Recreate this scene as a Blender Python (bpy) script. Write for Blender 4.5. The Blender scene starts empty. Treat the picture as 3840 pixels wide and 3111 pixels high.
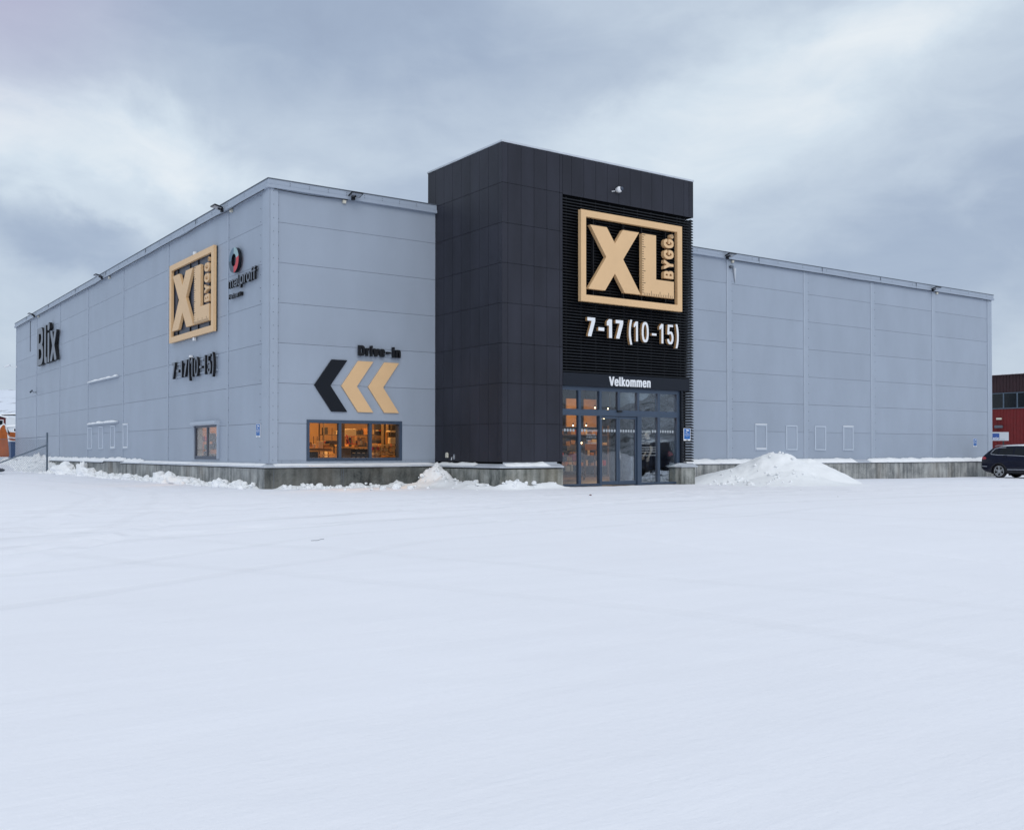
import bpy, bmesh, math, random
from mathutils import Vector, Matrix, noise
R = math.radians
random.seed(7)
S = bpy.context.scene
COL = S.collection

# ------------------------------------------------------------------ camera
YAW, PITCH = 0.6137, 0.0147
cd = bpy.data.cameras.new('camera')
cam = bpy.data.objects.new('camera', cd); COL.objects.link(cam)
cam.location = (-11.5474, -28.8818, 1.0913)
cam.rotation_euler = (math.pi/2 + PITCH, 0, -YAW)
cd.sensor_fit = 'HORIZONTAL'; cd.sensor_width = 36.0
cd.lens = 3833.653/3840*36.0
cd.shift_y = (1638.165-1555.5)/3840
cd.clip_start = 0.1; cd.clip_end = 8000
S.camera = cam

# ------------------------------------------------------------------ light
SUN_AZ, SUN_EL = 198.0, 32.0        # compass-like azimuth from +Y towards +X
W = bpy.data.worlds.new('World'); S.world = W; W.use_nodes = True
def build_world():
    nt = W.node_tree; N = nt.nodes; L = nt.links; N.clear()
    out = N.new('ShaderNodeOutputWorld'); bg = N.new('ShaderNodeBackground')
    bg.inputs['Strength'].default_value = 0.1
    L.new(bg.outputs[0], out.inputs[0])
    sky = N.new('ShaderNodeTexSky'); sky.sky_type = 'NISHITA'; sky.sun_disc = False
    sky.sun_elevation = R(SUN_EL); sky.sun_rotation = R(SUN_AZ)
    sky.air_density = 1.0; sky.dust_density = 2.0
    tc = N.new('ShaderNodeTexCoord')
    sep = N.new('ShaderNodeSeparateXYZ'); L.new(tc.outputs['Generated'], sep.inputs[0])
    def M(op, a, b=None, c=None, clamp=False):
        n = N.new('ShaderNodeMath'); n.operation = op; n.use_clamp = clamp
        for i, v in enumerate((a, b, c)):
            if v is None: continue
            if isinstance(v, (int, float)): n.inputs[i].default_value = v
            else: L.new(v, n.inputs[i])
        return n.outputs[0]
    az = M('MULTIPLY', M('ARCTAN2', sep.outputs[0], sep.outputs[1]), 57.2958)
    el = M('MULTIPLY', M('ARCSINE', sep.outputs[2]), 57.2958)
    def noi(scale, det, rough, dist=0.0, stretch=(1, 1, 1), off=(0, 0, 0)):
        mp = N.new('ShaderNodeMapping'); L.new(tc.outputs['Generated'], mp.inputs[0])
        mp.inputs['Scale'].default_value = stretch; mp.inputs['Location'].default_value = off
        n = N.new('ShaderNodeTexNoise'); n.inputs['Scale'].default_value = scale
        n.inputs['Detail'].default_value = det; n.inputs['Roughness'].default_value = rough
        n.inputs['Distortion'].default_value = dist
        L.new(mp.outputs[0], n.inputs['Vector']); return n
    w1 = noi(5.5, 6, 0.55, 0.35, (1, 1, 1.7))
    w2 = noi(5.5, 6, 0.55, 0.35, (1, 1, 1.7), (3.1, 1.7, 5.2))
    dn = M('MULTIPLY', M('SUBTRACT', w1.outputs[0], 0.5), 13.0)
    dm = M('MULTIPLY', M('SUBTRACT', w2.outputs[0], 0.5), 9.0)
    azd = M('ADD', az, dn); eld = M('ADD', el, dm)
    val = None
    def blob(a0, e0, ra, re, tilt, amp, inner=0.0):
        # soft elliptical bank of cloud round the direction (azimuth a0, elevation e0)
        nonlocal val
        c, s = math.cos(R(tilt)), math.sin(R(tilt))
        da = M('SUBTRACT', azd, a0); de = M('SUBTRACT', eld, e0)
        x = M('DIVIDE', M('ADD', M('MULTIPLY', da, c), M('MULTIPLY', de, s)), ra)
        y = M('DIVIDE', M('SUBTRACT', M('MULTIPLY', de, c), M('MULTIPLY', da, s)), re)
        r = M('SQRT', M('ADD', M('MULTIPLY', x, x), M('MULTIPLY', y, y)))
        mr = N.new('ShaderNodeMapRange'); mr.interpolation_type = 'SMOOTHSTEP'
        mr.inputs['From Min'].default_value = 1.0; mr.inputs['From Max'].default_value = inner
        mr.inputs['To Min'].default_value = 0.0; mr.inputs['To Max'].default_value = amp
        L.new(r, mr.inputs['Value'])
        val = mr.outputs[0] if val is None else M('ADD', val, mr.outputs[0])
    for b in SKY_BLOBS: blob(*b)
    fine = noi(11, 7, 0.6, 0.5, (1, 1, 2.4), (1, 4, 2))
    broad = noi(2.3, 4, 0.5, 0.3, (1, 1, 2.0), (7, 2, 1))
    v = M('ADD', val, SKY_BASE)
    v = M('ADD', v, M('MULTIPLY', M('SUBTRACT', fine.outputs[0], 0.5), 0.27))
    v = M('ADD', v, M('MULTIPLY', M('SUBTRACT', broad.outputs[0], 0.5), 0.10))
    cr = N.new('ShaderNodeValToRGB'); L.new(v, cr.inputs[0])
    e = cr.color_ramp.elements
    e[0].position = 0.0; e[0].color = (0.295, 0.36, 0.495, 1)
    e[1].position = 1.0; e[1].color = (0.89, 0.935, 0.965, 1)
    for p, c in ((0.28, (0.385, 0.47, 0.61)), (0.55, (0.52, 0.61, 0.73)), (0.8, (0.69, 0.785, 0.875))):
        k = e.new(p); k.color = (*c, 1)
    # faint mauve tint high on the left of the view
    mrp = N.new('ShaderNodeMapRange'); mrp.interpolation_type = 'SMOOTHSTEP'
    dd = M('SQRT', M('ADD', M('POWER', M('SUBTRACT', az, 5.0), 2.0), M('POWER', M('MULTIPLY', M('SUBTRACT', el, 24.0), 1.4), 2.0)))
    L.new(dd, mrp.inputs['Value']); mrp.inputs['From Min'].default_value = 15; mrp.inputs['From Max'].default_value = 1
    mrp.inputs['To Min'].default_value = 0; mrp.inputs['To Max'].default_value = 0.75
    mx0 = N.new('ShaderNodeMix'); mx0.data_type = 'RGBA'; L.new(mrp.outputs[0], mx0.inputs[0])
    L.new(cr.outputs[0], mx0.inputs[6]); mx0.inputs[7].default_value = (0.50, 0.47, 0.64, 1)
    # overcast: brighter overhead than at the horizon
    up = N.new('ShaderNodeMapRange'); up.interpolation_type = 'SMOOTHSTEP'
    L.new(el, up.inputs['Value']); up.inputs['From Min'].default_value = 28; up.inputs['From Max'].default_value = 75
    up.inputs['To Min'].default_value = 10.0; up.inputs['To Max'].default_value = 10.0*ZENITH
    # a brighter part of the cloud deck behind the camera, where the low sun is
    vm = N.new('ShaderNodeVectorMath'); vm.operation = 'SCALE'
    wc = N.new('ShaderNodeMix'); wc.data_type = 'RGBA'; wc.blend_type = 'MIX'      # the deck overhead is whiter than near the skyline
    upf = N.new('ShaderNodeMapRange'); L.new(el, upf.inputs['Value']); upf.inputs['From Min'].default_value = 26; upf.inputs['From Max'].default_value = 60
    L.new(upf.outputs[0], wc.inputs[0]); L.new(mx0.outputs[2], wc.inputs[6]); wc.inputs[7].default_value = (0.625, 0.67, 0.725, 1)
    L.new(wc.outputs[2], vm.inputs[0]); L.new(up.outputs[0], vm.inputs['Scale'])
    mx = N.new('ShaderNodeMix'); mx.data_type = 'RGBA'; mx.inputs[0].default_value = 0.93
    L.new(sky.outputs[0], mx.inputs[6]); L.new(vm.outputs[0], mx.inputs[7])
    L.new(mx.outputs[2], bg.inputs['Color'])
ZENITH = 1.42
SKY_BASE = 0.57
SKY_BLOBS = [ # az, el, radius az, radius el, tilt, amplitude
    (27.5, 23.0, 19, 6.0, -10, -0.34, 0.1),
    (17, 21.5, 12, 4.5, -10, -0.20, 0.1),
    (7.5, 15.8, 11, 4.6, -16, 0.33, 0.0),
    (17.5, 15.0, 10, 3.2, -10, 0.32, 0.0),
    (10.5, 10.8, 5.5, 2.6, -8, -0.30, 0.3),
    (14.5, 12.0, 4, 1.8, -10, 0.15, 0.0),
    (29, 13.8, 10, 3.2, 4, -0.20, 0.2),
    (48, 18.0, 18, 5.8, 14, 0.25, 0.2),
    (55, 21.5, 11, 4.0, 8, 0.16, 0.0),
    (60, 10.6, 19, 6.0, 24, -0.27, 0.35),
    (60.0, 12.6, 4.0, 1.8, 20, 0.16, 0.0),
    (61, 4.5, 14, 4.5, 0, 0.02, 0.0),
    (22, 7.0, 16, 4.0, 0, 0.10, 0.0),
    (9, 4.5, 8, 4.5, 0, 0.05, 0.0),
]
build_world()
sl = bpy.data.lights.new('sun', 'SUN'); sl.energy = 0.9; sl.angle = R(40); sl.color = (1.0, 0.965, 0.93)
so = bpy.data.objects.new('sun', sl); COL.objects.link(so)
sd = Vector((math.sin(R(SUN_AZ))*math.cos(R(SUN_EL)), math.cos(R(SUN_AZ))*math.cos(R(SUN_EL)), math.sin(R(SUN_EL))))
so.rotation_euler = sd.to_track_quat('Z', 'Y').to_euler(); so.location = (0, -60, 60)
S.view_settings.view_transform = 'Standard'; S.view_settings.look = 'None'
S.view_settings.exposure = 0.0; S.view_settings.gamma = 1.0
S.cycles.max_bounces = 8; S.cycles.transparent_max_bounces = 16

# ------------------------------------------------------------------ materials
def mat(name, col, rough=0.6, metal=0.0, spec=0.5, noise_amt=0.0, noise_scale=3.0, bump=0.0, bump_scale=40.0,
        island=0.0, stretch=(1, 1, 1), coat=0.0, detail=6):
    m = bpy.data.materials.new(name); m.use_nodes = True
    nt = m.node_tree; N = nt.nodes; L = nt.links
    b = N['Principled BSDF']
    b.inputs['Roughness'].default_value = rough; b.inputs['Metallic'].default_value = metal
    b.inputs['Specular IOR Level'].default_value = spec; b.inputs['Coat Weight'].default_value = coat
    b.inputs['Base Color'].default_value = (*col, 1)
    tc = N.new('ShaderNodeTexCoord'); mp = N.new('ShaderNodeMapping')
    L.new(tc.outputs['Object'], mp.inputs[0]); mp.inputs['Scale'].default_value = stretch
    last = None
    if noise_amt or island:
        n = N.new('ShaderNodeTexNoise'); n.inputs['Scale'].default_value = noise_scale; n.inputs['Detail'].default_value = detail
        L.new(mp.outputs[0], n.inputs['Vector'])
        r = N.new('ShaderNodeMapRange'); L.new(n.outputs[0], r.inputs['Value'])
        r.inputs['From Min'].default_value = 0.3; r.inputs['From Max'].default_value = 0.7
        r.inputs['To Min'].default_value = 1-noise_amt; r.inputs['To Max'].default_value = 1+noise_amt
        fac = r.outputs[0]
        if island:
            g = N.new('ShaderNodeNewGeometry'); r2 = N.new('ShaderNodeMapRange')
            L.new(g.outputs['Random Per Island'], r2.inputs['Value'])
            r2.inputs['To Min'].default_value = 1-island; r2.inputs['To Max'].default_value = 1+island
            mu = N.new('ShaderNodeMath'); mu.operation = 'MULTIPLY'
            L.new(fac, mu.inputs[0]); L.new(r2.outputs[0], mu.inputs[1]); fac = mu.outputs[0]
        vm = N.new('ShaderNodeVectorMath'); vm.operation = 'SCALE'; vm.inputs[0].default_value = col
        L.new(fac, vm.inputs['Scale']); L.new(vm.outputs[0], b.inputs['Base Color'])
    if bump:
        n2 = N.new('ShaderNodeTexNoise'); n2.inputs['Scale'].default_value = bump_scale; n2.inputs['Detail'].default_value = 4
        L.new(mp.outputs[0], n2.inputs['Vector'])
        bm_ = N.new('ShaderNodeBump'); bm_.inputs['Strength'].default_value = bump; bm_.inputs['Distance'].default_value = 0.02
        L.new(n2.outputs[0], bm_.inputs['Height']); L.new(bm_.outputs[0], b.inputs['Normal'])
    return m

def concrete(name, dark, light, warm, streak=1.0):
    m = bpy.data.materials.new(name); m.use_nodes = True
    nt = m.node_tree; N = nt.nodes; L = nt.links; b = N['Principled BSDF']
    b.inputs['Roughness'].default_value = 0.85; b.inputs['Specular IOR Level'].default_value = 0.25
    tc = N.new('ShaderNodeTexCoord')
    def nz(scale, stretch, det=7, rough=0.6):
        mp = N.new('ShaderNodeMapping'); L.new(tc.outputs['Object'], mp.inputs[0]); mp.inputs['Scale'].default_value = stretch
        n = N.new('ShaderNodeTexNoise'); n.inputs['Scale'].default_value = scale; n.inputs['Detail'].default_value = det
        n.inputs['Roughness'].default_value = rough
        L.new(mp.outputs[0], n.inputs['Vector']); return n.outputs[0]
    a = nz(1.6, (1, 1, 1)); s = nz(5.0, (1, 1, 0.10)); f = nz(14, (1, 1, 1), 8, 0.7); w = nz(0.9, (1, 1, 0.5))
    def M(op, x, y):
        n = N.new('ShaderNodeMath'); n.operation = op
        for i, v in enumerate((x, y)):
            if isinstance(v, (int, float)): n.inputs[i].default_value = v
            else: L.new(v, n.inputs[i])
        return n.outputs[0]
    v = M('ADD', M('MULTIPLY', M('SUBTRACT', a, 0.5), 1.7), M('MULTIPLY', M('SUBTRACT', s, 0.5), 1.9*streak))
    v = M('ADD', v, M('MULTIPLY', M('SUBTRACT', f, 0.5), 0.7)); v = M('ADD', v, 0.5)
    cr = N.new('ShaderNodeValToRGB'); L.new(v, cr.inputs[0])
    e = cr.color_ramp.elements; e[0].position = 0.1; e[0].color = (*dark, 1); e[1].position = 0.9; e[1].color = (*light, 1)
    mx = N.new('ShaderNodeMix'); mx.data_type = 'RGBA'
    mr = N.new('ShaderNodeMapRange'); L.new(w, mr.inputs['Value']); mr.inputs['From Min'].default_value = 0.5; mr.inputs['From Max'].default_value = 0.75
    mr.inputs['To Max'].default_value = 0.55
    L.new(mr.outputs[0], mx.inputs[0]); L.new(cr.outputs[0], mx.inputs[6]); mx.inputs[7].default_value = (*warm, 1)
    L.new(mx.outputs[2], b.inputs['Base Color'])
    bp_ = N.new('ShaderNodeBump'); bp_.inputs['Strength'].default_value = 0.25; bp_.inputs['Distance'].default_value = 0.01
    L.new(f, bp_.inputs['Height']); L.new(bp_.outputs[0], b.inputs['Normal'])
    return m

WHEEL_ARCS = [(6, -400, 391.0, 0.17, 1.0), (-14, 260, 268.0, 0.16, 0.9), (30, -130, 121.0, 0.17, 1.0), (-45, 6, 41.0, 0.16, 0.8), (22, 12, 24.5, 0.16, 0.8),
              (2, -42, 30.5, 0.16, 0.9), (-30, 34, 45.0, 0.16, 0.8), (10, -60, 45.0, 0.17, 0.8), (-70, -40, 66.0, 0.17, 0.6), (60, -10, 58.0, 0.17, 0.6), (8, -300, 286.5, 0.17, 0.8)]
def snow_mat(name, col=(0.88, 0.90, 0.92), amt=0.05, ground=False):
    m = bpy.data.materials.new(name); m.use_nodes = True
    nt = m.node_tree; N = nt.nodes; L = nt.links; b = N['Principled BSDF']
    b.inputs['Roughness'].default_value = 0.75; b.inputs['Specular IOR Level'].default_value = 0.25
    tc = N.new('ShaderNodeTexCoord')
    def nz(scale, stretch=(1, 1, 1), det=6, rot=0, rough=0.55):
        mp = N.new('ShaderNodeMapping'); L.new(tc.outputs['Object'], mp.inputs[0])
        mp.inputs['Scale'].default_value = stretch; mp.inputs['Rotation'].default_value = (0, 0, rot)
        n = N.new('ShaderNodeTexNoise'); n.inputs['Scale'].default_value = scale; n.inputs['Detail'].default_value = det
        n.inputs['Roughness'].default_value = rough
        L.new(mp.outputs[0], n.inputs['Vector']); return n.outputs[0]
    def M(op, x, y):
        n = N.new('ShaderNodeMath'); n.operation = op
        for i, v in enumerate((x, y)):
            if isinstance(v, (int, float)): n.inputs[i].default_value = v
            else: L.new(v, n.inputs[i])
        return n.outputs[0]
    if ground:
        a = nz(0.30, (1, 1, 1), 5); t1 = nz(1.4, (0.35, 1.6, 1), 9, R(-14), 0.66); t2 = nz(1.9, (0.22, 1.6, 1), 9, R(24), 0.66); g = nz(26, (1, 1, 1), 6, 0, 0.7)
        v = M('ADD', M('MULTIPLY', M('SUBTRACT', a, 0.5), 0.07), M('MULTIPLY', M('SUBTRACT', t1, 0.5), 0.06))
        v = M('ADD', v, M('MULTIPLY', M('SUBTRACT', t2, 0.5), 0.04)); v = M('ADD', v, M('MULTIPLY', M('SUBTRACT', g, 0.5), 0.04))
        v = M('ADD', v, 1.0)
        h = M('ADD', M('MULTIPLY', t1, 0.55), M('MULTIPLY', g, 0.16)); h = M('ADD', h, M('MULTIPLY', t2, 0.45))
        # packed wheel tracks: pairs of long arcs pressed into the snow
        so_ = N.new('ShaderNodeSeparateXYZ'); L.new(tc.outputs['Object'], so_.inputs[0]); tr = None
        wob = M('MULTIPLY', M('SUBTRACT', nz(0.12, (1, 1, 1), 2), 0.5), 2.4)
        fade = nz(0.25, (1, 1, 1), 3)
        for (X0, Y0, R0, w, am) in WHEEL_ARCS:
            dx = M('SUBTRACT', so_.outputs[0], X0); dy = M('SUBTRACT', so_.outputs[1], Y0)
            q = M('ABSOLUTE', M('ADD', M('SUBTRACT', M('SQRT', M('ADD', M('MULTIPLY', dx, dx), M('MULTIPLY', dy, dy)), 0), R0), wob), 0)
            q = M('ABSOLUTE', M('SUBTRACT', q, 0.85), 0)
            r = N.new('ShaderNodeMapRange'); r.interpolation_type = 'SMOOTHSTEP'; L.new(q, r.inputs['Value'])
            r.inputs['From Min'].default_value = w; r.inputs['From Max'].default_value = w*0.35; r.inputs['To Max'].default_value = am
            tr = r.outputs[0] if tr is None else M('ADD', tr, r.outputs[0])
        tr = M('MULTIPLY', tr, M('MULTIPLY', fade, 1.6))
        v = M('SUBTRACT', v, M('MULTIPLY', tr, 0.045)); h = M('SUBTRACT', h, M('MULTIPLY', tr, 0.45))
        dist = 0.05; st = 0.50
    else:
        a = nz(3); g = nz(22)
        v = M('ADD', M('MULTIPLY', M('SUBTRACT', a, 0.5), amt*2), 1.0); h = M('ADD', M('MULTIPLY', a, 0.6), M('MULTIPLY', g, 0.25)); dist = 0.03; st = 0.5
    vm = N.new('ShaderNodeVectorMath'); vm.operation = 'SCALE'; vm.inputs[0].default_value = col
    L.new(v, vm.inputs['Scale']); L.new(vm.outputs[0], b.inputs['Base Color'])
    bp_ = N.new('ShaderNodeBump'); bp_.inputs['Strength'].default_value = st; bp_.inputs['Distance'].default_value = dist
    L.new(h, bp_.inputs['Height']); L.new(bp_.outputs[0], b.inputs['Normal'])
    return m

def glass(name, tint=(0.92, 0.95, 0.96), boost=1.0, bias=0.05):
    m = bpy.data.materials.new(name); m.use_nodes = True
    nt = m.node_tree; N = nt.nodes; L = nt.links; N.clear()
    out = N.new('ShaderNodeOutputMaterial'); mix = N.new('ShaderNodeMixShader')
    tr = N.new('ShaderNodeBsdfTransparent'); tr.inputs[0].default_value = (*tint, 1)
    gl = N.new('ShaderNodeBsdfGlossy'); gl.inputs['Roughness'].default_value = 0.01; gl.inputs[0].default_value = (0.9, 0.95, 1, 1)
    fr = N.new('ShaderNodeFresnel'); fr.inputs[0].default_value = 1.5
    ma = N.new('ShaderNodeMath'); ma.operation = 'MULTIPLY_ADD'; ma.use_clamp = True
    L.new(fr.outputs[0], ma.inputs[0]); ma.inputs[1].default_value = boost; ma.inputs[2].default_value = bias
    tc = N.new('ShaderNodeTexCoord'); n = N.new('ShaderNodeTexNoise'); n.inputs['Scale'].default_value = 2.2; n.inputs['Detail'].default_value = 1
    L.new(tc.outputs['Object'], n.inputs['Vector'])
    bp_ = N.new('ShaderNodeBump'); bp_.inputs['Strength'].default_value = 0.10; bp_.inputs['Distance'].default_value = 0.01
    L.new(n.outputs[0], bp_.inputs['Height']); L.new(bp_.outputs[0], gl.inputs['Normal'])
    L.new(ma.outputs[0], mix.inputs[0]); L.new(tr.outputs[0], mix.inputs[1]); L.new(gl.outputs[0], mix.inputs[2])
    L.new(mix.outputs[0], out.inputs[0]); return m

def emit(name, col, st):
    m = bpy.data.materials.new(name); m.use_nodes = True
    b = m.node_tree.nodes['Principled BSDF']; b.inputs['Base Color'].default_value = (0.8, 0.8, 0.8, 1)
    b.inputs['Emission Color'].default_value = (*col, 1); b.inputs['Emission Strength'].default_value = st
    return m

M_ = dict(
    clad=mat('grey_cladding', (0.328, 0.380, 0.460), 0.45, 0, 0.4, noise_amt=0.05, noise_scale=0.8, bump=0.12, bump_scale=3.5, island=0.025, stretch=(1, 1, 0.45)),
    cladtrim=mat('grey_trim_metal', (0.342, 0.396, 0.478), 0.4, 0.0, 0.5, noise_amt=0.03, noise_scale=1.5),
    blankframe=mat('pale_window_casing', (0.50, 0.565, 0.65), 0.4),
    strip=mat('pale_joint_strip', (0.385, 0.44, 0.52), 0.4, 0.0, 0.5, noise_amt=0.03),
    fascia=mat('fascia_metal', (0.33, 0.385, 0.468), 0.4, 0, 0.5, noise_amt=0.04, noise_scale=1.2),
    edge=mat('dark_roof_edge', (0.10, 0.12, 0.15), 0.5),
    groove=mat('joint_shadow_gap_rubber', (0.25, 0.29, 0.345), 0.8),
    flash=mat('frosted_flashing', (0.52, 0.56, 0.62), 0.35, 0.0, 0.5, noise_amt=0.10, noise_scale=2.0),
    dark=mat('charcoal_panel', (0.0222, 0.0235, 0.0345), 0.48, 0, 0.30, noise_amt=0.22, noise_scale=1.3, bump=0.10, bump_scale=2.5, island=0.09, stretch=(1, 1, 0.35)),
    darkgroove=mat('charcoal_joint', (0.004, 0.005, 0.007), 0.9, 0, 0.1),
    louvre=mat('black_slat_metal', (0.012, 0.014, 0.019), 0.45, 0, 0.3, noise_amt=0.1, noise_scale=3),
    black=mat('black_void', (0.006, 0.0065, 0.008), 0.8),
    board=mat('dark_fascia_board', (0.009, 0.0125, 0.021), 0.5, 0, 0.25),
    frame=mat('slate_blue_frame', (0.042, 0.066, 0.108), 0.4, 0, 0.5, noise_amt=0.06, noise_scale=4),
    framed=mat('dark_slate_frame', (0.045, 0.06, 0.095), 0.4, 0, 0.5),
    gold=mat('tan_sign_paint', (0.74, 0.49, 0.265), 0.42, 0, 0.45, noise_amt=0.03, noise_scale=1.5),
    golddark=mat('tan_sign_return', (0.42, 0.25, 0.115), 0.5),
    white=mat('white_paint', (0.80, 0.82, 0.85), 0.5),
    cream=mat('cream_plastic', (0.62, 0.60, 0.52), 0.5),
    blk=mat('gloss_black', (0.004, 0.006, 0.011), 0.3, 0, 0.3),
    letterface=mat('grey_letter_face', (0.13, 0.15, 0.19), 0.35, 0, 0.5),
    blackmat=mat('matt_black', (0.006, 0.007, 0.010), 0.6, 0, 0.3),
    pale_concrete=concrete('weathered_concrete', (0.14, 0.15, 0.152), (0.43, 0.44, 0.43), (0.25, 0.22, 0.18), 1.2),
    mid_concrete=concrete('stained_concrete', (0.07, 0.08, 0.075), (0.36, 0.37, 0.35), (0.22, 0.19, 0.13)),
    dark_concrete=concrete('dark_front_concrete', (0.035, 0.04, 0.04), (0.19, 0.20, 0.19), (0.12, 0.105, 0.085), 0.6),  # darker concrete tone for the front plinth
    snow=snow_mat('snow'), gsnow=snow_mat('trodden_snow', (0.868, 0.878, 0.928), ground=True),
    hsnow=None,
    glass=glass('door_glass', (0.89, 0.91, 0.93), 0.5, 0.025),
    winglass=glass('window_glass', (0.96, 0.94, 0.91), 0.33, 0.0),
    steel=mat('galvanised_steel', (0.13, 0.17, 0.22), 0.5, 0.6, 0.5, noise_amt=0.15, noise_scale=8),
    silver=mat('bright_metal', (0.62, 0.64, 0.67), 0.25, 0.9),
    blue=mat('sign_blue', (0.012, 0.13, 0.42), 0.45),
    deepblue=mat('logo_blue', (0.01, 0.06, 0.26), 0.45),
    yellow=mat('label_yellow', (0.75, 0.70, 0.42), 0.5),
    teal=mat('ring_pale_teal', (0.30, 0.44, 0.47), 0.5), steelblue=mat('ring_blue_grey', (0.11, 0.18, 0.25), 0.5),
    darkteal=mat('ring_dark_grey', (0.055, 0.085, 0.12), 0.5), red=mat('ring_red', (0.55, 0.045, 0.06), 0.5),
    carpaint=mat('navy_car_paint', (0.003, 0.005, 0.020), 0.25, 0.0, 0.3, coat=0.15),
    redpaint=mat('red_car_paint', (0.30, 0.02, 0.02), 0.3, 0.1, 0.5, coat=0.6),
    carglass=mat('car_window', (0.006, 0.008, 0.010), 0.08, 0, 0.45),
    tyre=mat('tyre_rubber', (0.012, 0.012, 0.014), 0.85), rubber=mat('black_trim', (0.012, 0.013, 0.016), 0.6),
    lamp=mat('tail_light', (0.45, 0.02, 0.03), 0.2, 0, 0.6, coat=1),
    redwood=mat('red_boards', (0.15, 0.008, 0.009), 0.7, noise_amt=0.15, noise_scale=3),
    brownwood=mat('dark_red_boards', (0.028, 0.009, 0.013), 0.7, noise_amt=0.2, noise_scale=3),
    orange=mat('orange_machine_paint', (0.42, 0.10, 0.012), 0.5, noise_amt=0.18, noise_scale=2.5),
    bluebin=mat('blue_container', (0.02, 0.06, 0.17), 0.5), pale=mat('pale_house_wall', (0.62, 0.66, 0.70), 0.7),
    wood=mat('orange_wood', (0.52, 0.24, 0.07), 0.6, noise_amt=0.15, noise_scale=2, stretch=(1, 1, 8)),
    inwall=mat('warm_inner_wall', (0.50, 0.30, 0.15), 0.8, noise_amt=0.08, noise_scale=2),
    indark=mat('shop_dark_wall', (0.075, 0.072, 0.068), 0.8), floor=mat('shop_floor', (0.18, 0.14, 0.11), 0.4),
    boardwood=mat('pale_board', (0.55, 0.33, 0.16), 0.6, noise_amt=0.12, noise_scale=3, stretch=(1, 1, 6)),
    card=mat('cardboard', (0.42, 0.24, 0.10), 0.8, noise_amt=0.1), shelf=mat('shelf_metal', (0.16, 0.11, 0.07), 0.6),
    inred=mat('red_goods', (0.50, 0.04, 0.02), 0.5), ingreen=mat('green_goods', (0.01, 0.14, 0.12), 0.6),
    indk=mat('dark_goods', (0.03, 0.025, 0.025), 0.6), inwhite=mat('pale_goods', (0.65, 0.52, 0.36), 0.6),
    skin=mat('skin', (0.62, 0.55, 0.48), 0.6), cloth=mat('black_clothing', (0.012, 0.014, 0.018), 0.85, noise_amt=0.2, noise_scale=6),
    hair=mat('grey_hair', (0.40, 0.40, 0.38), 0.8), sock=mat('pale_sock', (0.6, 0.62, 0.64), 0.9),
    film=mat('white_window_film', (0.36, 0.40, 0.44), 0.7),
    bulb=emit('lit_spot', (1.0, 0.72, 0.40), 14.0), tube=emit('lit_tube', (1.0, 0.60, 0.25), 7.0),
    rock=None,
)

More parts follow.
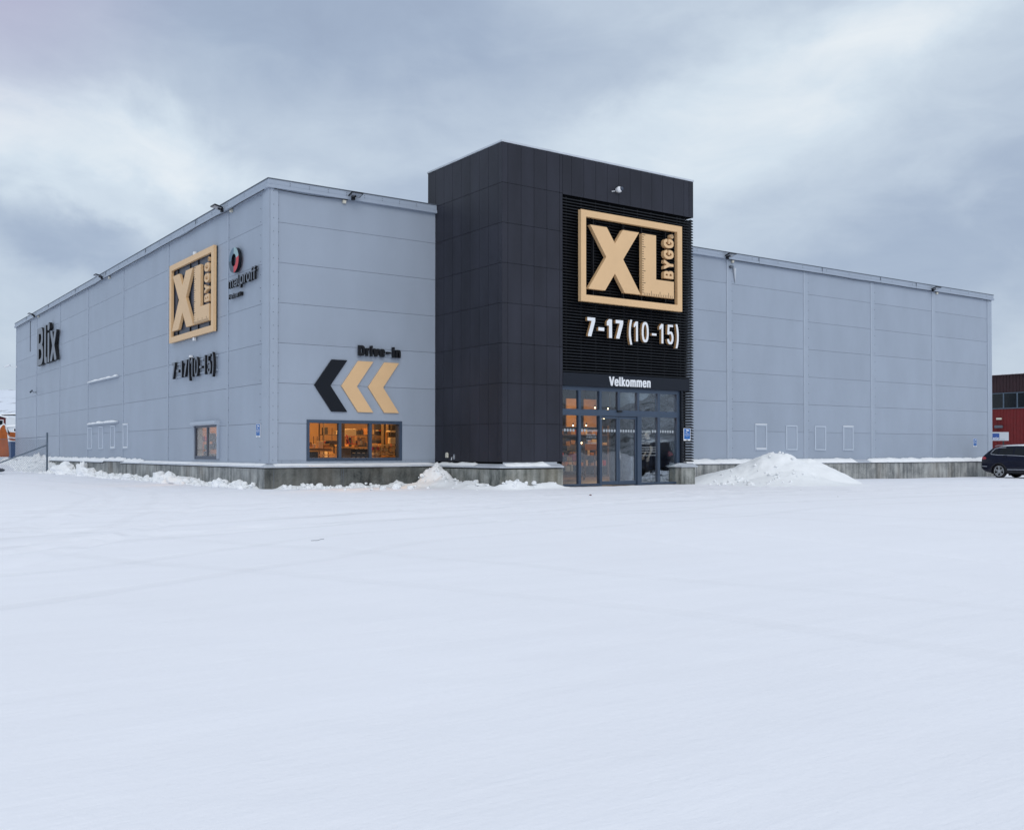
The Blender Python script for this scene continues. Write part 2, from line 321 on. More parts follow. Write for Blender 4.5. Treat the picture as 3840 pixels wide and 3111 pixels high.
# ------------------------------------------------------------------ object helpers
def tag(o, label=None, cat=None, group=None, kind=None):
    if label: o['label'] = label
    if cat: o['category'] = cat
    if group: o['group'] = group
    if kind: o['kind'] = kind
    return o
def thing(name, label, cat, loc=(0, 0, 0), group=None, rot=0.0):
    o = bpy.data.objects.new(name, None); COL.objects.link(o); o.location = loc; o.rotation_euler = (0, 0, rot)
    o.empty_display_size = 0.2
    return tag(o, label, cat, group)
class MB:
    def __init__(s): s.v = []; s.f = []; s.m = []
    def add(s, vs, fs, mi=0):
        b = len(s.v); s.v += [tuple(v) for v in vs]; s.f += [tuple(b+i for i in f) for f in fs]; s.m += [mi]*len(fs)
    def hexa(s, c, mi=0):   # 8 corners: bottom ring 0-3, top ring 4-7
        s.add(c, [(3, 2, 1, 0), (4, 5, 6, 7), (0, 1, 5, 4), (1, 2, 6, 5), (2, 3, 7, 6), (3, 0, 4, 7)], mi)
    def box(s, P, a0, a1, z0, z1, d0, d1, mi=0):
        s.hexa([P(a0, z0, d0), P(a1, z0, d0), P(a1, z0, d1), P(a0, z0, d1), P(a0, z1, d0), P(a1, z1, d0), P(a1, z1, d1), P(a0, z1, d1)], mi)
    def prism(s, P, pts, d0, d1, mi=0, miside=None):
        n = len(pts); vs = [P(a, z, d0) for a, z in pts]+[P(a, z, d1) for a, z in pts]
        s.add(vs, [tuple(range(n))[::-1], tuple(range(n, 2*n))], mi)
        b = len(s.v)-2*n
        for i in range(n):
            j = (i+1) % n; s.f.append((b+i, b+j, b+n+j, b+n+i)); s.m.append(mi if miside is None else miside)
    def tube(s, pts, r, seg=8, mi=0, cap=True):
        rings = []
        for i, p in enumerate(pts):
            p = Vector(p); t = (Vector(pts[min(i+1, len(pts)-1)])-Vector(pts[max(i-1, 0)])).normalized()
            u = t.cross(Vector((0, 0, 1)));  u = t.cross(Vector((1, 0, 0))) if u.length < 0.05 else u
            u.normalize(); w = t.cross(u).normalized()
            rr = r[i] if isinstance(r, (list, tuple)) else r
            rings.append([p+u*rr*math.cos(2*math.pi*k/seg)+w*rr*math.sin(2*math.pi*k/seg) for k in range(seg)])
        vs = [v for q in rings for v in q]; fs = []
        for i in range(len(pts)-1):
            for k in range(seg):
                l = (k+1) % seg; fs.append((i*seg+k, i*seg+l, (i+1)*seg+l, (i+1)*seg+k))
        if cap: fs += [tuple(range(seg))[::-1], tuple(range((len(pts)-1)*seg, len(pts)*seg))]
        s.add(vs, fs, mi)
    def build(s, name, mats, parent=None, smooth=False, bevel=0.0, recalc=True):
        off = Vector((0, 0, 0)); q = parent
        if parent is not None:
            root = parent
            while root.parent: root = root.parent
            off = Vector(root.location)
        me = bpy.data.meshes.new(name); me.from_pydata([tuple(Vector(v)-off) for v in s.v], [], s.f)
        if not isinstance(mats, (list, tuple)): mats = [mats]
        for m in mats: me.materials.append(m)
        for p, i in zip(me.polygons, s.m): p.material_index = i; p.use_smooth = smooth
        if recalc or bevel:
            bm = bmesh.new(); bm.from_mesh(me); bmesh.ops.recalc_face_normals(bm, faces=bm.faces)
            if bevel:
                es = [e for e in bm.edges if len(e.link_faces) == 2 and e.calc_face_angle(0) > 0.6]
                bmesh.ops.bevel(bm, geom=es, offset=bevel, segments=1, affect='EDGES', clamp_overlap=True)
            bm.to_mesh(me); bm.free()
        me.update()
        o = bpy.data.objects.new(name, me); COL.objects.link(o)
        if parent is not None: o.parent = parent
        return o
def plane(O, A, N):
    O, A, N = Vector(O), Vector(A), Vector(N); Z = Vector((0, 0, 1))
    f = lambda a, z, d=0.0: O+A*a+Z*z+N*d
    f.mat = Matrix(((A.x, Z.x, N.x, 0), (A.y, Z.y, N.y, 0), (A.z, Z.z, N.z, 0), (0, 0, 0, 1)))
    f.O = O; f.A = A; f.N = N
    return f
W1, DT, TX2 = 5.716, 3.856, 13.70
ZB = 0.75
FP = plane((0, 0, 0), (1, 0, 0), (0, -1, 0))            # front wall, a = x
LP = plane((0, 0, 0), (0, -1, 0), (-1, 0, 0))           # left wall, a = -y
TF = plane((0, -DT, 0), (1, 0, 0), (0, -1, 0))          # tower front
TS = plane((W1, 0, 0), (0, -1, 0), (-1, 0, 0))          # tower left side, a = -y

TXT = {   # outlines of the sign lettering, one list of closed contours per character, in a 2000 x 2000 box
'7-17': ['428,1991 -1,1991 1,1634 231,1630 34,168 34,4 208,0 214,21 428,1630', '928,1036 605,1040 603,683 926,679', '1366,1991 1181,1995 1072,1698 1072,1303 1185,1299 1193,1311 1193,4 1366,4', '2000,1991 1571,1991 1573,1634 1803,1630 1606,168 1606,4 1780,0 1786,21 2000,1630'],
'(10-15)': ['132,1993 59,1993 27,1664 8,1327 0,983 5,676 24,347 59,3 132,3 92,459 76,848 76,1073 86,1402 105,1701', '355,1898 270,1902 193,1644 194,1431 227,1431 279,1599 279,305 355,305', '725,1824 694,1903 669,1925 615,1925 596,1910 575,1873 557,1817 535,1712 525,1622 506,1323 506,881 525,574 557,387 580,324 607,286 677,286 707,331 725,380 749,500 760,589 771,732 779,941 776,1360 757,1637 746,1719/656,1716 679,1630 695,1480 706,1203 706,1001 698,769 679,582 668,530 650,481 637,473 629,488 606,574 587,754 579,949 579,1255 587,1457 603,1615 617,1682 634,1731 642,1738', '1090,1068 907,1071 906,895 1089,892', '1367,1898 1282,1902 1205,1644 1206,1431 1238,1431 1291,1599 1291,305 1367,305', '1763,1899 1547,1899 1528,1106 1559,1080 1603,1080 1632,1154 1646,1169 1654,1162 1680,1098 1693,1031 1707,859 1704,709 1693,597 1680,530 1651,466 1635,488 1615,552 1604,612 1597,713 1523,709 1531,552 1544,455 1561,387 1581,331 1613,286 1684,286 1705,309 1734,372 1763,515 1774,604 1782,829 1774,1031 1747,1218 1713,1319 1689,1349 1638,1356 1609,1338 1617,1719 1762,1723', '1941,1993 1868,1993 1890,1769 1914,1387 1922,1170 1925,886 1920,669 1909,467 1879,108 1865,3 1941,3 1976,355 1995,691 1998,1140 1990,1387 1971,1694'],
'7-17|L': ['416,1992 -1,1992 0,1678 260,1674 41,144 37,3 180,3 416,1656', '921,1010 615,1015 614,701 919,696', '1353,1992 1199,1997 1081,1692 1083,1333 1154,1333 1214,1479 1214,3 1353,3', '1999,1992 1582,1992 1583,1678 1843,1674 1624,144 1620,3 1763,3 1999,1656'],
'(10-15)|L': ['122,1996 65,1999 55,1936 21,1561 1,1133 -1,923 10,571 25,353 47,136 64,8 67,-3 122,1 103,166 79,428 68,593 60,833 60,1088 68,1351 94,1733', '339,1900 267,1904 183,1645 183,1435 197,1432 279,1675 279,303 339,303', '721,1803 700,1867 674,1912 654,1927 618,1927 596,1912 570,1867 556,1826 532,1721 519,1623 508,1511 497,1286 497,918 504,761 519,574 541,439 556,379 579,322 607,285 644,277 678,300 702,345 718,394 742,506 753,589 766,754 772,903 772,1301 759,1548 738,1721/665,1710 686,1631 697,1556 710,1398 716,1203 716,1008 712,858 701,686 686,574 663,495 646,465 626,465 607,495 584,581 573,656 560,821 554,1053 560,1391 573,1548 586,1638 605,1710 628,1747 641,1747', '1089,1068 910,1071 909,895 1088,891', '1364,1900 1292,1904 1208,1645 1208,1435 1223,1432 1304,1675 1304,303 1364,303', '1770,1901 1558,1901 1536,1106 1539,1095 1569,1080 1595,1080 1613,1132 1632,1162 1665,1170 1678,1155 1689,1132 1714,1038 1724,956 1729,881 1729,746 1720,634 1709,566 1691,502 1669,465 1652,457 1621,502 1601,581 1592,641 1589,712 1531,712 1538,551 1560,424 1589,337 1619,292 1647,277 1693,292 1728,345 1741,382 1763,476 1778,581 1789,739 1787,941 1774,1091 1755,1203 1719,1312 1689,1350 1639,1350 1621,1335 1599,1293 1610,1713 1613,1725 1769,1725', '1938,1988 1935,1999 1879,1996 1903,1771 1925,1471 1936,1261 1942,946 1938,728 1923,451 1903,226 1877,1 1936,1 1975,346 1992,601 1998,766 2001,1028 1996,1238 1988,1433 1970,1688'],
'Velkommen': ['237,1991 177,1996 175,1983 120,696 62,1991 1,1991 1,1877 87,42 89,29 151,33 234,1825 237,1895', '418,1374 403,1466 382,1527 323,1536 313,1518 295,1457 275,1321 265,1198 258,1031 255,697 261,425 268,302 284,144 301,61 317,17 335,-1 369,-1 388,17 403,52 424,170 430,223 439,364 438,456 411,508 382,508 372,390 361,324 351,306 339,342 327,425 319,513 315,618 316,658 442,662 439,1066 430,1251/361,1193 375,1066 380,939 316,939 322,1075 341,1211 350,1237', '534,1993 475,1993 475,324 478,201 485,105 499,39 514,21 552,21 565,43 565,140 559,315 540,320 534,377', '759,1517 695,1522 646,1126 645,1991 587,1991 587,33 645,33 646,564 699,29 765,33 763,138 690,867 757,1412', '942,1382 928,1466 906,1527 848,1536 825,1483 806,1382 799,1321 790,1215 783,1075 778,706 784,425 792,302 808,144 820,78 839,17 857,-1 891,-1 909,17 922,52 940,144 951,232 959,346 967,504 970,662 970,873 964,1119 955,1259/882,1211 895,1136 906,978 911,820 909,645 905,530 892,381 876,306 862,350 846,486 842,566 837,724 839,890 845,1031 856,1154 872,1229', '1251,1429 1237,1504 1224,1539 1212,1548 1182,1548 1165,1530 1153,1495 1144,1443 1131,1513 1122,1539 1110,1548 1076,1548 1062,1513 1004,1522 1004,33 1063,33 1063,1008 1071,1148 1087,1232 1101,1148 1107,1052 1107,33 1164,33 1164,981 1167,1069 1173,1148 1182,1214 1188,1232 1196,1205 1204,1148 1210,1008 1210,33 1266,29 1267,1157 1261,1315', '1558,1429 1544,1504 1530,1539 1519,1548 1489,1548 1472,1530 1460,1495 1451,1443 1438,1513 1429,1539 1417,1548 1383,1548 1369,1513 1311,1522 1311,33 1369,33 1369,1008 1378,1148 1394,1232 1408,1148 1414,1052 1414,33 1471,33 1471,981 1474,1069 1480,1148 1489,1214 1495,1232 1503,1205 1511,1148 1516,1008 1516,33 1573,29 1574,1157 1568,1315', '1772,1374 1756,1466 1736,1527 1677,1536 1667,1518 1649,1457 1629,1321 1619,1198 1612,1031 1609,697 1614,425 1622,302 1638,144 1655,61 1671,17 1689,-1 1723,-1 1742,17 1756,52 1778,170 1784,223 1792,364 1792,456 1765,508 1736,508 1726,390 1715,324 1705,306 1693,342 1681,425 1673,513 1669,618 1670,658 1795,662 1792,1066 1784,1251/1715,1193 1729,1066 1734,939 1670,939 1676,1075 1695,1211 1703,1237', '1982,1421 1968,1495 1943,1539 1907,1539 1891,1522 1888,1504 1885,1522 1829,1517 1829,33 1888,33 1888,973 1898,1140 1915,1223 1924,1205 1933,1140 1942,981 1942,33 1999,33 1999,1113 1992,1315'],
'Drive-in': ['258,1757 239,1843 222,1892 177,1949 0,1945 0,26 159,22 189,38 218,79 233,120 260,230 269,287 288,451 299,630 303,761 303,1218 297,1390 288,1529 277,1643/157,1500 182,1373 197,1227 204,1063 204,916 201,810 186,630 175,557 159,488 125,414 101,406 100,1569 131,1557', '523,1520 435,1525 429,1508 348,1504 348,26 445,26 445,892 456,1031 470,1100 485,1133 523,1137', '651,1504 554,1504 554,26 651,26/653,1953 641,1998 563,1990 550,1937 547,1863 547,1676 550,1610 556,1578 561,1557 574,1541 633,1541 644,1557 658,1643 658,1904', '957,1504 858,1508 821,928 781,1508 682,1504 682,1325 771,26 867,22 870,34 957,1325', '1211,1371 1193,1448 1164,1513 1067,1522 1037,1473 1019,1407 1005,1330 990,1199 980,1052 977,872 977,644 984,399 992,301 1014,138 1028,76 1065,3 1147,-5 1188,35 1220,162 1237,325 1236,517 1203,566 1143,566 1133,472 1115,395 1098,456 1088,513 1081,595 1082,607 1241,611 1239,1060 1230,1224/1113,1113 1127,1044 1135,970 1086,966 1088,1011 1098,1068 1108,1113', '1514,1038 1320,1042 1319,671 1513,667', '1702,1504 1605,1504 1605,26 1702,26/1704,1953 1692,1998 1614,1990 1601,1937 1598,1863 1598,1676 1601,1610 1607,1578 1612,1557 1625,1541 1684,1541 1695,1557 1709,1643 1709,1904', '1974,1422 1951,1500 1925,1525 1755,1504 1755,26 1851,26 1851,867 1859,998 1866,1055 1878,1108 1892,1047 1902,924 1904,26 1998,26 1998,1145 1989,1316'],
'Blix': ['566,1750 530,1831 495,1883 399,1943 -2,1938 -2,10 430,14 514,65 560,126 593,190 628,327 639,430 639,670 628,781 601,893 564,974 528,1021 549,1051 581,1133 597,1193 604,1261 604,1553 585,1681/426,751 455,678 474,576 474,533 459,456 426,383 353,323 169,314 169,837 342,837 384,811/403,1566 436,1467 443,1381 428,1296 391,1206 357,1163 307,1137 169,1137 169,1634 322,1634 361,1617', '933,1940 772,1940 772,303 780,183 807,80 828,41 870,7 1001,-2 1041,20 1041,148 1025,303 958,307 941,337 933,397', '1287,1476 1126,1476 1126,10 1287,10/1295,1938 1258,1994 1155,1994 1139,1977 1118,1930 1107,1853 1107,1741 1114,1681 1139,1626 1178,1600 1239,1600 1278,1626 1306,1707 1306,1887', '1992,1476 1817,1480 1698,1077 1583,1480 1408,1476 1412,1356 1562,876 1592,756 1393,113 1393,10 1567,5 1698,443 1825,5 1999,10 1995,130 1804,738 1804,764 1992,1373'],
'BYGG': ['330,1856 306,1920 257,1971 0,1967 0,28 274,33 297,50 328,101 364,216 378,319 387,447 387,711 381,814 367,925 333,1053 350,1113 364,1198 370,1301 370,1557 355,1736/212,810 230,754 245,677 253,583 247,515 236,447 206,374 189,357 138,349 137,848 181,852/200,1612 222,1548 230,1497 236,1429 230,1343 219,1275 195,1202 164,1168 138,1168 137,1642 172,1647', '915,1967 774,1971 689,1399 603,1971 463,1967 465,1813 622,771 622,28 756,28 756,780 915,1839', '1375,1856 1345,1929 1300,1989 1169,1997 1132,1972 1101,1920 1065,1822 1043,1728 1020,1583 997,1318 991,917 997,678 1008,524 1028,353 1060,200 1095,93 1138,25 1186,-1 1269,-1 1317,25 1351,76 1381,148 1406,251 1426,370 1443,584 1445,1066 1199,1062 1200,742 1310,738 1298,592 1284,507 1260,417 1229,358 1195,417 1168,516 1139,712 1128,900 1128,1096 1145,1344 1179,1532 1200,1596 1223,1639 1254,1587 1273,1523 1290,1438 1308,1280 1443,1284 1443,1412 1429,1592 1406,1737', '1927,1856 1897,1929 1852,1989 1721,1997 1684,1972 1653,1920 1617,1822 1595,1728 1572,1583 1549,1318 1543,917 1549,678 1561,524 1580,353 1612,200 1647,93 1690,25 1738,-1 1821,-1 1869,25 1903,76 1933,148 1959,251 1978,370 1996,584 1997,1066 1751,1062 1752,742 1862,738 1851,592 1836,507 1812,417 1781,358 1747,417 1720,516 1691,712 1680,900 1680,1096 1697,1344 1731,1532 1752,1596 1775,1639 1806,1587 1825,1523 1842,1438 1860,1280 1996,1284 1996,1412 1981,1592 1959,1737'],
'mal': ['864,1333 820,1445 768,1508 726,1535 638,1535 590,1508 527,1427 480,1306 469,1248 455,1333 421,1436 396,1481 339,1535 276,1544 215,1508 173,1454 148,1410 123,1333 106,1257 103,1517 0,1517 -1,31 108,31 108,992 126,1109 142,1167 185,1239 230,1275 288,1275 336,1239 360,1194 380,1136 392,1064 392,31 499,26 501,1001 507,1064 516,1118 539,1185 569,1239 617,1275 675,1275 708,1257 750,1203 773,1136 782,1073 785,31 892,26 894,1127 885,1225', '1555,1317 1517,1412 1474,1474 1393,1528 1278,1528 1223,1501 1178,1465 1112,1358 1071,1236 1062,1191 1063,1124 1166,1061 1187,1142 1236,1232 1299,1277 1372,1277 1420,1241 1447,1196 1470,1120 1476,1012 1462,971 1429,944 1275,909 1193,873 1145,837 1084,747 1056,653 1040,500 1044,356 1050,302 1077,186 1115,100 1154,46 1205,10 1278,-7 1320,2 1387,46 1420,91 1453,163 1471,226 1477,226 1481,28 1586,28 1588,1030 1576,1218/1477,747 1479,590 1464,464 1441,388 1396,307 1341,262 1272,253 1226,271 1181,325 1155,410 1152,464 1161,527 1172,558 1205,612 1296,666 1411,693 1468,729', '1881,1999 1772,1999 1772,338 1775,266 1790,167 1822,82 1861,37 1958,19 2001,41 2001,95 1980,284 1906,288 1887,338 1881,401'],
'proff': ['386,1422 341,1516 279,1572 194,1579 164,1565 129,1523 96,1447 93,1565 -2,1561 -2,-2 98,-2 99,522 120,467 158,411 199,390 267,390 320,425 341,453 364,495 401,595 422,693 436,825 439,1103 419,1297/282,1322 310,1249 328,1165 336,1082 339,943 325,790 295,679 264,620 249,606 220,592 196,599 155,647 127,713 110,797 98,915 98,1061 113,1193 144,1301 161,1335 196,1370 226,1377 249,1363', '799,1576 706,1572 674,1544 639,1475 636,1565 540,1562 540,415 640,415 643,1180 658,1256 686,1322 703,1343 733,1364 799,1360', '1255,1406 1224,1479 1180,1542 1127,1577 1039,1577 986,1542 962,1514 908,1399 881,1302 869,1233 857,1094 855,955 869,732 890,628 910,559 938,492 983,430 1018,402 1065,388 1133,395 1174,423 1206,458 1249,545 1284,670 1299,760 1308,864 1308,1101 1302,1184 1287,1281/1156,1306 1181,1233 1205,1080 1208,927 1193,788 1164,677 1115,604 1065,597 1036,618 1018,645 981,746 969,802 958,913 958,1052 975,1198 1012,1313 1033,1347 1056,1368 1109,1368 1133,1347', '1669,1972 1626,2003 1562,2003 1529,1989 1503,1961 1472,1902 1448,1805 1445,1569 1351,1562 1352,1371 1445,1367 1445,415 1545,415 1545,1367 1651,1374 1651,1562 1547,1565 1545,1694 1554,1742 1579,1788 1612,1795 1623,1781 1650,1781 1669,1923', '2001,1972 1958,2003 1893,2003 1861,1989 1834,1961 1803,1902 1780,1805 1777,1569 1683,1562 1684,1371 1777,1367 1777,415 1877,415 1877,1367 1983,1374 1983,1562 1879,1565 1877,1694 1886,1742 1911,1788 1943,1795 1955,1781 1982,1781 2001,1923'],
'Partner': ['282,1728 267,1814 252,1877 224,1948 198,1984 170,2002 -1,1998 -1,31 57,31 57,736 195,745 235,808 250,853 276,965 293,1109 301,1279 301,1459 298,1558/221,1634 236,1549 245,1414 244,1279 233,1163 224,1113 203,1041 165,996 57,996 57,1733 170,1733 195,1706', '606,1326 592,1403 569,1474 528,1528 473,1528 446,1501 425,1465 394,1367 373,1245 368,1191 369,1124 419,1061 434,1169 453,1232 484,1277 518,1277 542,1241 553,1205 568,1102 569,1012 565,980 547,944 439,882 405,828 383,765 368,689 361,599 358,500 359,356 370,222 385,136 405,64 448,2 473,-7 516,28 542,91 567,226 571,222 572,28 623,28 623,1084 617,1236/570,747 571,581 566,491 555,401 542,343 518,280 493,253 456,262 426,325 416,383 412,437 416,527 426,576 453,639 538,693 561,720', '879,1531 836,1535 807,1490 787,1427 767,1293 764,1297 763,1517 713,1513 713,31 766,31 766,965 775,1091 796,1194 816,1239 831,1257 878,1248', '1068,1507 1001,1511 999,1861 948,1861 947,1516 896,1507 897,1260 947,1255 947,375 952,249 960,169 984,65 1011,20 1047,11 1073,29 1075,43 1075,106 1065,290 1050,272 1030,272 1016,290 1010,308 1001,375 1000,456 1000,1255 1067,1260', '1378,1324 1354,1445 1333,1499 1308,1526 1277,1535 1249,1517 1226,1472 1208,1410 1185,1266 1183,1517 1134,1517 1133,31 1185,31 1185,947 1196,1100 1209,1176 1223,1221 1249,1266 1271,1275 1302,1248 1317,1203 1334,1118 1340,1046 1343,992 1343,31 1395,26 1395,1082 1389,1216', '1734,1285 1720,1361 1690,1460 1660,1514 1639,1532 1596,1532 1578,1514 1556,1478 1527,1397 1513,1334 1489,1177 1478,1052 1472,917 1472,611 1481,432 1495,306 1516,185 1534,113 1565,41 1595,5 1627,-4 1672,23 1709,95 1729,167 1753,324 1756,360 1755,427 1706,481 1694,382 1669,293 1635,257 1599,266 1576,302 1547,409 1537,477 1531,549 1526,665 1762,670 1762,836 1759,1007 1748,1168/1680,1173 1697,1061 1706,921 1527,921 1534,1034 1548,1137 1564,1200 1590,1263 1646,1263 1669,1218', '2001,1531 1958,1535 1929,1490 1909,1427 1889,1293 1886,1297 1886,1517 1835,1513 1835,31 1888,31 1888,965 1897,1091 1918,1194 1938,1239 1954,1257 2000,1248'],
'Åpningstider': ['132,1553 82,1553 -1,357 47,357 70,691 146,691 169,357 215,357/108,1280 137,828 79,826/145,1940 122,1999 94,1999 71,1940 59,1777 74,1648 94,1601 122,1601 142,1648 156,1783/108,1893 118,1766 106,1713 98,1834', '381,1187 344,1263 314,1263 287,1201 285,1252 243,1249 243,19 287,19 288,398 309,342 347,337 371,376 398,519 410,907/339,1112 363,946 365,693 344,508 329,471 314,488 291,637 287,907 305,1081 326,1134', '577,1205 543,1264 511,1258 489,1202 487,1252 445,1250 445,357 489,357 489,963 504,1087 522,1129 542,1087 555,963 555,357 597,357 597,997', '685,1250 642,1250 642,357 685,357/686,1558 649,1589 636,1497 644,1418 679,1410 690,1463', '860,1205 826,1264 794,1258 772,1202 770,1252 728,1250 728,357 772,357 772,963 787,1087 805,1129 825,1087 838,963 838,357 880,357 880,997', '1084,1247 1042,1250 1040,1199 1016,1261 978,1261 951,1211 930,1096 915,787 936,483 978,368 1015,368 1041,427 1039,276 1026,175 994,133 962,256 945,256 923,191 942,74 978,3 1024,3 1054,54 1076,158 1084,293/1018,1098 1039,916 1038,674 1013,514 988,514 963,669 961,921 984,1104 1002,1132', '1244,1203 1213,1262 1175,1262 1151,1222 1130,1124 1125,939 1135,849 1156,779 1213,694 1224,619 1219,529 1194,464 1171,512 1161,610 1121,582 1135,422 1164,346 1216,341 1243,391 1262,484 1268,624 1257,759 1239,824 1183,902 1168,978 1170,1062 1193,1138 1213,1102 1224,1009 1262,1037', '1351,1465 1309,1468 1308,1251 1281,1246 1281,1128 1308,1122 1308,538 1319,409 1342,350 1391,364 1386,482 1360,485 1351,566 1351,1122 1386,1128 1386,1246 1351,1251', '1460,1250 1417,1250 1417,357 1460,357/1462,1558 1424,1589 1411,1497 1419,1418 1454,1410 1465,1463', '1663,1556 1620,1556 1619,1200 1594,1262 1557,1262 1537,1228 1511,1107 1496,916 1496,692 1525,411 1565,335 1600,346 1619,402 1621,357 1663,360/1591,1116 1615,972 1619,697 1603,529 1586,475 1570,481 1546,613 1539,871 1557,1073 1578,1132', '1832,1203 1801,1262 1763,1262 1736,1211 1711,1085 1699,905 1699,697 1726,428 1763,341 1807,341 1829,374 1856,495 1861,571 1820,605 1799,487 1771,487 1749,585 1741,714 1742,756 1864,759 1857,1040/1796,1110 1814,1012 1821,883 1742,880 1762,1090 1782,1132', '2000,1261 1963,1264 1942,1219 1941,1252 1899,1250 1899,357 1943,357 1943,974 1963,1101 2000,1120'],
'Mandag-fredag': ['197,1934 155,1927 99,748 41,1934 -1,1934 -1,444 29,444 30,1545 85,441 112,444 167,1542 167,444 197,444', '339,1460 313,1561 279,1568 258,1519 242,1425 233,1299 255,1246 280,1393 303,1407 316,1341 321,1173 315,1120 264,1065 239,970 229,767 238,544 269,421 299,428 321,533 322,442 350,446 350,1271/321,974 321,809 309,641 288,575 269,610 258,718 262,844 274,911', '493,1493 479,1552 452,1573 432,1538 417,1441 416,1559 388,1556 388,444 418,444 418,1178 428,1332 445,1406 463,1385 479,1227 480,444 509,444 509,1248', '673,1938 644,1938 644,1438 623,1557 592,1571 570,1508 552,1372 542,1169 541,875 561,540 577,452 607,417 630,459 645,571 646,445 673,449/622,1382 642,1176 642,826 622,613 602,585 588,634 570,882 574,1211 592,1382 603,1410', '812,1460 787,1561 753,1568 731,1519 716,1425 706,1299 728,1246 754,1393 776,1407 790,1341 795,1173 788,1120 738,1065 713,970 702,767 712,544 742,421 772,428 794,533 795,442 824,446 824,1271/794,974 795,809 782,641 761,575 742,610 732,718 735,844 747,911', '988,1553 961,1557 959,1431 939,1557 907,1571 885,1508 868,1385 856,1175 854,987 859,777 871,602 907,459 938,473 959,581 959,364 947,214 914,165 887,319 878,319 862,245 872,120 894,25 927,-3 961,53 979,169 988,329/941,1361 959,1106 955,791 934,634 905,654 885,896 891,1245 911,1396 926,1410', '1139,1157 1049,1161 1049,996 1139,993', '1279,1969 1246,2000 1230,1965 1213,1808 1212,1563 1183,1556 1183,1406 1212,1402 1212,444 1241,444 1241,1402 1274,1409 1274,1556 1241,1559 1241,1710 1250,1818 1274,1829', '1379,1570 1348,1559 1330,1462 1329,1559 1301,1556 1301,444 1330,444 1332,1220 1347,1371 1379,1395', '1513,1421 1485,1557 1450,1571 1413,1414 1401,1246 1395,973 1400,770 1416,561 1440,445 1461,417 1490,438 1516,561 1527,707 1505,753 1498,753 1479,599 1463,578 1446,620 1432,735 1425,924 1528,942 1527,1204/1480,1375 1495,1246 1498,1095 1427,1095 1431,1246 1445,1368 1459,1410', '1685,1938 1656,1938 1656,1438 1636,1557 1605,1571 1582,1508 1565,1372 1554,1169 1553,875 1573,540 1590,452 1620,417 1642,459 1657,571 1658,445 1685,449/1635,1382 1654,1176 1654,826 1635,613 1614,585 1600,634 1583,882 1586,1211 1605,1382 1615,1410', '1824,1460 1799,1561 1765,1568 1744,1519 1728,1425 1718,1299 1740,1246 1766,1393 1788,1407 1802,1341 1807,1173 1800,1120 1750,1065 1725,970 1714,767 1724,544 1754,421 1784,428 1807,533 1808,442 1836,446 1836,1271/1807,974 1807,809 1794,641 1773,575 1754,610 1744,718 1747,844 1760,911', '2000,1553 1973,1557 1972,1431 1951,1557 1919,1571 1897,1508 1880,1385 1869,1175 1866,987 1871,777 1884,602 1919,459 1950,473 1971,581 1971,364 1959,214 1926,165 1899,319 1890,319 1874,245 1885,120 1907,25 1940,-3 1973,53 1991,169 2000,329/1954,1361 1971,1106 1967,791 1946,634 1917,654 1897,896 1903,1245 1924,1396 1939,1410'],
'07.00 til 17.00': ['123,1812 101,1942 64,1969 39,1898 16,1687 4,1400 -1,943 8,449 26,162 59,5 92,5 115,95 136,297 149,673 151,1203 143,1516/88,1718 103,1597 114,1346 115,682 96,306 80,221 60,265 45,431 36,673 36,1292 53,1651 74,1754', '334,1937 192,1937 192,1727 297,1722 207,27 244,27 332,1695', '416,299 403,357 383,331 374,209 379,66 390,8 411,26 421,156', '580,1812 557,1942 520,1969 495,1898 472,1687 460,1400 455,943 464,449 482,162 515,5 548,5 572,95 592,297 606,673 607,1203 599,1516/545,1718 559,1597 570,1346 571,682 553,306 536,221 516,265 501,431 492,673 492,1292 509,1651 530,1754', '767,1812 744,1942 707,1969 682,1898 660,1687 647,1400 642,943 651,449 670,162 702,5 736,5 759,95 779,297 793,673 794,1203 787,1516/732,1718 746,1597 757,1346 758,682 740,306 723,221 703,265 688,431 679,673 679,1292 697,1651 717,1754', '950,1797 917,1801 916,1456 892,1447 892,1259 916,1250 916,371 925,129 946,17 985,39 981,227 957,232 950,344 950,1250 981,1259 981,1452 950,1456', '1043,1453 1009,1453 1009,27 1043,27/1044,1946 1036,1996 1012,1978 1004,1848 1010,1731 1039,1709 1048,1812', '1116,1939 1082,1939 1082,325 1091,100 1106,24 1144,38 1139,226 1121,239 1116,316', '1319,1937 1278,1942 1233,1632 1233,1381 1243,1377 1284,1641 1284,27 1319,27', '1539,1937 1398,1937 1398,1727 1502,1722 1412,27 1449,27 1538,1695', '1622,299 1609,357 1589,331 1580,209 1585,66 1595,8 1616,26 1627,156', '1785,1812 1763,1942 1726,1969 1701,1898 1678,1687 1666,1400 1661,943 1670,449 1688,162 1721,5 1754,5 1777,95 1798,297 1811,673 1813,1203 1805,1516/1750,1718 1765,1597 1776,1346 1777,682 1758,306 1742,221 1722,265 1707,431 1698,673 1698,1292 1715,1651 1736,1754', '1973,1812 1950,1942 1913,1969 1888,1898 1865,1687 1853,1400 1848,943 1857,449 1875,162 1908,5 1941,5 1965,95 1985,297 1999,673 2000,1203 1992,1516/1938,1718 1952,1597 1963,1346 1964,682 1946,306 1929,221 1909,265 1894,431 1885,673 1885,1292 1902,1651 1923,1754'],
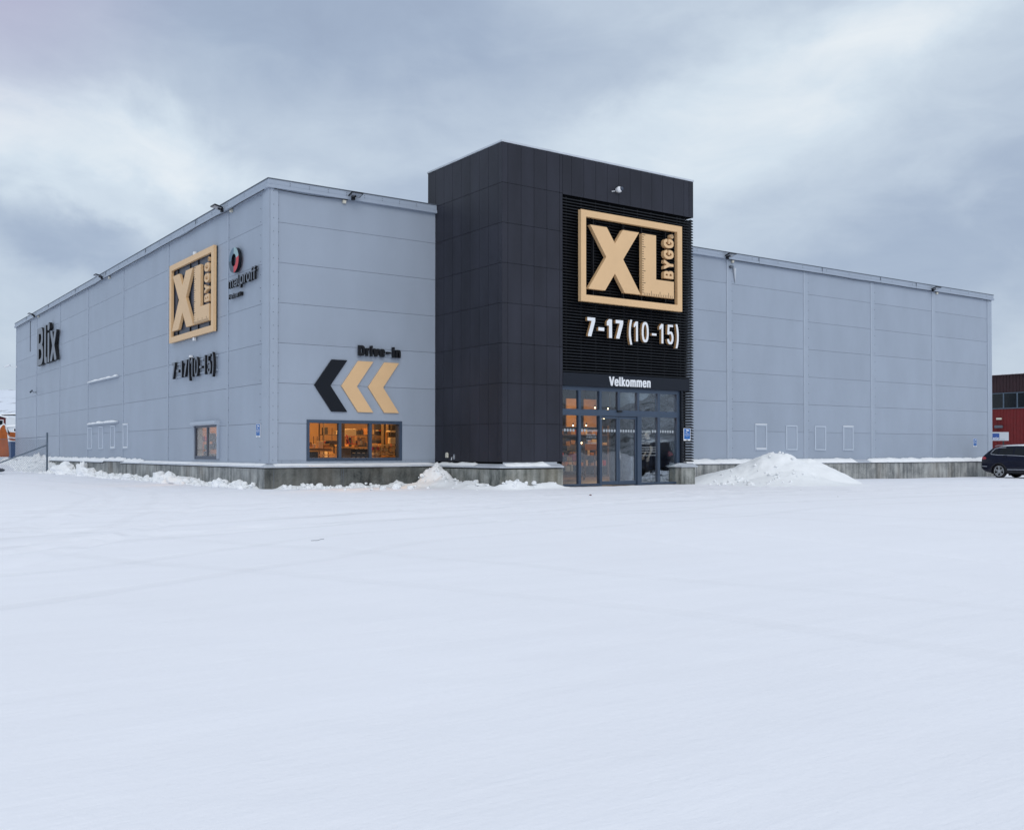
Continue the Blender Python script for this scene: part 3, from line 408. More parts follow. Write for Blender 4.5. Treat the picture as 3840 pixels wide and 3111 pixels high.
'Lørdag': ['70,1995 0,1995 0,458 278,458 277,628 70,631', '658,1560 627,1650 588,1535 521,1621 466,1621 388,1495 341,1206 338,896 366,644 331,499 362,409 402,525 451,445 506,431 545,453 604,572 648,853 651,1149 621,1409/578,1232 586,925 559,701 496,597 444,655/533,1427 549,1380 409,835 400,1091 428,1344 471,1448', '907,1620 834,1602 791,1479 789,1609 728,1605 728,458 793,458 798,1281 829,1407 907,1440', '1260,2000 1196,2000 1195,1462 1143,1606 1076,1621 1021,1556 978,1401 955,1206 953,903 1002,549 1046,459 1105,430 1165,488 1197,611 1200,459 1260,463/1145,1426 1193,1184 1191,845 1145,632 1093,604 1066,640 1020,881 1022,1213 1071,1426 1095,1455', '1587,1499 1534,1603 1449,1618 1364,1470 1342,1340 1387,1293 1405,1293 1454,1445 1506,1452 1542,1362 1550,1210 1534,1156 1415,1098 1359,1008 1332,792 1356,554 1425,435 1499,449 1549,572 1551,456 1614,460 1614,1275/1549,1012 1545,777 1509,637 1457,593 1412,651 1399,828 1415,904', '1999,1602 1938,1606 1936,1455 1884,1606 1812,1620 1760,1556 1719,1415 1689,1018 1701,780 1731,614 1792,488 1861,473 1901,517 1935,621 1935,369 1904,214 1861,163 1814,177 1747,329 1706,253 1721,159 1777,33 1856,-3 1938,62 1979,181 1999,361/1891,1411 1935,1148 1925,816 1876,654 1832,639 1799,683 1756,939 1771,1299 1824,1447'],
'10.00 til 15.00': ['85,1937 45,1942 0,1632 0,1381 8,1377 52,1668 52,27 85,27', '283,1830 254,1960 216,1951 193,1839 172,1570 163,1212 163,754 175,342 192,135 222,5 253,5 280,113 301,342 312,673 313,1203 303,1570/252,1718 267,1588 278,1328 278,647 271,440 253,256 243,221 222,256 198,593 197,1328 204,1525 224,1718 235,1754', '394,281 379,357 361,331 352,209 357,66 368,8 388,35 396,129', '556,1830 527,1960 489,1951 466,1839 445,1570 435,1212 435,754 448,342 465,135 495,5 526,5 553,113 573,342 584,673 586,1203 576,1570/525,1718 540,1588 551,1328 551,647 544,440 526,256 516,221 495,256 471,593 470,1328 477,1525 496,1718 507,1754', '746,1830 717,1960 679,1951 656,1839 635,1570 625,1212 625,754 638,342 655,135 685,5 716,5 743,113 763,342 774,673 776,1203 766,1570/715,1718 730,1588 741,1328 741,647 734,440 716,256 706,221 685,256 661,593 660,1328 667,1525 686,1718 697,1754', '935,1797 903,1801 903,1456 878,1447 878,1259 903,1250 903,299 913,111 933,17 969,30 966,227 944,223 935,317 935,1250 966,1259 965,1452 935,1456', '1028,1453 996,1453 996,27 1028,27/1030,1937 1021,1996 1001,1987 991,1848 997,1731 1026,1718 1033,1803', '1102,1939 1070,1939 1070,325 1079,100 1095,24 1129,38 1125,226 1109,230 1102,352', '1308,1937 1268,1942 1223,1632 1223,1381 1231,1377 1275,1668 1275,27 1308,27', '1521,1938 1404,1938 1393,978 1426,956 1450,1064 1470,1046 1490,898 1498,718 1493,413 1465,221 1442,256 1422,517 1390,517 1394,324 1409,144 1438,14 1479,14 1503,113 1525,351 1531,727 1512,1104 1476,1279 1427,1221 1434,1723 1520,1727', '1617,281 1602,357 1584,331 1575,209 1580,66 1591,8 1612,35 1620,129', '1779,1830 1750,1960 1712,1951 1689,1839 1668,1570 1658,1212 1658,754 1671,342 1688,135 1718,5 1749,5 1776,113 1796,342 1808,673 1809,1203 1799,1570/1748,1718 1763,1588 1774,1328 1774,647 1767,440 1749,256 1739,221 1718,256 1694,593 1693,1328 1700,1525 1719,1718 1730,1754', '1969,1830 1940,1960 1902,1951 1879,1839 1858,1570 1848,1212 1848,754 1861,342 1878,135 1908,5 1939,5 1966,113 1986,342 1998,673 1999,1203 1989,1570/1938,1718 1953,1588 1964,1328 1964,647 1957,440 1939,256 1929,221 1908,256 1884,593 1883,1328 1890,1525 1909,1718 1921,1754'],
'Varehuset åpner kl 07.00': ['107,1812 90,1805 54,555 17,1805 0,1812 45,399 63,399', '187,1329 170,1452 150,1465 135,1405 127,1322 121,1210 135,1160 147,1299 167,1306 175,1229 177,1090 171,1034 141,987 127,921 121,838 118,706 124,493 135,404 150,371 167,424 178,543 178,397 192,400 192,1103/177,928 176,699 169,583 156,523 137,576 133,659 137,802', '263,1467 246,1450 232,1291 231,1457 217,1454 217,399 232,399 232,1109 235,1201 248,1298 263,1298', '346,1312 337,1408 322,1468 300,1435 286,1312 277,1139 275,934 277,728 285,549 295,440 316,373 335,407 350,543 354,649 341,692 326,539 304,559 293,682 290,867 356,871 355,1093/330,1275 338,1153 341,1017 290,1017 293,1166 305,1295 321,1315', '443,1341 432,1444 416,1470 400,1410 391,1284 391,1812 376,1812 376,399 391,399 392,1142 400,1271 413,1318 427,1271 434,1155 435,399 449,399 449,1148', '547,1453 533,1453 532,743 524,587 515,541 501,554 492,650 489,737 489,1453 474,1453 475,697 482,504 496,395 512,388 523,441 533,587 534,398 547,398', '633,1332 618,1454 599,1468 584,1408 576,1325 571,1192 575,1007 590,891 617,811 623,748 624,655 616,552 599,526 590,566 583,698 572,672 569,635 574,516 587,407 603,373 622,413 634,509 639,642 639,755 634,874 624,950 593,1050 586,1146 592,1282 604,1328 618,1289 625,1169 637,1202', '728,1312 718,1408 703,1468 681,1435 667,1312 658,1139 656,934 658,728 666,549 676,440 697,373 716,407 731,543 735,649 722,692 707,539 685,559 674,682 671,867 737,871 736,1093/711,1275 719,1153 722,1017 671,1017 674,1166 686,1295 702,1315', '775,1708 760,1711 760,1456 746,1449 746,1306 760,1303 760,627 765,474 778,391 796,408 793,550 780,544 775,613 775,1303 793,1306 793,1449 775,1456', '923,1329 906,1452 886,1465 871,1405 862,1322 857,1210 871,1160 883,1299 903,1306 911,1229 913,1090 907,1034 877,987 863,921 857,838 854,706 860,493 871,404 886,371 903,424 913,543 914,397 928,400 928,1103/913,928 912,699 905,583 892,523 873,576 869,659 873,802/910,1899 893,2002 877,1936 871,1800 876,1608 889,1525 907,1584 914,1734/898,1863 903,1787 901,1694 895,1644 886,1671 882,1747 884,1826 889,1876', '1025,1301 1010,1437 991,1470 979,1423 967,1284 967,1456 953,1453 953,1 968,1 968,561 984,395 1000,375 1016,442 1026,571 1031,697 1034,942 1031,1155/1008,1264 1019,1022 1019,830 1014,671 999,535 987,535 977,594 970,724 967,869 972,1181 979,1271 989,1317', '1121,1341 1110,1444 1095,1470 1079,1410 1069,1271 1069,1454 1054,1454 1054,399 1069,399 1070,1142 1079,1271 1092,1318 1105,1271 1112,1155 1113,399 1127,399 1127,1148', '1220,1312 1210,1408 1195,1468 1173,1435 1159,1312 1151,1139 1148,934 1150,728 1158,549 1168,440 1190,373 1208,407 1223,543 1228,649 1214,692 1200,539 1178,559 1167,682 1163,867 1229,871 1228,1093/1203,1275 1212,1153 1214,1017 1164,1017 1167,1166 1178,1295 1194,1315', '1296,1467 1278,1450 1264,1291 1264,1457 1250,1454 1250,399 1265,399 1265,1109 1268,1201 1280,1298 1295,1298', '1434,1454 1416,1457 1375,986 1375,1812 1360,1812 1360,399 1375,399 1375,790 1384,893 1418,396 1437,399 1396,996', '1466,1813 1451,1813 1451,626 1455,473 1463,403 1482,407 1479,546 1470,549 1466,612', '1615,1686 1599,1815 1582,1835 1568,1789 1554,1640 1546,1407 1543,1083 1548,738 1557,532 1569,423 1587,376 1604,423 1619,585 1628,877 1629,1235 1624,1507/1601,1616 1610,1474 1614,1242 1614,970 1610,738 1605,638 1594,549 1581,542 1571,602 1563,738 1559,950 1558,1202 1562,1441 1568,1567 1577,1656 1591,1676', '1734,1812 1655,1812 1655,1656 1718,1652 1664,399 1681,406 1734,1646', '1782,574 1775,637 1766,617 1761,534 1764,428 1770,385 1779,411 1783,494', '1877,1686 1861,1815 1845,1835 1831,1789 1817,1640 1808,1407 1806,1083 1810,738 1819,532 1831,423 1849,376 1866,423 1881,585 1890,877 1891,1235 1886,1507/1863,1616 1872,1474 1876,1242 1876,970 1872,738 1867,638 1856,549 1843,542 1833,602 1825,738 1821,950 1820,1202 1824,1441 1830,1567 1839,1656 1853,1676', '1986,1686 1970,1815 1953,1835 1939,1789 1925,1640 1917,1407 1914,1083 1919,738 1928,532 1940,423 1958,376 1975,423 1990,585 1999,877 2000,1235 1995,1507/1972,1616 1980,1474 1985,1242 1985,970 1980,738 1976,638 1965,549 1952,542 1942,602 1934,738 1930,950 1929,1202 1933,1441 1938,1567 1948,1656 1962,1676'],
'mens handlevogner til': ['133,1450 121,1559 99,1587 81,1496 73,1369 61,1552 43,1594 28,1531 17,1369 16,1570 0,1573 0,448 17,448 17,1203 20,1309 30,1404 45,1425 55,1376 61,1266 61,448 78,445 79,1245 86,1383 105,1425 115,1383 122,1259 123,448 139,445 139,1274', '248,1391 236,1514 217,1585 197,1571 180,1472 169,1306 164,1109 165,834 173,629 186,491 203,428 227,442 244,541 254,717 239,760 226,611 202,597 186,728 181,946 256,950 255,1186/228,1366 237,1243 239,1105 181,1105 185,1278 198,1401 216,1423', '358,1443 344,1559 326,1587 308,1524 297,1376 296,1573 280,1570 280,448 297,448 298,1231 307,1369 323,1425 339,1369 347,1217 348,448 364,448 364,1238', '462,1447 445,1571 423,1585 407,1528 397,1433 392,1320 396,1095 413,971 446,872 453,791 453,714 443,611 423,583 411,647 405,767 389,721 394,587 409,456 430,421 451,463 466,601 470,812 462,971 418,1133 409,1236 414,1380 429,1437 446,1387 453,1267 468,1303', '627,1443 613,1559 595,1587 577,1524 567,1383 566,1951 549,1951 549,448 566,448 568,1231 576,1369 592,1425 608,1369 616,1217 617,448 633,448 633,1238', '736,1430 726,1526 711,1582 685,1561 666,1437 660,1310 675,1257 691,1413 714,1406 721,1339 724,1183 719,1130 676,1053 663,968 656,760 663,548 674,460 693,418 709,453 724,601 725,446 741,450 741,1212/724,1011 723,774 715,651 699,580 678,637 674,711 678,876', '848,1443 834,1559 816,1587 798,1524 787,1376 786,1573 770,1570 770,448 787,448 788,1231 797,1369 813,1425 829,1369 837,1217 838,448 854,448 854,1238', '972,1955 955,1955 955,1394 938,1557 917,1585 900,1521 887,1384 880,1186 878,996 882,763 889,601 904,463 924,421 942,477 955,625 956,449 972,453/945,1345 952,1222 955,1073 950,742 942,640 932,590 919,590 908,647 900,749 896,925 900,1264 908,1366 920,1423 934,1416', '1018,1952 1000,1952 1000,689 1006,506 1017,446 1036,456 1033,597 1022,608 1018,682', '1132,1391 1120,1514 1102,1585 1082,1571 1065,1472 1053,1306 1048,1109 1049,834 1057,629 1071,491 1088,428 1112,442 1129,541 1139,717 1123,760 1111,611 1087,597 1070,728 1065,946 1141,950 1140,1186/1112,1366 1121,1243 1123,1105 1065,1105 1070,1278 1082,1401 1101,1423', '1253,1570 1234,1563 1204,628 1173,1570 1154,1570 1195,448 1213,448', '1351,1412 1340,1514 1322,1585 1301,1571 1282,1451 1270,1243 1267,1010 1269,784 1277,629 1290,491 1306,428 1327,435 1345,534 1356,692 1362,904 1361,1179/1334,1352 1342,1215 1345,1073 1340,742 1333,647 1321,590 1308,590 1297,647 1288,763 1284,925 1289,1257 1298,1373 1309,1423 1321,1423', '1475,1567 1459,1570 1457,1394 1440,1563 1420,1584 1403,1521 1390,1376 1383,1193 1381,1002 1385,777 1392,636 1408,498 1432,463 1444,505 1458,646 1458,424 1454,269 1441,174 1417,174 1400,322 1387,251 1388,198 1405,47 1428,-3 1453,47 1470,198 1475,346/1447,1359 1458,1094 1453,770 1445,667 1434,625 1420,632 1409,696 1399,939 1399,1137 1405,1285 1412,1373 1423,1422 1434,1422', '1581,1443 1568,1559 1550,1587 1532,1524 1521,1376 1520,1573 1504,1570 1504,448 1521,448 1522,1231 1531,1369 1547,1425 1563,1369 1571,1217 1571,448 1588,448 1588,1238', '1697,1391 1684,1514 1666,1585 1646,1571 1629,1472 1618,1306 1612,1109 1614,834 1622,629 1635,491 1652,428 1676,442 1693,541 1703,717 1687,760 1675,611 1651,597 1635,728 1630,946 1705,950 1704,1186/1677,1366 1685,1243 1687,1105 1630,1105 1634,1278 1647,1401 1665,1423', '1782,1584 1760,1559 1746,1397 1745,1573 1729,1570 1729,448 1746,448 1746,1196 1749,1295 1764,1404 1781,1404', '1876,1840 1859,1844 1859,1572 1843,1565 1843,1413 1859,1410 1859,697 1863,549 1877,447 1900,457 1897,609 1883,602 1876,690 1876,1410 1897,1417 1897,1569 1876,1572', '1936,1570 1918,1570 1918,448 1936,448/1937,1951 1931,1997 1921,1983 1916,1915 1917,1817 1923,1764 1933,1778 1938,1845', '1981,1952 1964,1952 1964,689 1970,506 1981,446 2000,456 1997,597 1986,608 1981,682'],
'varehuset åpner kl 08.00': ['86,1454 69,1447 43,555 16,1454 0,1454 35,399 51,406', '167,1322 159,1405 145,1465 122,1445 106,1329 100,1210 114,1160 128,1306 147,1306 155,1223 157,1084 151,1034 120,987 106,921 100,838 97,706 104,487 116,397 130,371 147,424 157,543 158,397 172,400 172,1157/157,921 156,719 148,583 135,523 117,570 113,646 113,752 117,808', '244,1467 225,1444 212,1291 211,1457 197,1454 197,399 212,399 212,1102 215,1188 228,1298 243,1298', '329,1299 319,1401 303,1468 285,1454 271,1362 260,1186 255,934 258,708 266,543 279,420 298,373 316,407 327,493 335,649 322,692 315,586 308,539 295,526 283,572 275,675 271,867 337,871 337,1080/313,1255 320,1139 322,1017 271,1017 275,1173 286,1295 302,1315', '426,1334 414,1444 399,1470 384,1424 373,1278 373,1812 358,1812 358,399 373,399 374,1135 381,1264 396,1318 409,1271 417,1135 417,399 432,399 432,1109', '531,1453 516,1453 516,737 507,587 499,541 484,554 474,664 472,1453 457,1453 458,697 465,498 478,402 496,388 507,441 517,587 517,398 531,398', '616,1352 602,1454 583,1468 568,1408 560,1325 555,1186 560,1000 574,891 602,811 608,748 609,655 601,552 583,526 574,566 567,698 556,672 553,635 558,516 572,400 589,373 607,413 620,523 624,662 620,854 610,944 576,1063 570,1166 575,1275 589,1328 602,1289 609,1169 622,1202', '714,1299 704,1401 688,1468 671,1454 656,1362 645,1186 641,934 643,708 651,543 665,420 683,373 701,407 713,493 721,649 707,692 701,586 693,539 680,526 669,572 660,675 656,867 722,871 722,1080/698,1255 705,1139 707,1017 656,1017 660,1173 671,1295 687,1315', '761,1708 746,1711 746,1456 732,1449 732,1306 746,1303 746,647 750,494 762,398 782,408 779,550 765,550 761,640 761,1303 780,1310 780,1452 761,1456', '911,1322 903,1405 889,1465 866,1445 850,1329 844,1210 858,1160 872,1306 891,1306 899,1223 901,1084 895,1034 864,987 850,921 844,838 841,706 848,487 860,397 874,371 891,424 901,543 902,397 916,400 916,1157/901,921 900,719 892,583 879,523 861,570 857,646 857,752 861,808/898,1893 885,1995 875,1995 866,1942 858,1787 864,1594 877,1525 895,1584 901,1727/886,1863 890,1787 889,1694 882,1644 874,1664 870,1734 872,1840 880,1883', '1013,1314 1001,1430 980,1470 968,1430 956,1284 955,1456 941,1453 941,1 956,1 956,561 970,409 989,375 1004,442 1016,578 1022,790 1023,1015/997,1264 1005,1128 1008,982 1007,816 1002,657 994,561 984,528 973,541 965,608 956,843 960,1175 968,1277 978,1317', '1112,1334 1100,1444 1085,1470 1070,1424 1059,1271 1058,1454 1044,1454 1044,399 1059,399 1060,1135 1067,1264 1082,1318 1095,1271 1102,1135 1103,399 1118,399 1118,1109', '1212,1299 1203,1401 1187,1468 1169,1454 1154,1362 1143,1186 1139,934 1141,708 1149,543 1163,420 1181,373 1199,407 1211,493 1219,649 1205,692 1199,586 1191,539 1178,526 1167,572 1158,675 1154,867 1220,871 1220,1080/1196,1255 1203,1139 1205,1017 1154,1017 1158,1173 1169,1295 1185,1315', '1288,1467 1269,1444 1256,1291 1255,1457 1241,1454 1241,399 1256,399 1256,1102 1259,1188 1272,1298 1287,1298', '1427,1454 1409,1457 1368,986 1368,1812 1353,1812 1353,399 1368,399 1368,790 1377,893 1411,396 1430,399 1389,996', '1460,1813 1445,1813 1445,626 1449,466 1460,397 1476,407 1474,546 1463,549 1460,626', '1612,1666 1596,1809 1578,1835 1562,1776 1550,1646 1540,1374 1538,1083 1543,738 1552,525 1565,416 1582,376 1600,429 1614,578 1624,890 1625,1222 1620,1500/1596,1623 1604,1494 1608,1354 1610,1003 1607,811 1601,645 1592,562 1580,535 1568,588 1560,691 1555,877 1553,1169 1556,1394 1564,1580 1573,1663 1586,1676', '1722,1679 1707,1809 1688,1835 1669,1769 1658,1653 1653,1467 1656,1328 1664,1199 1674,1142 1659,1053 1651,917 1649,704 1656,552 1670,423 1692,376 1714,429 1728,572 1733,718 1731,923 1722,1073 1709,1142 1720,1205 1728,1354 1728,1540/1711,980 1717,877 1718,738 1709,588 1687,535 1672,602 1666,685 1664,817 1674,993 1696,1053/1707,1623 1714,1447 1709,1288 1696,1205 1677,1252 1669,1407 1672,1580 1679,1650 1691,1683', '1779,587 1770,643 1763,617 1758,534 1760,448 1767,385 1776,404 1780,481', '1877,1666 1861,1809 1843,1835 1827,1776 1815,1646 1806,1374 1803,1083 1808,738 1818,525 1831,416 1847,376 1866,429 1880,578 1889,890 1890,1222 1885,1500/1861,1623 1870,1494 1874,1354 1875,1003 1872,811 1866,645 1857,562 1846,535 1833,588 1825,691 1820,877 1818,1169 1821,1394 1829,1580 1838,1663 1852,1676', '1987,1666 1971,1809 1953,1835 1937,1776 1925,1646 1915,1374 1913,1083 1918,738 1928,525 1941,416 1957,376 1975,429 1989,578 1999,890 2000,1222 1995,1500/1971,1623 1980,1494 1983,1354 1985,1003 1982,811 1976,645 1967,562 1955,535 1943,588 1935,691 1930,877 1928,1169 1931,1394 1939,1580 1948,1663 1962,1676'],
'Innkjøring på venstre side': ['56,1814 0,1814 0,1660 21,1656 21,574 0,571 0,417 56,417 56,571 36,574 36,1656 56,1660', '140,1361 128,1456 110,1469 97,1397 90,1286 90,1460 76,1460 76,417 90,417 91,1158 98,1273 112,1325 125,1279 132,1164 133,417 147,417 147,1132', '236,1361 225,1456 207,1469 193,1397 186,1286 186,1460 172,1460 172,417 187,417 188,1158 195,1273 209,1325 221,1279 228,1164 229,417 243,417 243,1132', '340,1460 323,1463 283,997 283,1814 268,1814 268,417 283,417 283,804 292,905 325,413 343,417 303,1014', '372,1459 358,1459 358,285 353,197 343,174 343,23 362,65 372,252/372,1826 365,1863 360,1843 356,1787 356,1695 362,1640 371,1653 375,1735', '476,1418 468,1500 458,1382 445,1461 428,1474 408,1369 394,1097 393,848 401,592 392,454 399,379 408,490 421,411 436,392 458,484 466,592 473,795 473,1071 466,1280/456,1139 459,841 452,631 436,543 420,588 418,631/448,1277 449,1254 411,726 407,985 416,1235 428,1323', '539,1473 521,1450 509,1299 508,1463 495,1460 495,417 509,417 509,1125 512,1204 524,1305 539,1305', '570,1460 556,1460 556,417 570,417/571,1820 558,1850 553,1781 554,1689 559,1640 568,1646 573,1722', '659,1361 648,1456 629,1469 616,1397 609,1286 609,1460 595,1460 595,417 610,417 611,1158 617,1273 632,1325 644,1279 651,1164 652,417 666,417 666,1132', '766,1457 753,1460 751,1296 736,1460 719,1473 706,1414 694,1273 688,1089 687,840 692,663 701,522 714,443 730,430 741,476 752,598 752,335 743,188 720,155 702,299 691,224 694,165 707,43 727,-3 747,37 761,165 766,309/741,1276 750,1142 752,1004 747,702 732,581 719,588 710,647 701,893 706,1181 722,1322', '908,1315 894,1443 875,1476 863,1423 852,1292 852,1462 838,1459 838,23 853,23 853,577 867,420 884,393 900,465 911,613 917,810 917,1020/892,1266 902,1020 899,698 884,551 871,551 863,597 855,731 852,869 856,1184 864,1285 873,1325', '998,1356 983,1458 964,1471 949,1418 940,1323 935,1218 949,1169 962,1313 980,1313 988,1238 990,1100 984,1044 954,999 937,894 932,707 938,510 947,428 964,389 980,441 990,559 990,415 1004,418 1004,1172/990,940 989,739 982,598 969,539 952,585 947,667 952,821/987,1900 971,2002 956,1943 948,1769 955,1599 966,1530 984,1589 991,1743/975,1864 979,1809 979,1717 974,1654 965,1661 960,1730 961,1815 966,1877', '1150,1460 1135,1460 1109,577 1084,1453 1067,1460 1102,417 1117,423', '1234,1306 1224,1415 1209,1474 1192,1460 1179,1382 1168,1214 1163,1031 1164,768 1172,572 1183,457 1197,398 1218,411 1231,496 1240,667 1227,706 1217,568 1198,549 1182,670 1178,880 1242,883 1241,1116/1217,1283 1225,1155 1227,1028 1178,1028 1181,1169 1191,1296 1208,1323', '1327,1361 1315,1456 1297,1469 1284,1397 1277,1286 1276,1460 1262,1460 1262,417 1277,417 1278,1158 1285,1273 1299,1325 1312,1279 1318,1164 1320,417 1334,417 1334,1132', '1417,1339 1402,1460 1384,1474 1370,1421 1361,1326 1357,1208 1361,1018 1374,909 1403,818 1409,723 1407,624 1394,542 1376,575 1368,713 1356,680 1356,604 1363,493 1378,404 1397,398 1409,444 1420,552 1424,664 1421,854 1409,962 1380,1054 1372,1142 1376,1277 1389,1336 1402,1296 1409,1178 1422,1211', '1462,1711 1448,1714 1447,1462 1433,1455 1433,1314 1447,1311 1447,622 1451,511 1465,409 1482,425 1479,566 1466,566 1462,648 1462,1311 1480,1317 1479,1458 1462,1462', '1542,1473 1524,1450 1512,1299 1512,1463 1498,1460 1498,417 1512,417 1512,1125 1515,1204 1527,1305 1542,1305', '1625,1306 1615,1415 1600,1474 1583,1460 1570,1382 1559,1214 1555,1031 1556,768 1563,572 1574,457 1588,398 1609,411 1623,496 1631,667 1618,706 1608,568 1589,549 1574,670 1569,880 1633,883 1632,1116/1608,1283 1616,1155 1618,1028 1569,1028 1572,1169 1583,1296 1599,1323', '1759,1339 1744,1460 1726,1474 1712,1421 1703,1326 1699,1208 1703,1018 1716,909 1745,818 1751,723 1749,624 1736,542 1718,575 1710,713 1698,680 1698,604 1705,493 1720,404 1739,398 1751,444 1762,552 1766,664 1763,854 1751,962 1722,1054 1714,1142 1717,1277 1731,1336 1744,1296 1751,1178 1764,1211', '1801,1460 1787,1460 1787,417 1801,417/1801,1820 1789,1850 1784,1781 1785,1689 1790,1640 1798,1646 1804,1722', '1900,1818 1886,1818 1886,1296 1871,1454 1854,1474 1840,1415 1829,1280 1823,1110 1821,919 1824,716 1831,552 1843,431 1860,391 1874,437 1886,582 1887,418 1900,421/1876,1264 1886,1037 1886,834 1882,683 1867,549 1848,588 1841,683 1836,827 1836,1044 1841,1188 1856,1323 1868,1316', '1992,1306 1982,1415 1967,1474 1950,1460 1937,1382 1926,1214 1921,1031 1922,768 1930,572 1941,457 1955,398 1976,411 1989,496 1998,667 1985,706 1974,568 1956,549 1940,670 1935,880 2000,883 1999,1116/1974,1283 1983,1155 1985,1028 1936,1028 1939,1169 1949,1296 1966,1323'],
'Området': ['296,1451 247,1691 177,1797 103,1749 47,1561 10,1247 -1,913 12,538 45,252 97,69 161,4 220,53 269,199 305,432 324,766 320,1166/241,1439 270,1214 279,986 277,709 251,424 218,281 181,216 130,232 85,362 53,619 45,864 53,1182 74,1386 114,1545 157,1594 206,1553', '738,1181 697,1332 648,1348 602,1242 580,1096 553,1291 502,1357 454,1251 434,1104 433,1332 391,1332 391,32 435,32 435,904 443,1018 469,1136 508,1161 533,1104 549,977 550,32 592,28 596,969 620,1128 663,1161 694,1096 708,945 708,32 752,28 752,953', '964,1344 909,1316 872,1128 870,1332 828,1328 828,32 872,32 872,896 880,1002 913,1128 964,1136', '1204,1151 1171,1293 1138,1342 1076,1326 1027,1195 1005,1024 1047,967 1079,1130 1130,1163 1167,1053 1173,890 1154,812 1064,755 1021,665 1003,555 997,409 1011,172 1043,46 1092,-3 1137,46 1173,209 1174,29 1217,29 1218,898/1173,682 1172,441 1147,258 1108,184 1054,250 1042,335 1043,457 1054,527/1167,1852 1127,1994 1076,1954 1049,1778 1054,1575 1094,1424 1145,1456 1173,1640/1135,1799 1141,1672 1133,1603 1118,1562 1090,1603 1081,1729 1092,1823 1112,1856', '1521,1774 1478,1774 1477,1125 1434,1313 1378,1346 1335,1272 1304,1121 1283,901 1278,689 1282,477 1304,233 1346,49 1397,0 1441,57 1478,237 1480,33 1521,37/1456,1044 1478,746 1475,518 1459,330 1417,196 1377,204 1351,286 1337,371 1324,591 1326,844 1342,1023 1386,1158 1427,1142', '1798,1146 1765,1280 1723,1346 1671,1329 1627,1215 1598,1032 1583,787 1583,559 1605,265 1637,98 1686,8 1742,16 1793,139 1815,281 1816,351 1778,392 1742,212 1683,204 1642,347 1627,608 1824,612 1819,926/1754,1076 1772,950 1778,791 1628,791 1642,1007 1672,1134 1720,1158', '1993,1323 1939,1327 1938,1645 1895,1645 1894,1331 1851,1323 1852,1147 1894,1143 1894,311 1905,148 1947,22 2000,42 1991,218 1950,218 1938,303 1938,1143 1993,1147'],
'kameraovervåkes': ['107,1328 81,1332 21,753 21,1768 0,1768 0,32 21,32 21,513 35,639 84,28 111,32 52,765', '223,1183 203,1318 171,1342 152,1285 137,1175 128,1028 149,967 167,1138 198,1138 207,1061 211,898 204,820 157,755 137,674 130,596 124,409 134,139 147,46 171,-3 195,62 210,209 211,29 232,33 232,898/210,682 210,441 197,250 179,184 153,241 147,335 150,510 163,584', '436,1198 417,1332 393,1348 376,1283 360,1096 346,1300 322,1357 300,1259 289,1096 289,1328 268,1332 268,32 289,32 289,904 293,1018 308,1145 325,1161 336,1112 346,945 346,32 366,28 368,969 380,1128 401,1161 415,1104 422,961 422,32 443,28 444,994', '578,1154 557,1305 525,1346 503,1264 487,1121 477,909 474,657 479,387 490,200 507,65 538,0 565,57 583,208 589,339 570,392 554,220 521,212 503,347 496,559 496,612 591,612 591,852/555,1101 566,950 569,791 496,791 502,983 518,1134 541,1158', '688,1344 660,1316 643,1128 641,1332 621,1328 621,32 643,32 643,888 647,1002 665,1136 687,1136', '802,1183 782,1318 750,1342 731,1285 716,1175 707,1028 728,967 746,1138 777,1138 786,1061 790,898 783,820 736,755 717,674 709,596 704,409 713,139 726,46 750,-3 774,62 789,209 790,29 811,33 811,898/789,682 789,441 776,250 759,184 732,241 726,335 729,510 742,584', '946,1146 926,1305 892,1346 869,1264 855,1129 844,942 840,665 845,387 856,200 876,49 903,0 928,57 948,224 960,477 962,779/926,1068 935,934 940,722 932,355 910,196 880,253 863,534 863,754 868,958 877,1076 894,1158 912,1150', '1103,1328 1080,1328 1041,231 1003,1328 979,1328 1030,40 1053,40', '1225,1154 1204,1305 1172,1346 1149,1264 1134,1121 1124,909 1121,657 1125,387 1136,200 1153,65 1184,0 1211,57 1230,208 1236,339 1217,392 1201,220 1168,212 1150,347 1143,559 1143,612 1238,612 1238,852/1202,1101 1213,950 1216,791 1143,791 1148,983 1165,1134 1187,1158', '1334,1344 1307,1316 1290,1128 1288,1332 1268,1328 1268,32 1289,32 1289,888 1293,1002 1312,1136 1334,1136', '1469,1328 1446,1328 1408,231 1369,1328 1346,1328 1396,40 1419,40', '1585,1183 1564,1318 1532,1342 1513,1285 1498,1175 1490,1028 1510,967 1528,1138 1559,1138 1568,1061 1572,898 1565,820 1519,755 1499,674 1491,596 1486,409 1495,139 1508,46 1532,-3 1557,62 1572,209 1572,29 1593,33 1593,898/1572,682 1571,441 1558,250 1541,184 1515,241 1508,335 1511,510 1524,584/1566,1884 1543,2003 1523,1946 1511,1778 1516,1542 1537,1416 1559,1464 1572,1640/1549,1831 1556,1746 1555,1632 1545,1562 1532,1595 1527,1681 1528,1778 1537,1848', '1736,1328 1710,1332 1651,753 1651,1768 1629,1768 1629,32 1651,32 1651,513 1665,639 1714,28 1741,32 1682,765', '1860,1154 1839,1305 1806,1346 1784,1264 1769,1121 1759,909 1755,657 1760,387 1771,200 1788,65 1819,0 1846,57 1865,208 1871,339 1852,392 1836,220 1803,212 1785,347 1778,559 1778,612 1873,612 1873,852/1837,1101 1848,950 1851,791 1778,791 1783,983 1799,1134 1822,1158', '1989,1187 1968,1329 1941,1346 1919,1272 1907,1170 1901,999 1907,771 1926,644 1970,522 1978,379 1973,269 1955,188 1929,228 1917,400 1899,359 1905,175 1923,41 1947,0 1973,41 1990,151 2000,330 1995,575 1980,701 1934,824 1923,934 1926,1081 1942,1166 1963,1150 1978,979 1997,1019'],
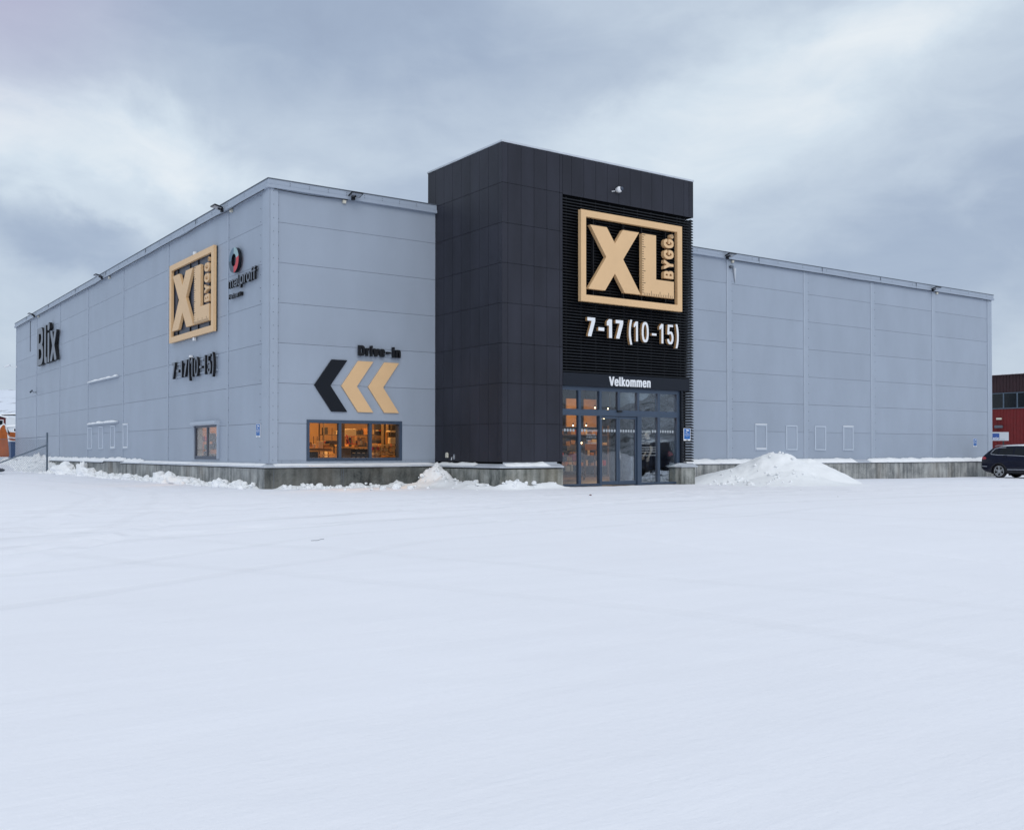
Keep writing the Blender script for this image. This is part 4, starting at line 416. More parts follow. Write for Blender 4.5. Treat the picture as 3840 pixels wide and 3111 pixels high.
'døgnet rundt': ['162,2000 132,2000 132,1426 106,1585 66,1621 38,1556 15,1408 2,1206 0,1040 2,860 15,651 37,503 63,438 106,474 131,640 134,459 162,463/115,1376 127,1257 132,1105 132,910 124,759 110,654 93,604 65,611 48,683 38,766 30,975 38,1293 51,1390 72,1455 95,1448', '372,1560 354,1657 336,1520 308,1607 273,1621 233,1506 213,1336 205,1185 205,867 219,644 200,499 216,416 234,539 264,445 289,431 317,467 339,554 353,658 366,853 367,1170 351,1409/331,1261 339,968 324,705 290,597 253,669/316,1398 239,799 232,968 233,1134 252,1376 276,1455', '562,1602 535,1606 532,1426 503,1599 467,1620 437,1548 415,1400 404,1227 400,1047 403,867 414,693 440,531 467,473 510,517 533,661 533,405 525,264 504,177 463,177 433,329 410,257 414,188 445,40 486,-3 525,48 554,203 562,390/517,1368 533,1126 533,953 525,780 512,690 493,639 467,646 445,740 430,989 432,1170 443,1335 473,1455 497,1447', '748,1461 728,1580 693,1624 666,1580 641,1407 640,1609 613,1609 613,458 642,458 642,1194 648,1317 663,1414 689,1458 713,1407 726,1288 729,458 758,455 758,1230', '947,1401 923,1556 893,1621 859,1606 831,1513 810,1336 800,1127 800,925 813,679 833,531 868,438 906,445 936,531 957,733 930,777 909,625 867,611 839,744 829,968 960,972 959,1192/917,1361 931,1130 830,1130 839,1314 860,1433 891,1455', '1074,1601 1037,1604 1036,1886 1008,1886 1007,1608 979,1601 979,1445 1007,1442 1007,728 1014,569 1043,450 1078,468 1073,623 1045,623 1036,742 1036,1442 1074,1445', '1296,1620 1259,1595 1235,1429 1233,1609 1205,1605 1205,458 1234,458 1234,1216 1240,1310 1259,1422 1296,1436', '1475,1605 1446,1605 1446,890 1440,753 1423,642 1390,613 1371,678 1359,818 1358,1605 1329,1608 1329,869 1339,609 1359,490 1393,440 1425,497 1446,663 1447,454 1474,454', '1660,1461 1640,1580 1605,1624 1578,1580 1554,1407 1553,1609 1525,1609 1525,458 1554,458 1554,1194 1560,1317 1575,1414 1602,1458 1626,1407 1639,1288 1641,458 1670,455 1671,1230', '1874,2000 1844,2000 1844,1426 1818,1585 1778,1621 1750,1556 1727,1408 1714,1206 1712,1040 1714,860 1727,651 1749,503 1775,438 1818,474 1843,640 1846,459 1874,463/1827,1376 1839,1257 1844,1105 1844,910 1836,759 1822,654 1805,604 1777,611 1760,683 1750,766 1742,975 1750,1293 1763,1390 1784,1455 1807,1448', '1996,1601 1959,1604 1958,1886 1929,1886 1929,1608 1901,1601 1901,1445 1929,1442 1929,728 1936,569 1965,450 2000,468 1995,623 1967,623 1958,742 1958,1442 1995,1445'],
'24': ['767,1644 709,1796 618,1916 440,1999 245,1962 148,1879 57,1722 14,1551 7,1399 154,1399 207,1657 298,1759 405,1787 593,1657 633,1533 639,1385 537,1076 3,190 -1,1 810,-4 810,218 222,222 731,1122 789,1394', '1743,1967 1585,1971 1069,610 1069,407 1673,402 1676,-4 1823,-4 1826,402 1999,402 1999,633 1825,638 1823,1233 1674,1228 1673,633 1241,638'],
'solar': ['343,1375 274,1514 149,1532 75,1451 35,1339 12,1061 41,818 97,706 238,589 275,468 266,369 200,257 136,311 101,490 4,445 6,306 41,135 107,23 210,-4 299,50 362,207 384,414 362,701 319,814 174,939 121,1061 131,1186 184,1281 242,1236 277,1074 373,1119', '833,1375 754,1514 636,1532 581,1487 515,1330 470,1078 458,728 474,423 522,180 603,23 703,-4 805,86 846,198 897,513 903,899 881,1159/729,1227 791,935 785,531 722,293 668,266 623,329 567,656 576,989 639,1236 690,1272', '1106,1999 1000,1999 1000,329 1026,104 1072,28 1186,41 1173,284 1123,288 1106,374', '1580,1398 1492,1528 1383,1528 1312,1456 1262,1326 1240,1200 1248,1115 1341,1070 1383,1223 1444,1277 1503,1174 1516,1012 1485,944 1309,855 1246,724 1224,419 1259,141 1315,28 1376,-7 1456,10 1517,118 1521,28 1622,33 1622,1120/1514,702 1509,473 1466,316 1412,253 1351,325 1330,437 1351,576', '2000,1531 1912,1535 1844,1436 1841,1517 1740,1513 1740,31 1846,31 1849,1028 1899,1221 2000,1252'],
'R': ['1742,1769 1485,1923 1202,1989 -4,1994 -4,1 356,1 361,782 1005,782 1595,-4 2004,1 1382,815 1671,941 1873,1198 1895,1479/1409,1671 1546,1451 1535,1264 1420,1110 1103,1007 361,997 361,1774 1071,1774'],
}

def text_parts(P, key, a0, a1, z0, z1, d0, d1, mats, parent, partname='letter', rot90=False, asmesh=None):
    """letters of TXT[key] filling a0..a1 x z0..z1 on plane P, front face at d1; one mesh per character. mats: [face, side]"""
    outs = []
    for con in TXT[key]:
        c = bpy.data.curves.new('t', 'CURVE'); c.dimensions = '2D'; c.fill_mode = 'BOTH'; c.extrude = 0.5
        for q in con.split('/'):
            pts = [tuple(int(k)/2000 for k in p.split(',')) for p in q.split()]
            sp = c.splines.new('POLY'); sp.points.add(len(pts)-1)
            for p, (x, y) in zip(sp.points, pts): p.co = (x, y, 0, 1)
            sp.use_cyclic_u = True
        o = bpy.data.objects.new('t', c); COL.objects.link(o)
        dg = bpy.context.evaluated_depsgraph_get(); dg.update()
        me = bpy.data.meshes.new_from_object(o.evaluated_get(dg))
        mb = asmesh or MB(); b = len(mb.v)
        for v in me.vertices:
            u, w = v.co.x, v.co.y; d = d0+(v.co.z+0.5)*(d1-d0)
            mb.v.append(tuple(P(a0+(1-w)*(a1-a0), z0+u*(z1-z0), d) if rot90 else P(a0+u*(a1-a0), z0+w*(z1-z0), d)))
        for p in me.polygons:
            mb.f.append(tuple(b+k for k in p.vertices)); mb.m.append(0 if p.normal.z > 0.7 else (1 if len(mats) > 1 else 0))
        bpy.data.objects.remove(o); bpy.data.curves.remove(c); bpy.data.meshes.remove(me)
        if asmesh is None: outs.append(mb.build(partname, mats, parent, recalc=False))
    return outs

def smooth01(x, a, b):
    t = max(0.0, min(1.0, (x-a)/(b-a))); return t*t*(3-2*t)
def fbm(x, y, z=0.0, o=4):
    return noise.fractal(Vector((x, y, z)), 1.0, 2.0, o)
def ground_z(x, y):
    g = -0.15*smooth01(x, 17, 33) + 0.36*smooth01(y, 26, 44)*(1-smooth01(x, 2, 10))
    return g

# ------------------------------------------------------------------ ground
def make_ground():
    cx, cy = cam.location.x, cam.location.y
    rs = [0.0]; r = 0.9
    while r < 4200: rs.append(r); r *= (1.0115 if r < 75 else 1.06)
    na = 420; vs = []; fs = []
    angs = []
    for i in range(na):       # denser on the building's side
        t = i/na
        angs.append(t*2*math.pi)
    # vary angular density: two thirds of the spokes in the front 90 degrees
    angs = [YAW+R(-50)+R(100)*i/300 for i in range(300)]+[YAW+R(50)+R(260)*i/120 for i in range(120)]
    def H(x, y, r):
        z = ground_z(x, y)
        k = 1-smooth01(r, 60, 120)
        if k > 0:
            z += k*(0.012*fbm(x*0.35, y*0.35, 1.0) + 0.006*fbm(x*1.4+y*0.5, y*1.4, 4.0, 3))
            # shallow wheel tracks sweeping past the entrance
            for (X0, Y0, R0, w, dp) in TRACKS:
                q = abs(math.hypot(x-X0, y-Y0)-R0)
                if q < w*3: z += k*dp*1.7*(-math.exp(-(q/w)**2)+0.55*math.exp(-((q-w*1.7)/(w*0.5))**2))*(0.6+0.6*fbm(x*0.8, y*0.8, 9))
        if r > 250: z += 0.0
        inside = (0.3 < x < 38.8 and 0.3 < y < 41.5) or (6.0 < x < 13.2 and -DT+0.2 < y < 0.5)
        if inside: z -= 0.4
        return z
    vs.append((cx, cy, H(cx, cy, 0)))
    for r in rs[1:]:
        for a in angs:
            x = cx+r*math.sin(a); y = cy+r*math.cos(a); vs.append((x, y, H(x, y, r)))
    for k in range(na): fs.append((0, 1+(k+1) % na, 1+k))
    for i in range(len(rs)-2):
        b0 = 1+i*na; b1 = b0+na
        for k in range(na):
            l = (k+1) % na; fs.append((b0+k, b0+l, b1+l, b1+k))
    me = bpy.data.meshes.new('snow_ground'); me.from_pydata(vs, [], fs); me.materials.append(M_['gsnow'])
    for p in me.polygons: p.use_smooth = True
    bm = bmesh.new(); bm.from_mesh(me); bmesh.ops.recalc_face_normals(bm, faces=bm.faces)
    if bm.faces[5].normal.z < 0: bmesh.ops.reverse_faces(bm, faces=bm.faces)
    bm.to_mesh(me); bm.free()
    o = bpy.data.objects.new('snow_ground', me); COL.objects.link(o); o['kind'] = 'structure'
TRACKS = [(6, -400, 393.0, 0.16, 0.03), (6, -400, 391.2, 0.16, 0.03), (-14, 260, 268.0, 0.14, 0.028), (-14, 260, 269.8, 0.14, 0.028), (30, -130, 122.6, 0.15, 0.03), (30, -130, 120.9, 0.15, 0.03),
          (-45, 6, 42.6, 0.13, 0.03), (-45, 6, 40.9, 0.13, 0.03), (22, 12, 24.5, 0.13, 0.02), (22, 12, 26.2, 0.13, 0.02), (-30, 30, 44, 0.12, 0.022), (-30, 30, 45.7, 0.12, 0.022), (10, -45, 34.5, 0.13, 0.02), (10, -45, 36.2, 0.13, 0.02),
          (2, -42, 31.0, 0.14, 0.016), (2, -42, 32.8, 0.14, 0.016), (-60, -10, 58.0, 0.12, 0.02), (-60, -10, 59.8, 0.12, 0.02),
          (40, 20, 46, 0.13, 0.015), (40, 20, 47.7, 0.13, 0.015), (0, -90, 80, 0.15, 0.015), (0, -90, 81.7, 0.15, 0.015)]
make_ground()

# ------------------------------------------------------------------ far hills
def hill_mat():
    m = bpy.data.materials.new('hill_snow_and_rock'); m.use_nodes = True
    nt = m.node_tree; N = nt.nodes; L = nt.links; b = N['Principled BSDF']; b.inputs['Roughness'].default_value = 0.9
    tc = N.new('ShaderNodeTexCoord'); mp = N.new('ShaderNodeMapping'); L.new(tc.outputs['Object'], mp.inputs[0]); mp.inputs['Scale'].default_value = (1, 1, 2.5)
    n = N.new('ShaderNodeTexNoise'); n.inputs['Scale'].default_value = 0.035; n.inputs['Detail'].default_value = 10; n.inputs['Roughness'].default_value = 0.7
    L.new(mp.outputs[0], n.inputs['Vector'])
    cr = N.new('ShaderNodeValToRGB'); L.new(n.outputs[0], cr.inputs[0]); e = cr.color_ramp.elements
    e[0].position = 0.36; e[0].color = (0.10, 0.10, 0.11, 1); e[1].position = 0.44; e[1].color = (0.72, 0.77, 0.86, 1)
    # bare heath and birch scrub on the side behind the camera (low y)
    sx = N.new('ShaderNodeSeparateXYZ'); L.new(tc.outputs['Object'], sx.inputs[0])
    mr = N.new('ShaderNodeMapRange'); L.new(sx.outputs[1], mr.inputs['Value']); mr.inputs['From Min'].default_value = -100; mr.inputs['From Max'].default_value = -250
    mr.inputs['To Max'].default_value = 0.8
    mx = N.new('ShaderNodeMix'); mx.data_type = 'RGBA'; L.new(mr.outputs[0], mx.inputs[0]); L.new(cr.outputs[0], mx.inputs[6])
    cr2 = N.new('ShaderNodeValToRGB'); L.new(n.outputs[0], cr2.inputs[0]); e = cr2.color_ramp.elements
    e[0].position = 0.40; e[0].color = (0.05, 0.05, 0.045, 1); e[1].position = 0.62; e[1].color = (0.45, 0.47, 0.50, 1)
    L.new(cr2.outputs[0], mx.inputs[7]); L.new(mx.outputs[2], b.inputs['Base Color']); return m
def make_hills():
    # elevation angle (degrees) of the skyline against azimuth
    key = [(-180, 3.4), (-150, 3.0), (-120, 2.6), (-60, 2.2), (-10, 2.6), (2, 2.9), (8, 3.05), (14, 3.0), (22, 1.9), (35, 0.6), (60, 0.25), (90, 0.6), (115, 1.6), (128, 2.4), (133, 3.6), (138, 2.6), (146, 3.4), (160, 3.0), (180, 3.4)]
    def E(a):
        for (a0, e0), (a1, e1) in zip(key, key[1:]):
            if a0 <= a <= a1:
                t = (a-a0)/(a1-a0); t = t*t*(3-2*t); return e0+(e1-e0)*t
        return 3
    na, nr = 480, 16; vs = []; fs = []
    cx, cy = cam.location.x, cam.location.y
    for i in range(na):
        a = -180+360*i/na
        for j in range(nr+1):
            t = j/nr; r = 500+900*t
            h = 1400*math.tan(R(E(a)))*smooth01(t, 0, 1.0)*(1+0.05*fbm(a*0.3, t*6, 2))+18*fbm(a*0.22, t*3, 5)*t*(1-t)*2
            vs.append((cx+r*math.sin(R(a)), cy+r*math.cos(R(a)), h-1.5))
        vs.append((cx+1900*math.sin(R(a)), cy+1900*math.cos(R(a)), -5))
    nn = nr+2
    for i in range(na):
        k = (i+1) % na
        for j in range(nn-1): fs.append((i*nn+j, k*nn+j, k*nn+j+1, i*nn+j+1))
    mb = MB(); mb.add(vs, fs); o = mb.build('hills', hill_mat(), None, smooth=True); o['kind'] = 'structure'
make_hills()

# ------------------------------------------------------------------ warehouse
WX, WY, WT = 39.11, 41.88, ZB+1.2*7.04     # width, depth, top
def minus(rects, h):
    out = []
    for (a0, a1, z0, z1) in rects:
        x0, x1, y0, y1 = h
        if x1 <= a0 or x0 >= a1 or y1 <= z0 or y0 >= z1: out.append((a0, a1, z0, z1)); continue
        if a0 < x0: out.append((a0, x0, z0, z1))
        if x1 < a1: out.append((x1, a1, z0, z1))
        m0, m1 = max(a0, x0), min(a1, x1)
        if z0 < y0: out.append((m0, m1, z0, y0))
        if y1 < z1: out.append((m0, m1, y1, z1))
    return out
def panels(mb, P, cols, rows, holes, d0, d1, gap):
    for a0, a1 in cols:
        for z0, z1 in rows:
            for r in [(a0+gap/2, a1-gap/2, z0+gap/2, z1-gap/2)]:
                rs = [r]
                for h in holes: rs = minus(rs, h)
                for q in rs:
                    if q[1]-q[0] > 0.01 and q[3]-q[2] > 0.01: mb.box(P, *q, d0, d1)
wh = thing('warehouse', 'large pale grey metal clad shop warehouse on a concrete plinth', 'building', (0, 0, 0))
rows = [(ZB+1.2*k, ZB+1.2*(k+1)) for k in range(7)]; rows[-1] = (rows[-1][0], WT-0.02)
WIN_F = (1.20, 4.46, 0.83, 2.065)
WIN_L = (-6.75, -4.32, 0.86, 2.03)
LJ = [0.49, 3.59, 10.03, 16.43, 22.78, 29.09, 35.33, WY]
RJ = [14.68, 19.5, 24.28, 29.0, 33.85, WX-0.35]
mb = MB()
panels(mb, FP, [(0.24, W1)], rows, [WIN_F], -0.004, -0.06, 0.009)
panels(mb, FP, [(TX2-0.15, RJ[0])]+[(RJ[i], RJ[i+1]) for i in range(len(RJ)-1)]+[(RJ[-1], WX)], rows, [], -0.004, -0.06, 0.009)
panels(mb, LP, [(-LJ[i+1], -LJ[i]) for i in range(len(LJ)-1)], rows, [WIN_L], -0.004, -0.06, 0.009)
BP = plane((WX, WY, 0), (-1, 0, 0), (0, 1, 0)); RP = plane((WX, 0, 0), (0, 1, 0), (1, 0, 0))
panels(mb, BP, [(i*WX/8, (i+1)*WX/8) for i in range(8)], rows, [], -0.004, -0.06, 0.009)
panels(mb, RP, [(i*WY/7, (i+1)*WY/7) for i in range(7)], rows, [], -0.004, -0.06, 0.009)
# screw heads along the trims
z = ZB+0.1
while z < WT-0.3:
    for P, a in ((FP, 0.275), (FP, 0.10), (LP, -0.52), (LP, -0.72), (FP, 19.79), (FP, 24.57), (FP, 29.29)):
        mb.box(P, a-0.010, a+0.010, z-0.010, z+0.010, -0.004, 0.052 if a == 0.10 else 0.006, 1)
    for a in LJ[1:-1]: mb.box(LP, -a+0.13, -a+0.147, z-0.01, z+0.01, -0.004, 0.006, 1)
    z += 0.40
mb.build('wall_cladding', [M_['clad'], M_['edge']], wh)
mb = MB()
for r in minus([(0.02, W1+2.2, ZB, WT-0.1)], WIN_F): mb.box(FP, *r, -0.061, -0.25)
for r in [(TX2-0.16, WX-0.02, ZB, WT-0.1)]: mb.box(FP, *r, -0.061, -0.25)
for r in minus([(-WY+0.02, -0.26, ZB, WT-0.1)], WIN_L): mb.box(LP, *r, -0.061, -0.25)
mb.box(BP, 0.02, WX-0.26, ZB, WT-0.1, -0.061, -0.25); mb.box(RP, 0.26, WY-0.02, ZB, WT-0.1, -0.061, -0.25)
mb.build('wall_core', M_['groove'], wh)
mb = MB()
mb.box(FP, 0.3, WX-0.3, WT-0.45, WT-0.12, -0.26, -WY+0.26)
mb.build('roof', M_['indark'], wh)
# corner trims
mb = MB()
mb.box(LP, -0.50, 0.03, ZB-0.005, WT-0.26, -0.02, 0.03); mb.box(LP, -0.29, 0.05, ZB-0.003, WT-0.262, 0.031, 0.045)
mb.box(FP, 0.0, 0.25, ZB-0.006, WT-0.262, -0.02, 0.046)
mb.build('corner_trim', M_['cladtrim'], wh, bevel=0.006)
mb = MB(); mb.box(FP, WX-0.34, WX+0.02, ZB-0.005, WT-0.26, -0.02, 0.02); mb.build('corner_trim', M_['cladtrim'], wh, bevel=0.006)
mb = MB(); mb.box(LP, -WY-0.02, -WY+0.12, ZB-0.005, WT-0.26, -0.02, 0.02)
mb.build('corner_trim', M_['cladtrim'], wh, bevel=0.006)
for y in LJ[1:-1]:
    mb = MB(); mb.box(LP, -y-0.005, -y+0.10, ZB-0.004, WT-0.25, -0.02, 0.012); mb.box(LP, -y+0.10, -y+0.115, ZB-0.004, WT-0.25, -0.02, 0.016)
    mb.build('joint_strip', M_['cladtrim'], wh)
for x in RJ[1:-1]:
    mb = MB(); mb.box(FP, x-0.035, x+0.035, ZB-0.004, WT-0.25, -0.02, 0.022); mb.build('joint_strip', M_['strip'], wh, bevel=0.01)
    mb = MB(); mb.box(FP, x+0.036, x+0.26, ZB-0.004, WT-0.25, -0.02, 0.004); mb.build('joint_strip', M_['cladtrim'], wh)
mb = MB(); mb.box(FP, RJ[-1]-0.03, RJ[-1]+0.03, ZB-0.004, WT-0.25, -0.02, 0.024); mb.build('joint_strip', M_['strip'], wh)
mb = MB()
x = 0.4
while x < W1-0.1: mb.box(FP, x-0.01, x+0.01, ZB+0.045, ZB+0.065, -0.004, 0.006); x += 0.30
mb.box(FP, 0.26, W1-0.01, ZB+0.085, ZB+0.094, -0.004, 0.005)
mb.build('base_trim', M_['groove'], wh)
# fascia
def fascia(P, a0, a1, ea0, ea1):
    mb = MB(); mb.box(P, a0-ea0*0.09, a1+ea1*0.09, WT-0.17, WT-0.012, -0.05, 0.09)
    mb.box(P, a0-ea0*0.12, a1+ea1*0.12, WT-0.275, WT-0.171, -0.05, 0.12); return mb
mbF = fascia(FP, 0, W1-0.001, 1, 0); b2 = fascia(FP, TX2-0.14, WX, 0, 1)
mbF.add(b2.v, b2.f); b3 = fascia(LP, -WY, -0.051, 1, 0); mbF.add(b3.v, b3.f)
mbF.build('roof_fascia', M_['fascia'], wh, bevel=0.008)
mb = MB()
mb.box(FP, -0.105, W1-0.001, WT-0.011, WT+0.016, -0.3, 0.105); mb.box(FP, TX2-0.14, WX+0.105, WT-0.011, WT+0.016, -0.3, 0.105)
mb.box(LP, -WY-0.1, -0.31, WT-0.011, WT+0.016, -0.3, 0.105); mb.box(RP, 0.31, WY, WT-0.011, WT+0.016, -0.3, 0.09)
mb.box(BP, 0.31, WX-0.31, WT-0.011, WT+0.016, -0.3, 0.09)
x = 1.1
for P, s0, s1, st in ((FP, 0.6, W1-0.2, 0.62), (FP, 14.5, WX, 1.6), (LP, -WY+1, -0.4, 1.5)):
    a = s0
    while a < s1:
        mb.box(P, a-0.012, a+0.012, WT-0.09, WT-0.066, 0.08, 0.096); mb.box(P, a-0.012, a+0.012, WT-0.15, WT-0.13, 0.08, 0.096); a += st
for a in (16.5, 21.3, 25.4, 29.6, 32.4): mb.box(FP, a-0.006, a+0.006, WT-0.272, WT-0.012, 0.10, 0.123)
for y in (6.5, 12.7, 19, 25, 31.5, 38): mb.box(LP, -y-0.006, -y+0.006, WT-0.272, WT-0.012, 0.10, 0.123)

mb.build('roof_edge_cap', M_['edge'], wh)
# plinth with sloped flashing
def flashing(mb, P, a0, a1, zt, zo, d=0.27, e0=0, e1=0):
    dz = 0.035
    A0, A1 = a0-e0*d, a1+e1*d
    i0, i1 = a0, a1
    vs = [P(i0, zt, 0.0), P(i1, zt, 0.0), P(A1, zo, d), P(A0, zo, d), P(A0, zo-dz, d), P(A1, zo-dz, d), P(i0, zo-dz-0.03, 0), P(i1, zo-dz-0.03, 0)]
    mb.add(vs, [(0, 1, 2, 3), (3, 2, 5, 4), (4, 5, 7, 6), (0, 3, 4, 6), (1, 7, 5, 2)])
pl = 0.225
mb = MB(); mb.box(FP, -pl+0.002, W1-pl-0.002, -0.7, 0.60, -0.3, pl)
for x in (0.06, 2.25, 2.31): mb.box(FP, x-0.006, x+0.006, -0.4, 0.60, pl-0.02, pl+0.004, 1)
o = mb.build('plinth', [M_['dark_concrete'], M_['edge']], wh); o['label'] = 'dark concrete plinth under the three pane window'
mb = MB(); mb.box(LP, -WY-0.2, -0.301, -0.7, 0.60, -0.3, pl)
for y in (1.2, 4.2, 7.2, 10.6, 13.4, 16.0, 20.6, 27, 33): mb.box(LP, -y-0.008, -y+0.008, -0.4, 0.60, pl-0.02, pl+0.004, 1)
o = mb.build('plinth', [M_['pale_concrete'], M_['edge']], wh); o['label'] = 'streaky pale concrete plinth along the left wall'
mb = MB(); mb.box(LP, -0.30, pl-0.003, -0.7, 0.598, 0.0, pl+0.002); mb.build('plinth_end', M_['pale_concrete'], wh)
mb = MB(); mb.box(FP, TX2-0.15, WX+0.2, -0.9, 0.585, -0.3, pl)
for x in (17.5, 25.2, 28.3, 31.4, 34.6, 35.3, 36.5): mb.box(FP, x-0.01, x+0.01, -0.4, 0.585, pl-0.02, pl+0.004, 1)
mb.build('plinth', [M_['pale_concrete'], M_['edge']], wh)
mb = MB(); mb.box(LP, -18.55, -15.75, 0.602, 0.665, -0.1, pl+0.004); mb.build('plinth_raise', M_['pale_concrete'], wh)
mb = MB()
flashing(mb, FP, 0.0, W1, ZB-0.006, 0.665, 0.27, 1, 0); 
mb.v = [v for v in mb.v]
flashing(mb, FP, TX2-0.15, WX, ZB-0.006, 0.645, 0.27, 0, 1)
for a0, a1, dz in ((-WY, -18.75, 0), (-18.45, -15.80, 0.065), (-15.70, 0.0, 0.0)):
    flashing(mb, LP, a0, a1, ZB-0.006+0.0, 0.665+dz*0.9, 0.27, 1 if a0 == -WY else 0, 1 if a1 == 0 else 0)
vs = [LP(-18.75, .744, 0), LP(-18.45, .744, 0), LP(-18.45, .723, .27), LP(-18.75, .665, .27), LP(-18.45, .688, .27), LP(-18.75, .63, .27)]
mb.add(vs, [(0, 1, 2, 3), (3, 2, 4, 5)])
mb.build('plinth_flashing', M_['flash'], wh)

# three pane window
def window(P, parent, a0, a1, z0, z1, panes, fm, gm, d=0.02, fw=0.085, gd=-0.05, fd=-0.24, slots=()):
    w = MB()
    w.box(P, a0-0.01, a1+0.01, z1-fw, z1+0.01, fd, d); w.box(P, a0-0.01, a1+0.01, z0-0.01, z0+fw, fd, d)
    w.box(P, a0-0.01, panes[0][0], z0+fw, z1-fw, fd, d); w.box(P, panes[-1][1], a1+0.01, z0+fw, z1-fw, fd, d)
    for p, q in zip(panes, panes[1:]): w.box(P, p[1], q[0], z0+fw, z1-fw, max(fd, -0.12), d-0.005)
    for x in slots: w.box(P, x-0.018, x+0.018, z0+0.035, z0+0.05, 0.0, d+0.006, 1)
    win = w.build('window_frame', [fm, M_['black']], parent)
    for a, b in panes:
        g = MB(); g.box(P, a-0.005, b+0.005, z0+fw-0.005, z1-fw+0.005, gd-0.012, gd); g.build('window_pane', gm, win)
    return win
wf = window(FP, wh, *WIN_F, [(1.28, 2.25), (2.34, 3.30), (3.39, 4.37)], M_['frame'], M_['winglass'], slots=(1.40, 2.15, 3.20, 4.25))
wl = window(LP, wh, *WIN_L, [(-6.63, -5.50), (-5.40, -4.42)], M_['framed'], M_['winglass'], d=0.03, fw=0.10, gd=0.012, fd=-0.05)
mb = MB()
mb.tube([LP(-6.86, 2.07, 0.10), LP(-4.30, 2.07, 0.10)], 0.075, 16); mb.box(LP, -6.86, -4.28, 2.0, 2.14, -0.003, 0.10)
mb.build('shutter_box', M_['strip'], wl)
mb = MB(); mb.box(LP, -6.80, -6.73, 0.86, 2.0, -0.003, 0.07); mb.build('shutter_rail', M_['cladtrim'], wl)
mb = MB(); mb.box(LP, -4.38, -4.28, 0.86, 2.0, -0.003, 0.07)
mb.build('shutter_rail', M_['cladtrim'], wl)
# blocked windows
def blank(P, a0, a1, z0, z1, snow_top=False, snow_sill=False):
    mb = MB(); w = 0.055
    mb.box(P, a0, a0+w, z0, z1, -0.01, 0.03); mb.box(P, a1-w, a1, z0, z1, -0.01, 0.03)
    mb.box(P, a0+w, a1-w, z1-w, z1, -0.01, 0.035); mb.box(P, a0+w, a1-w, z0, z0+w, -0.01, 0.045)
    o = mb.build('blanked_window', M_['blankframe'], wh, bevel=0.006)
    mb = MB(); mb.box(P, a0+w+0.001, a1-w-0.001, z0+w+0.001, z1-w-0.001, -0.01, 0.006); mb.build('blank_panel', M_['clad'], o)
    if snow_sill: mb = MB(); mb.box(P, a0+0.06, a1-0.06, z0+0.056, z0+0.09, 0.0, 0.04); mb.build('sill_snow', M_['snow'], o, bevel=0.01)
    if snow_top: mb = MB(); mb.box(P, a0+0.0, a1, z1+0.001, z1+0.03, 0.0, 0.05); mb.build('head_snow', M_['snow'], o, bevel=0.01)
for i, (a0, a1) in enumerate(((21.13, 21.85), (23.06, 23.79), (24.96, 25.71), (26.92, 27.64))): blank(FP, a0, a1, 1.17, 2.235, i in (0, 3), i == 0)
for i, (y1, y0) in enumerate(((22.62, 21.82), (20.50, 19.72), (18.36, 17.62), (16.26, 15.54))): blank(LP, -y1, -y0, 1.23, 2.26, i > 2, i > 1)
# narrow horizontal canopies on the left wall (with snow caps)
def noisy_ridge(P, a0, a1, zf, d0, d1, h, seed, step=0.08, lump=1.0):
    """a ridge of snow lying on a ledge: zf(a, d) is the ledge height"""
    n = max(4, int((a1-a0)/step)); m = 6; vs = []; fs = []
    for i in range(n+1):
        a = a0+(a1-a0)*i/n
        e = min(1, min(i, n-i)/3.0)
        hh = h*(0.35+0.75*max(0, 0.5+lump*fbm(a*1.3, seed, 0, 4)))*e
        w = 1.0-0.25*abs(fbm(a*2, seed+5, 1, 2))
        for j in range(m+1):
            t = j/m; d = d0+(d1-d0)*t*w
            prof = (1-max(0, (t-0.45)/0.55)**2)**0.5 if t < 1 else 0
            zz = zf(a, d)+hh*prof+0.15*h*fbm(a*6, t*3, seed, 2)*e*(1-t)
            vs.append(P(a, zz, d))
        vs.append(P(a, zf(a, d)-0.02, d)); vs.append(P(a, zf(a, d0)-0.02, d0))
    k = m+3
    for i in range(n):
        for j in range(k): fs.append((i*k+j, i*k+(j+1) % k, (i+1)*k+(j+1) % k, (i+1)*k+j))
    fs.append(tuple(range(k))); fs.append(tuple(n*k+j for j in range(k)))
    mb = MB(); mb.add(vs, fs); return mb
def smooth_shade(o):
    for p in o.data.polygons: p.use_smooth = True
    return o
for i, z in enumerate((4.33, 2.35)):
    t = tag(thing('wall_canopy', None, None, LP(-19.8, z, 0)), 'narrow snow topped steel strip high on the left wall' if i == 0 else 'narrow snow topped steel strip just above the blanked windows of the left wall', 'canopy', 'steel strips on the left wall')
    mb = MB(); mb.box(LP, -22.45, -17.05, z, z+0.07, -0.003, 0.10); mb.build('steel_strip', M_['strip'], t, bevel=0.008)
    mb = noisy_ridge(LP, -22.42, -17.1, lambda a, d, z=z: z+0.071, 0.0, 0.11, 0.06 if i == 0 else 0.075, 3+i*9); mb.build('snow_cap', M_['snow'], t, smooth=True)
    
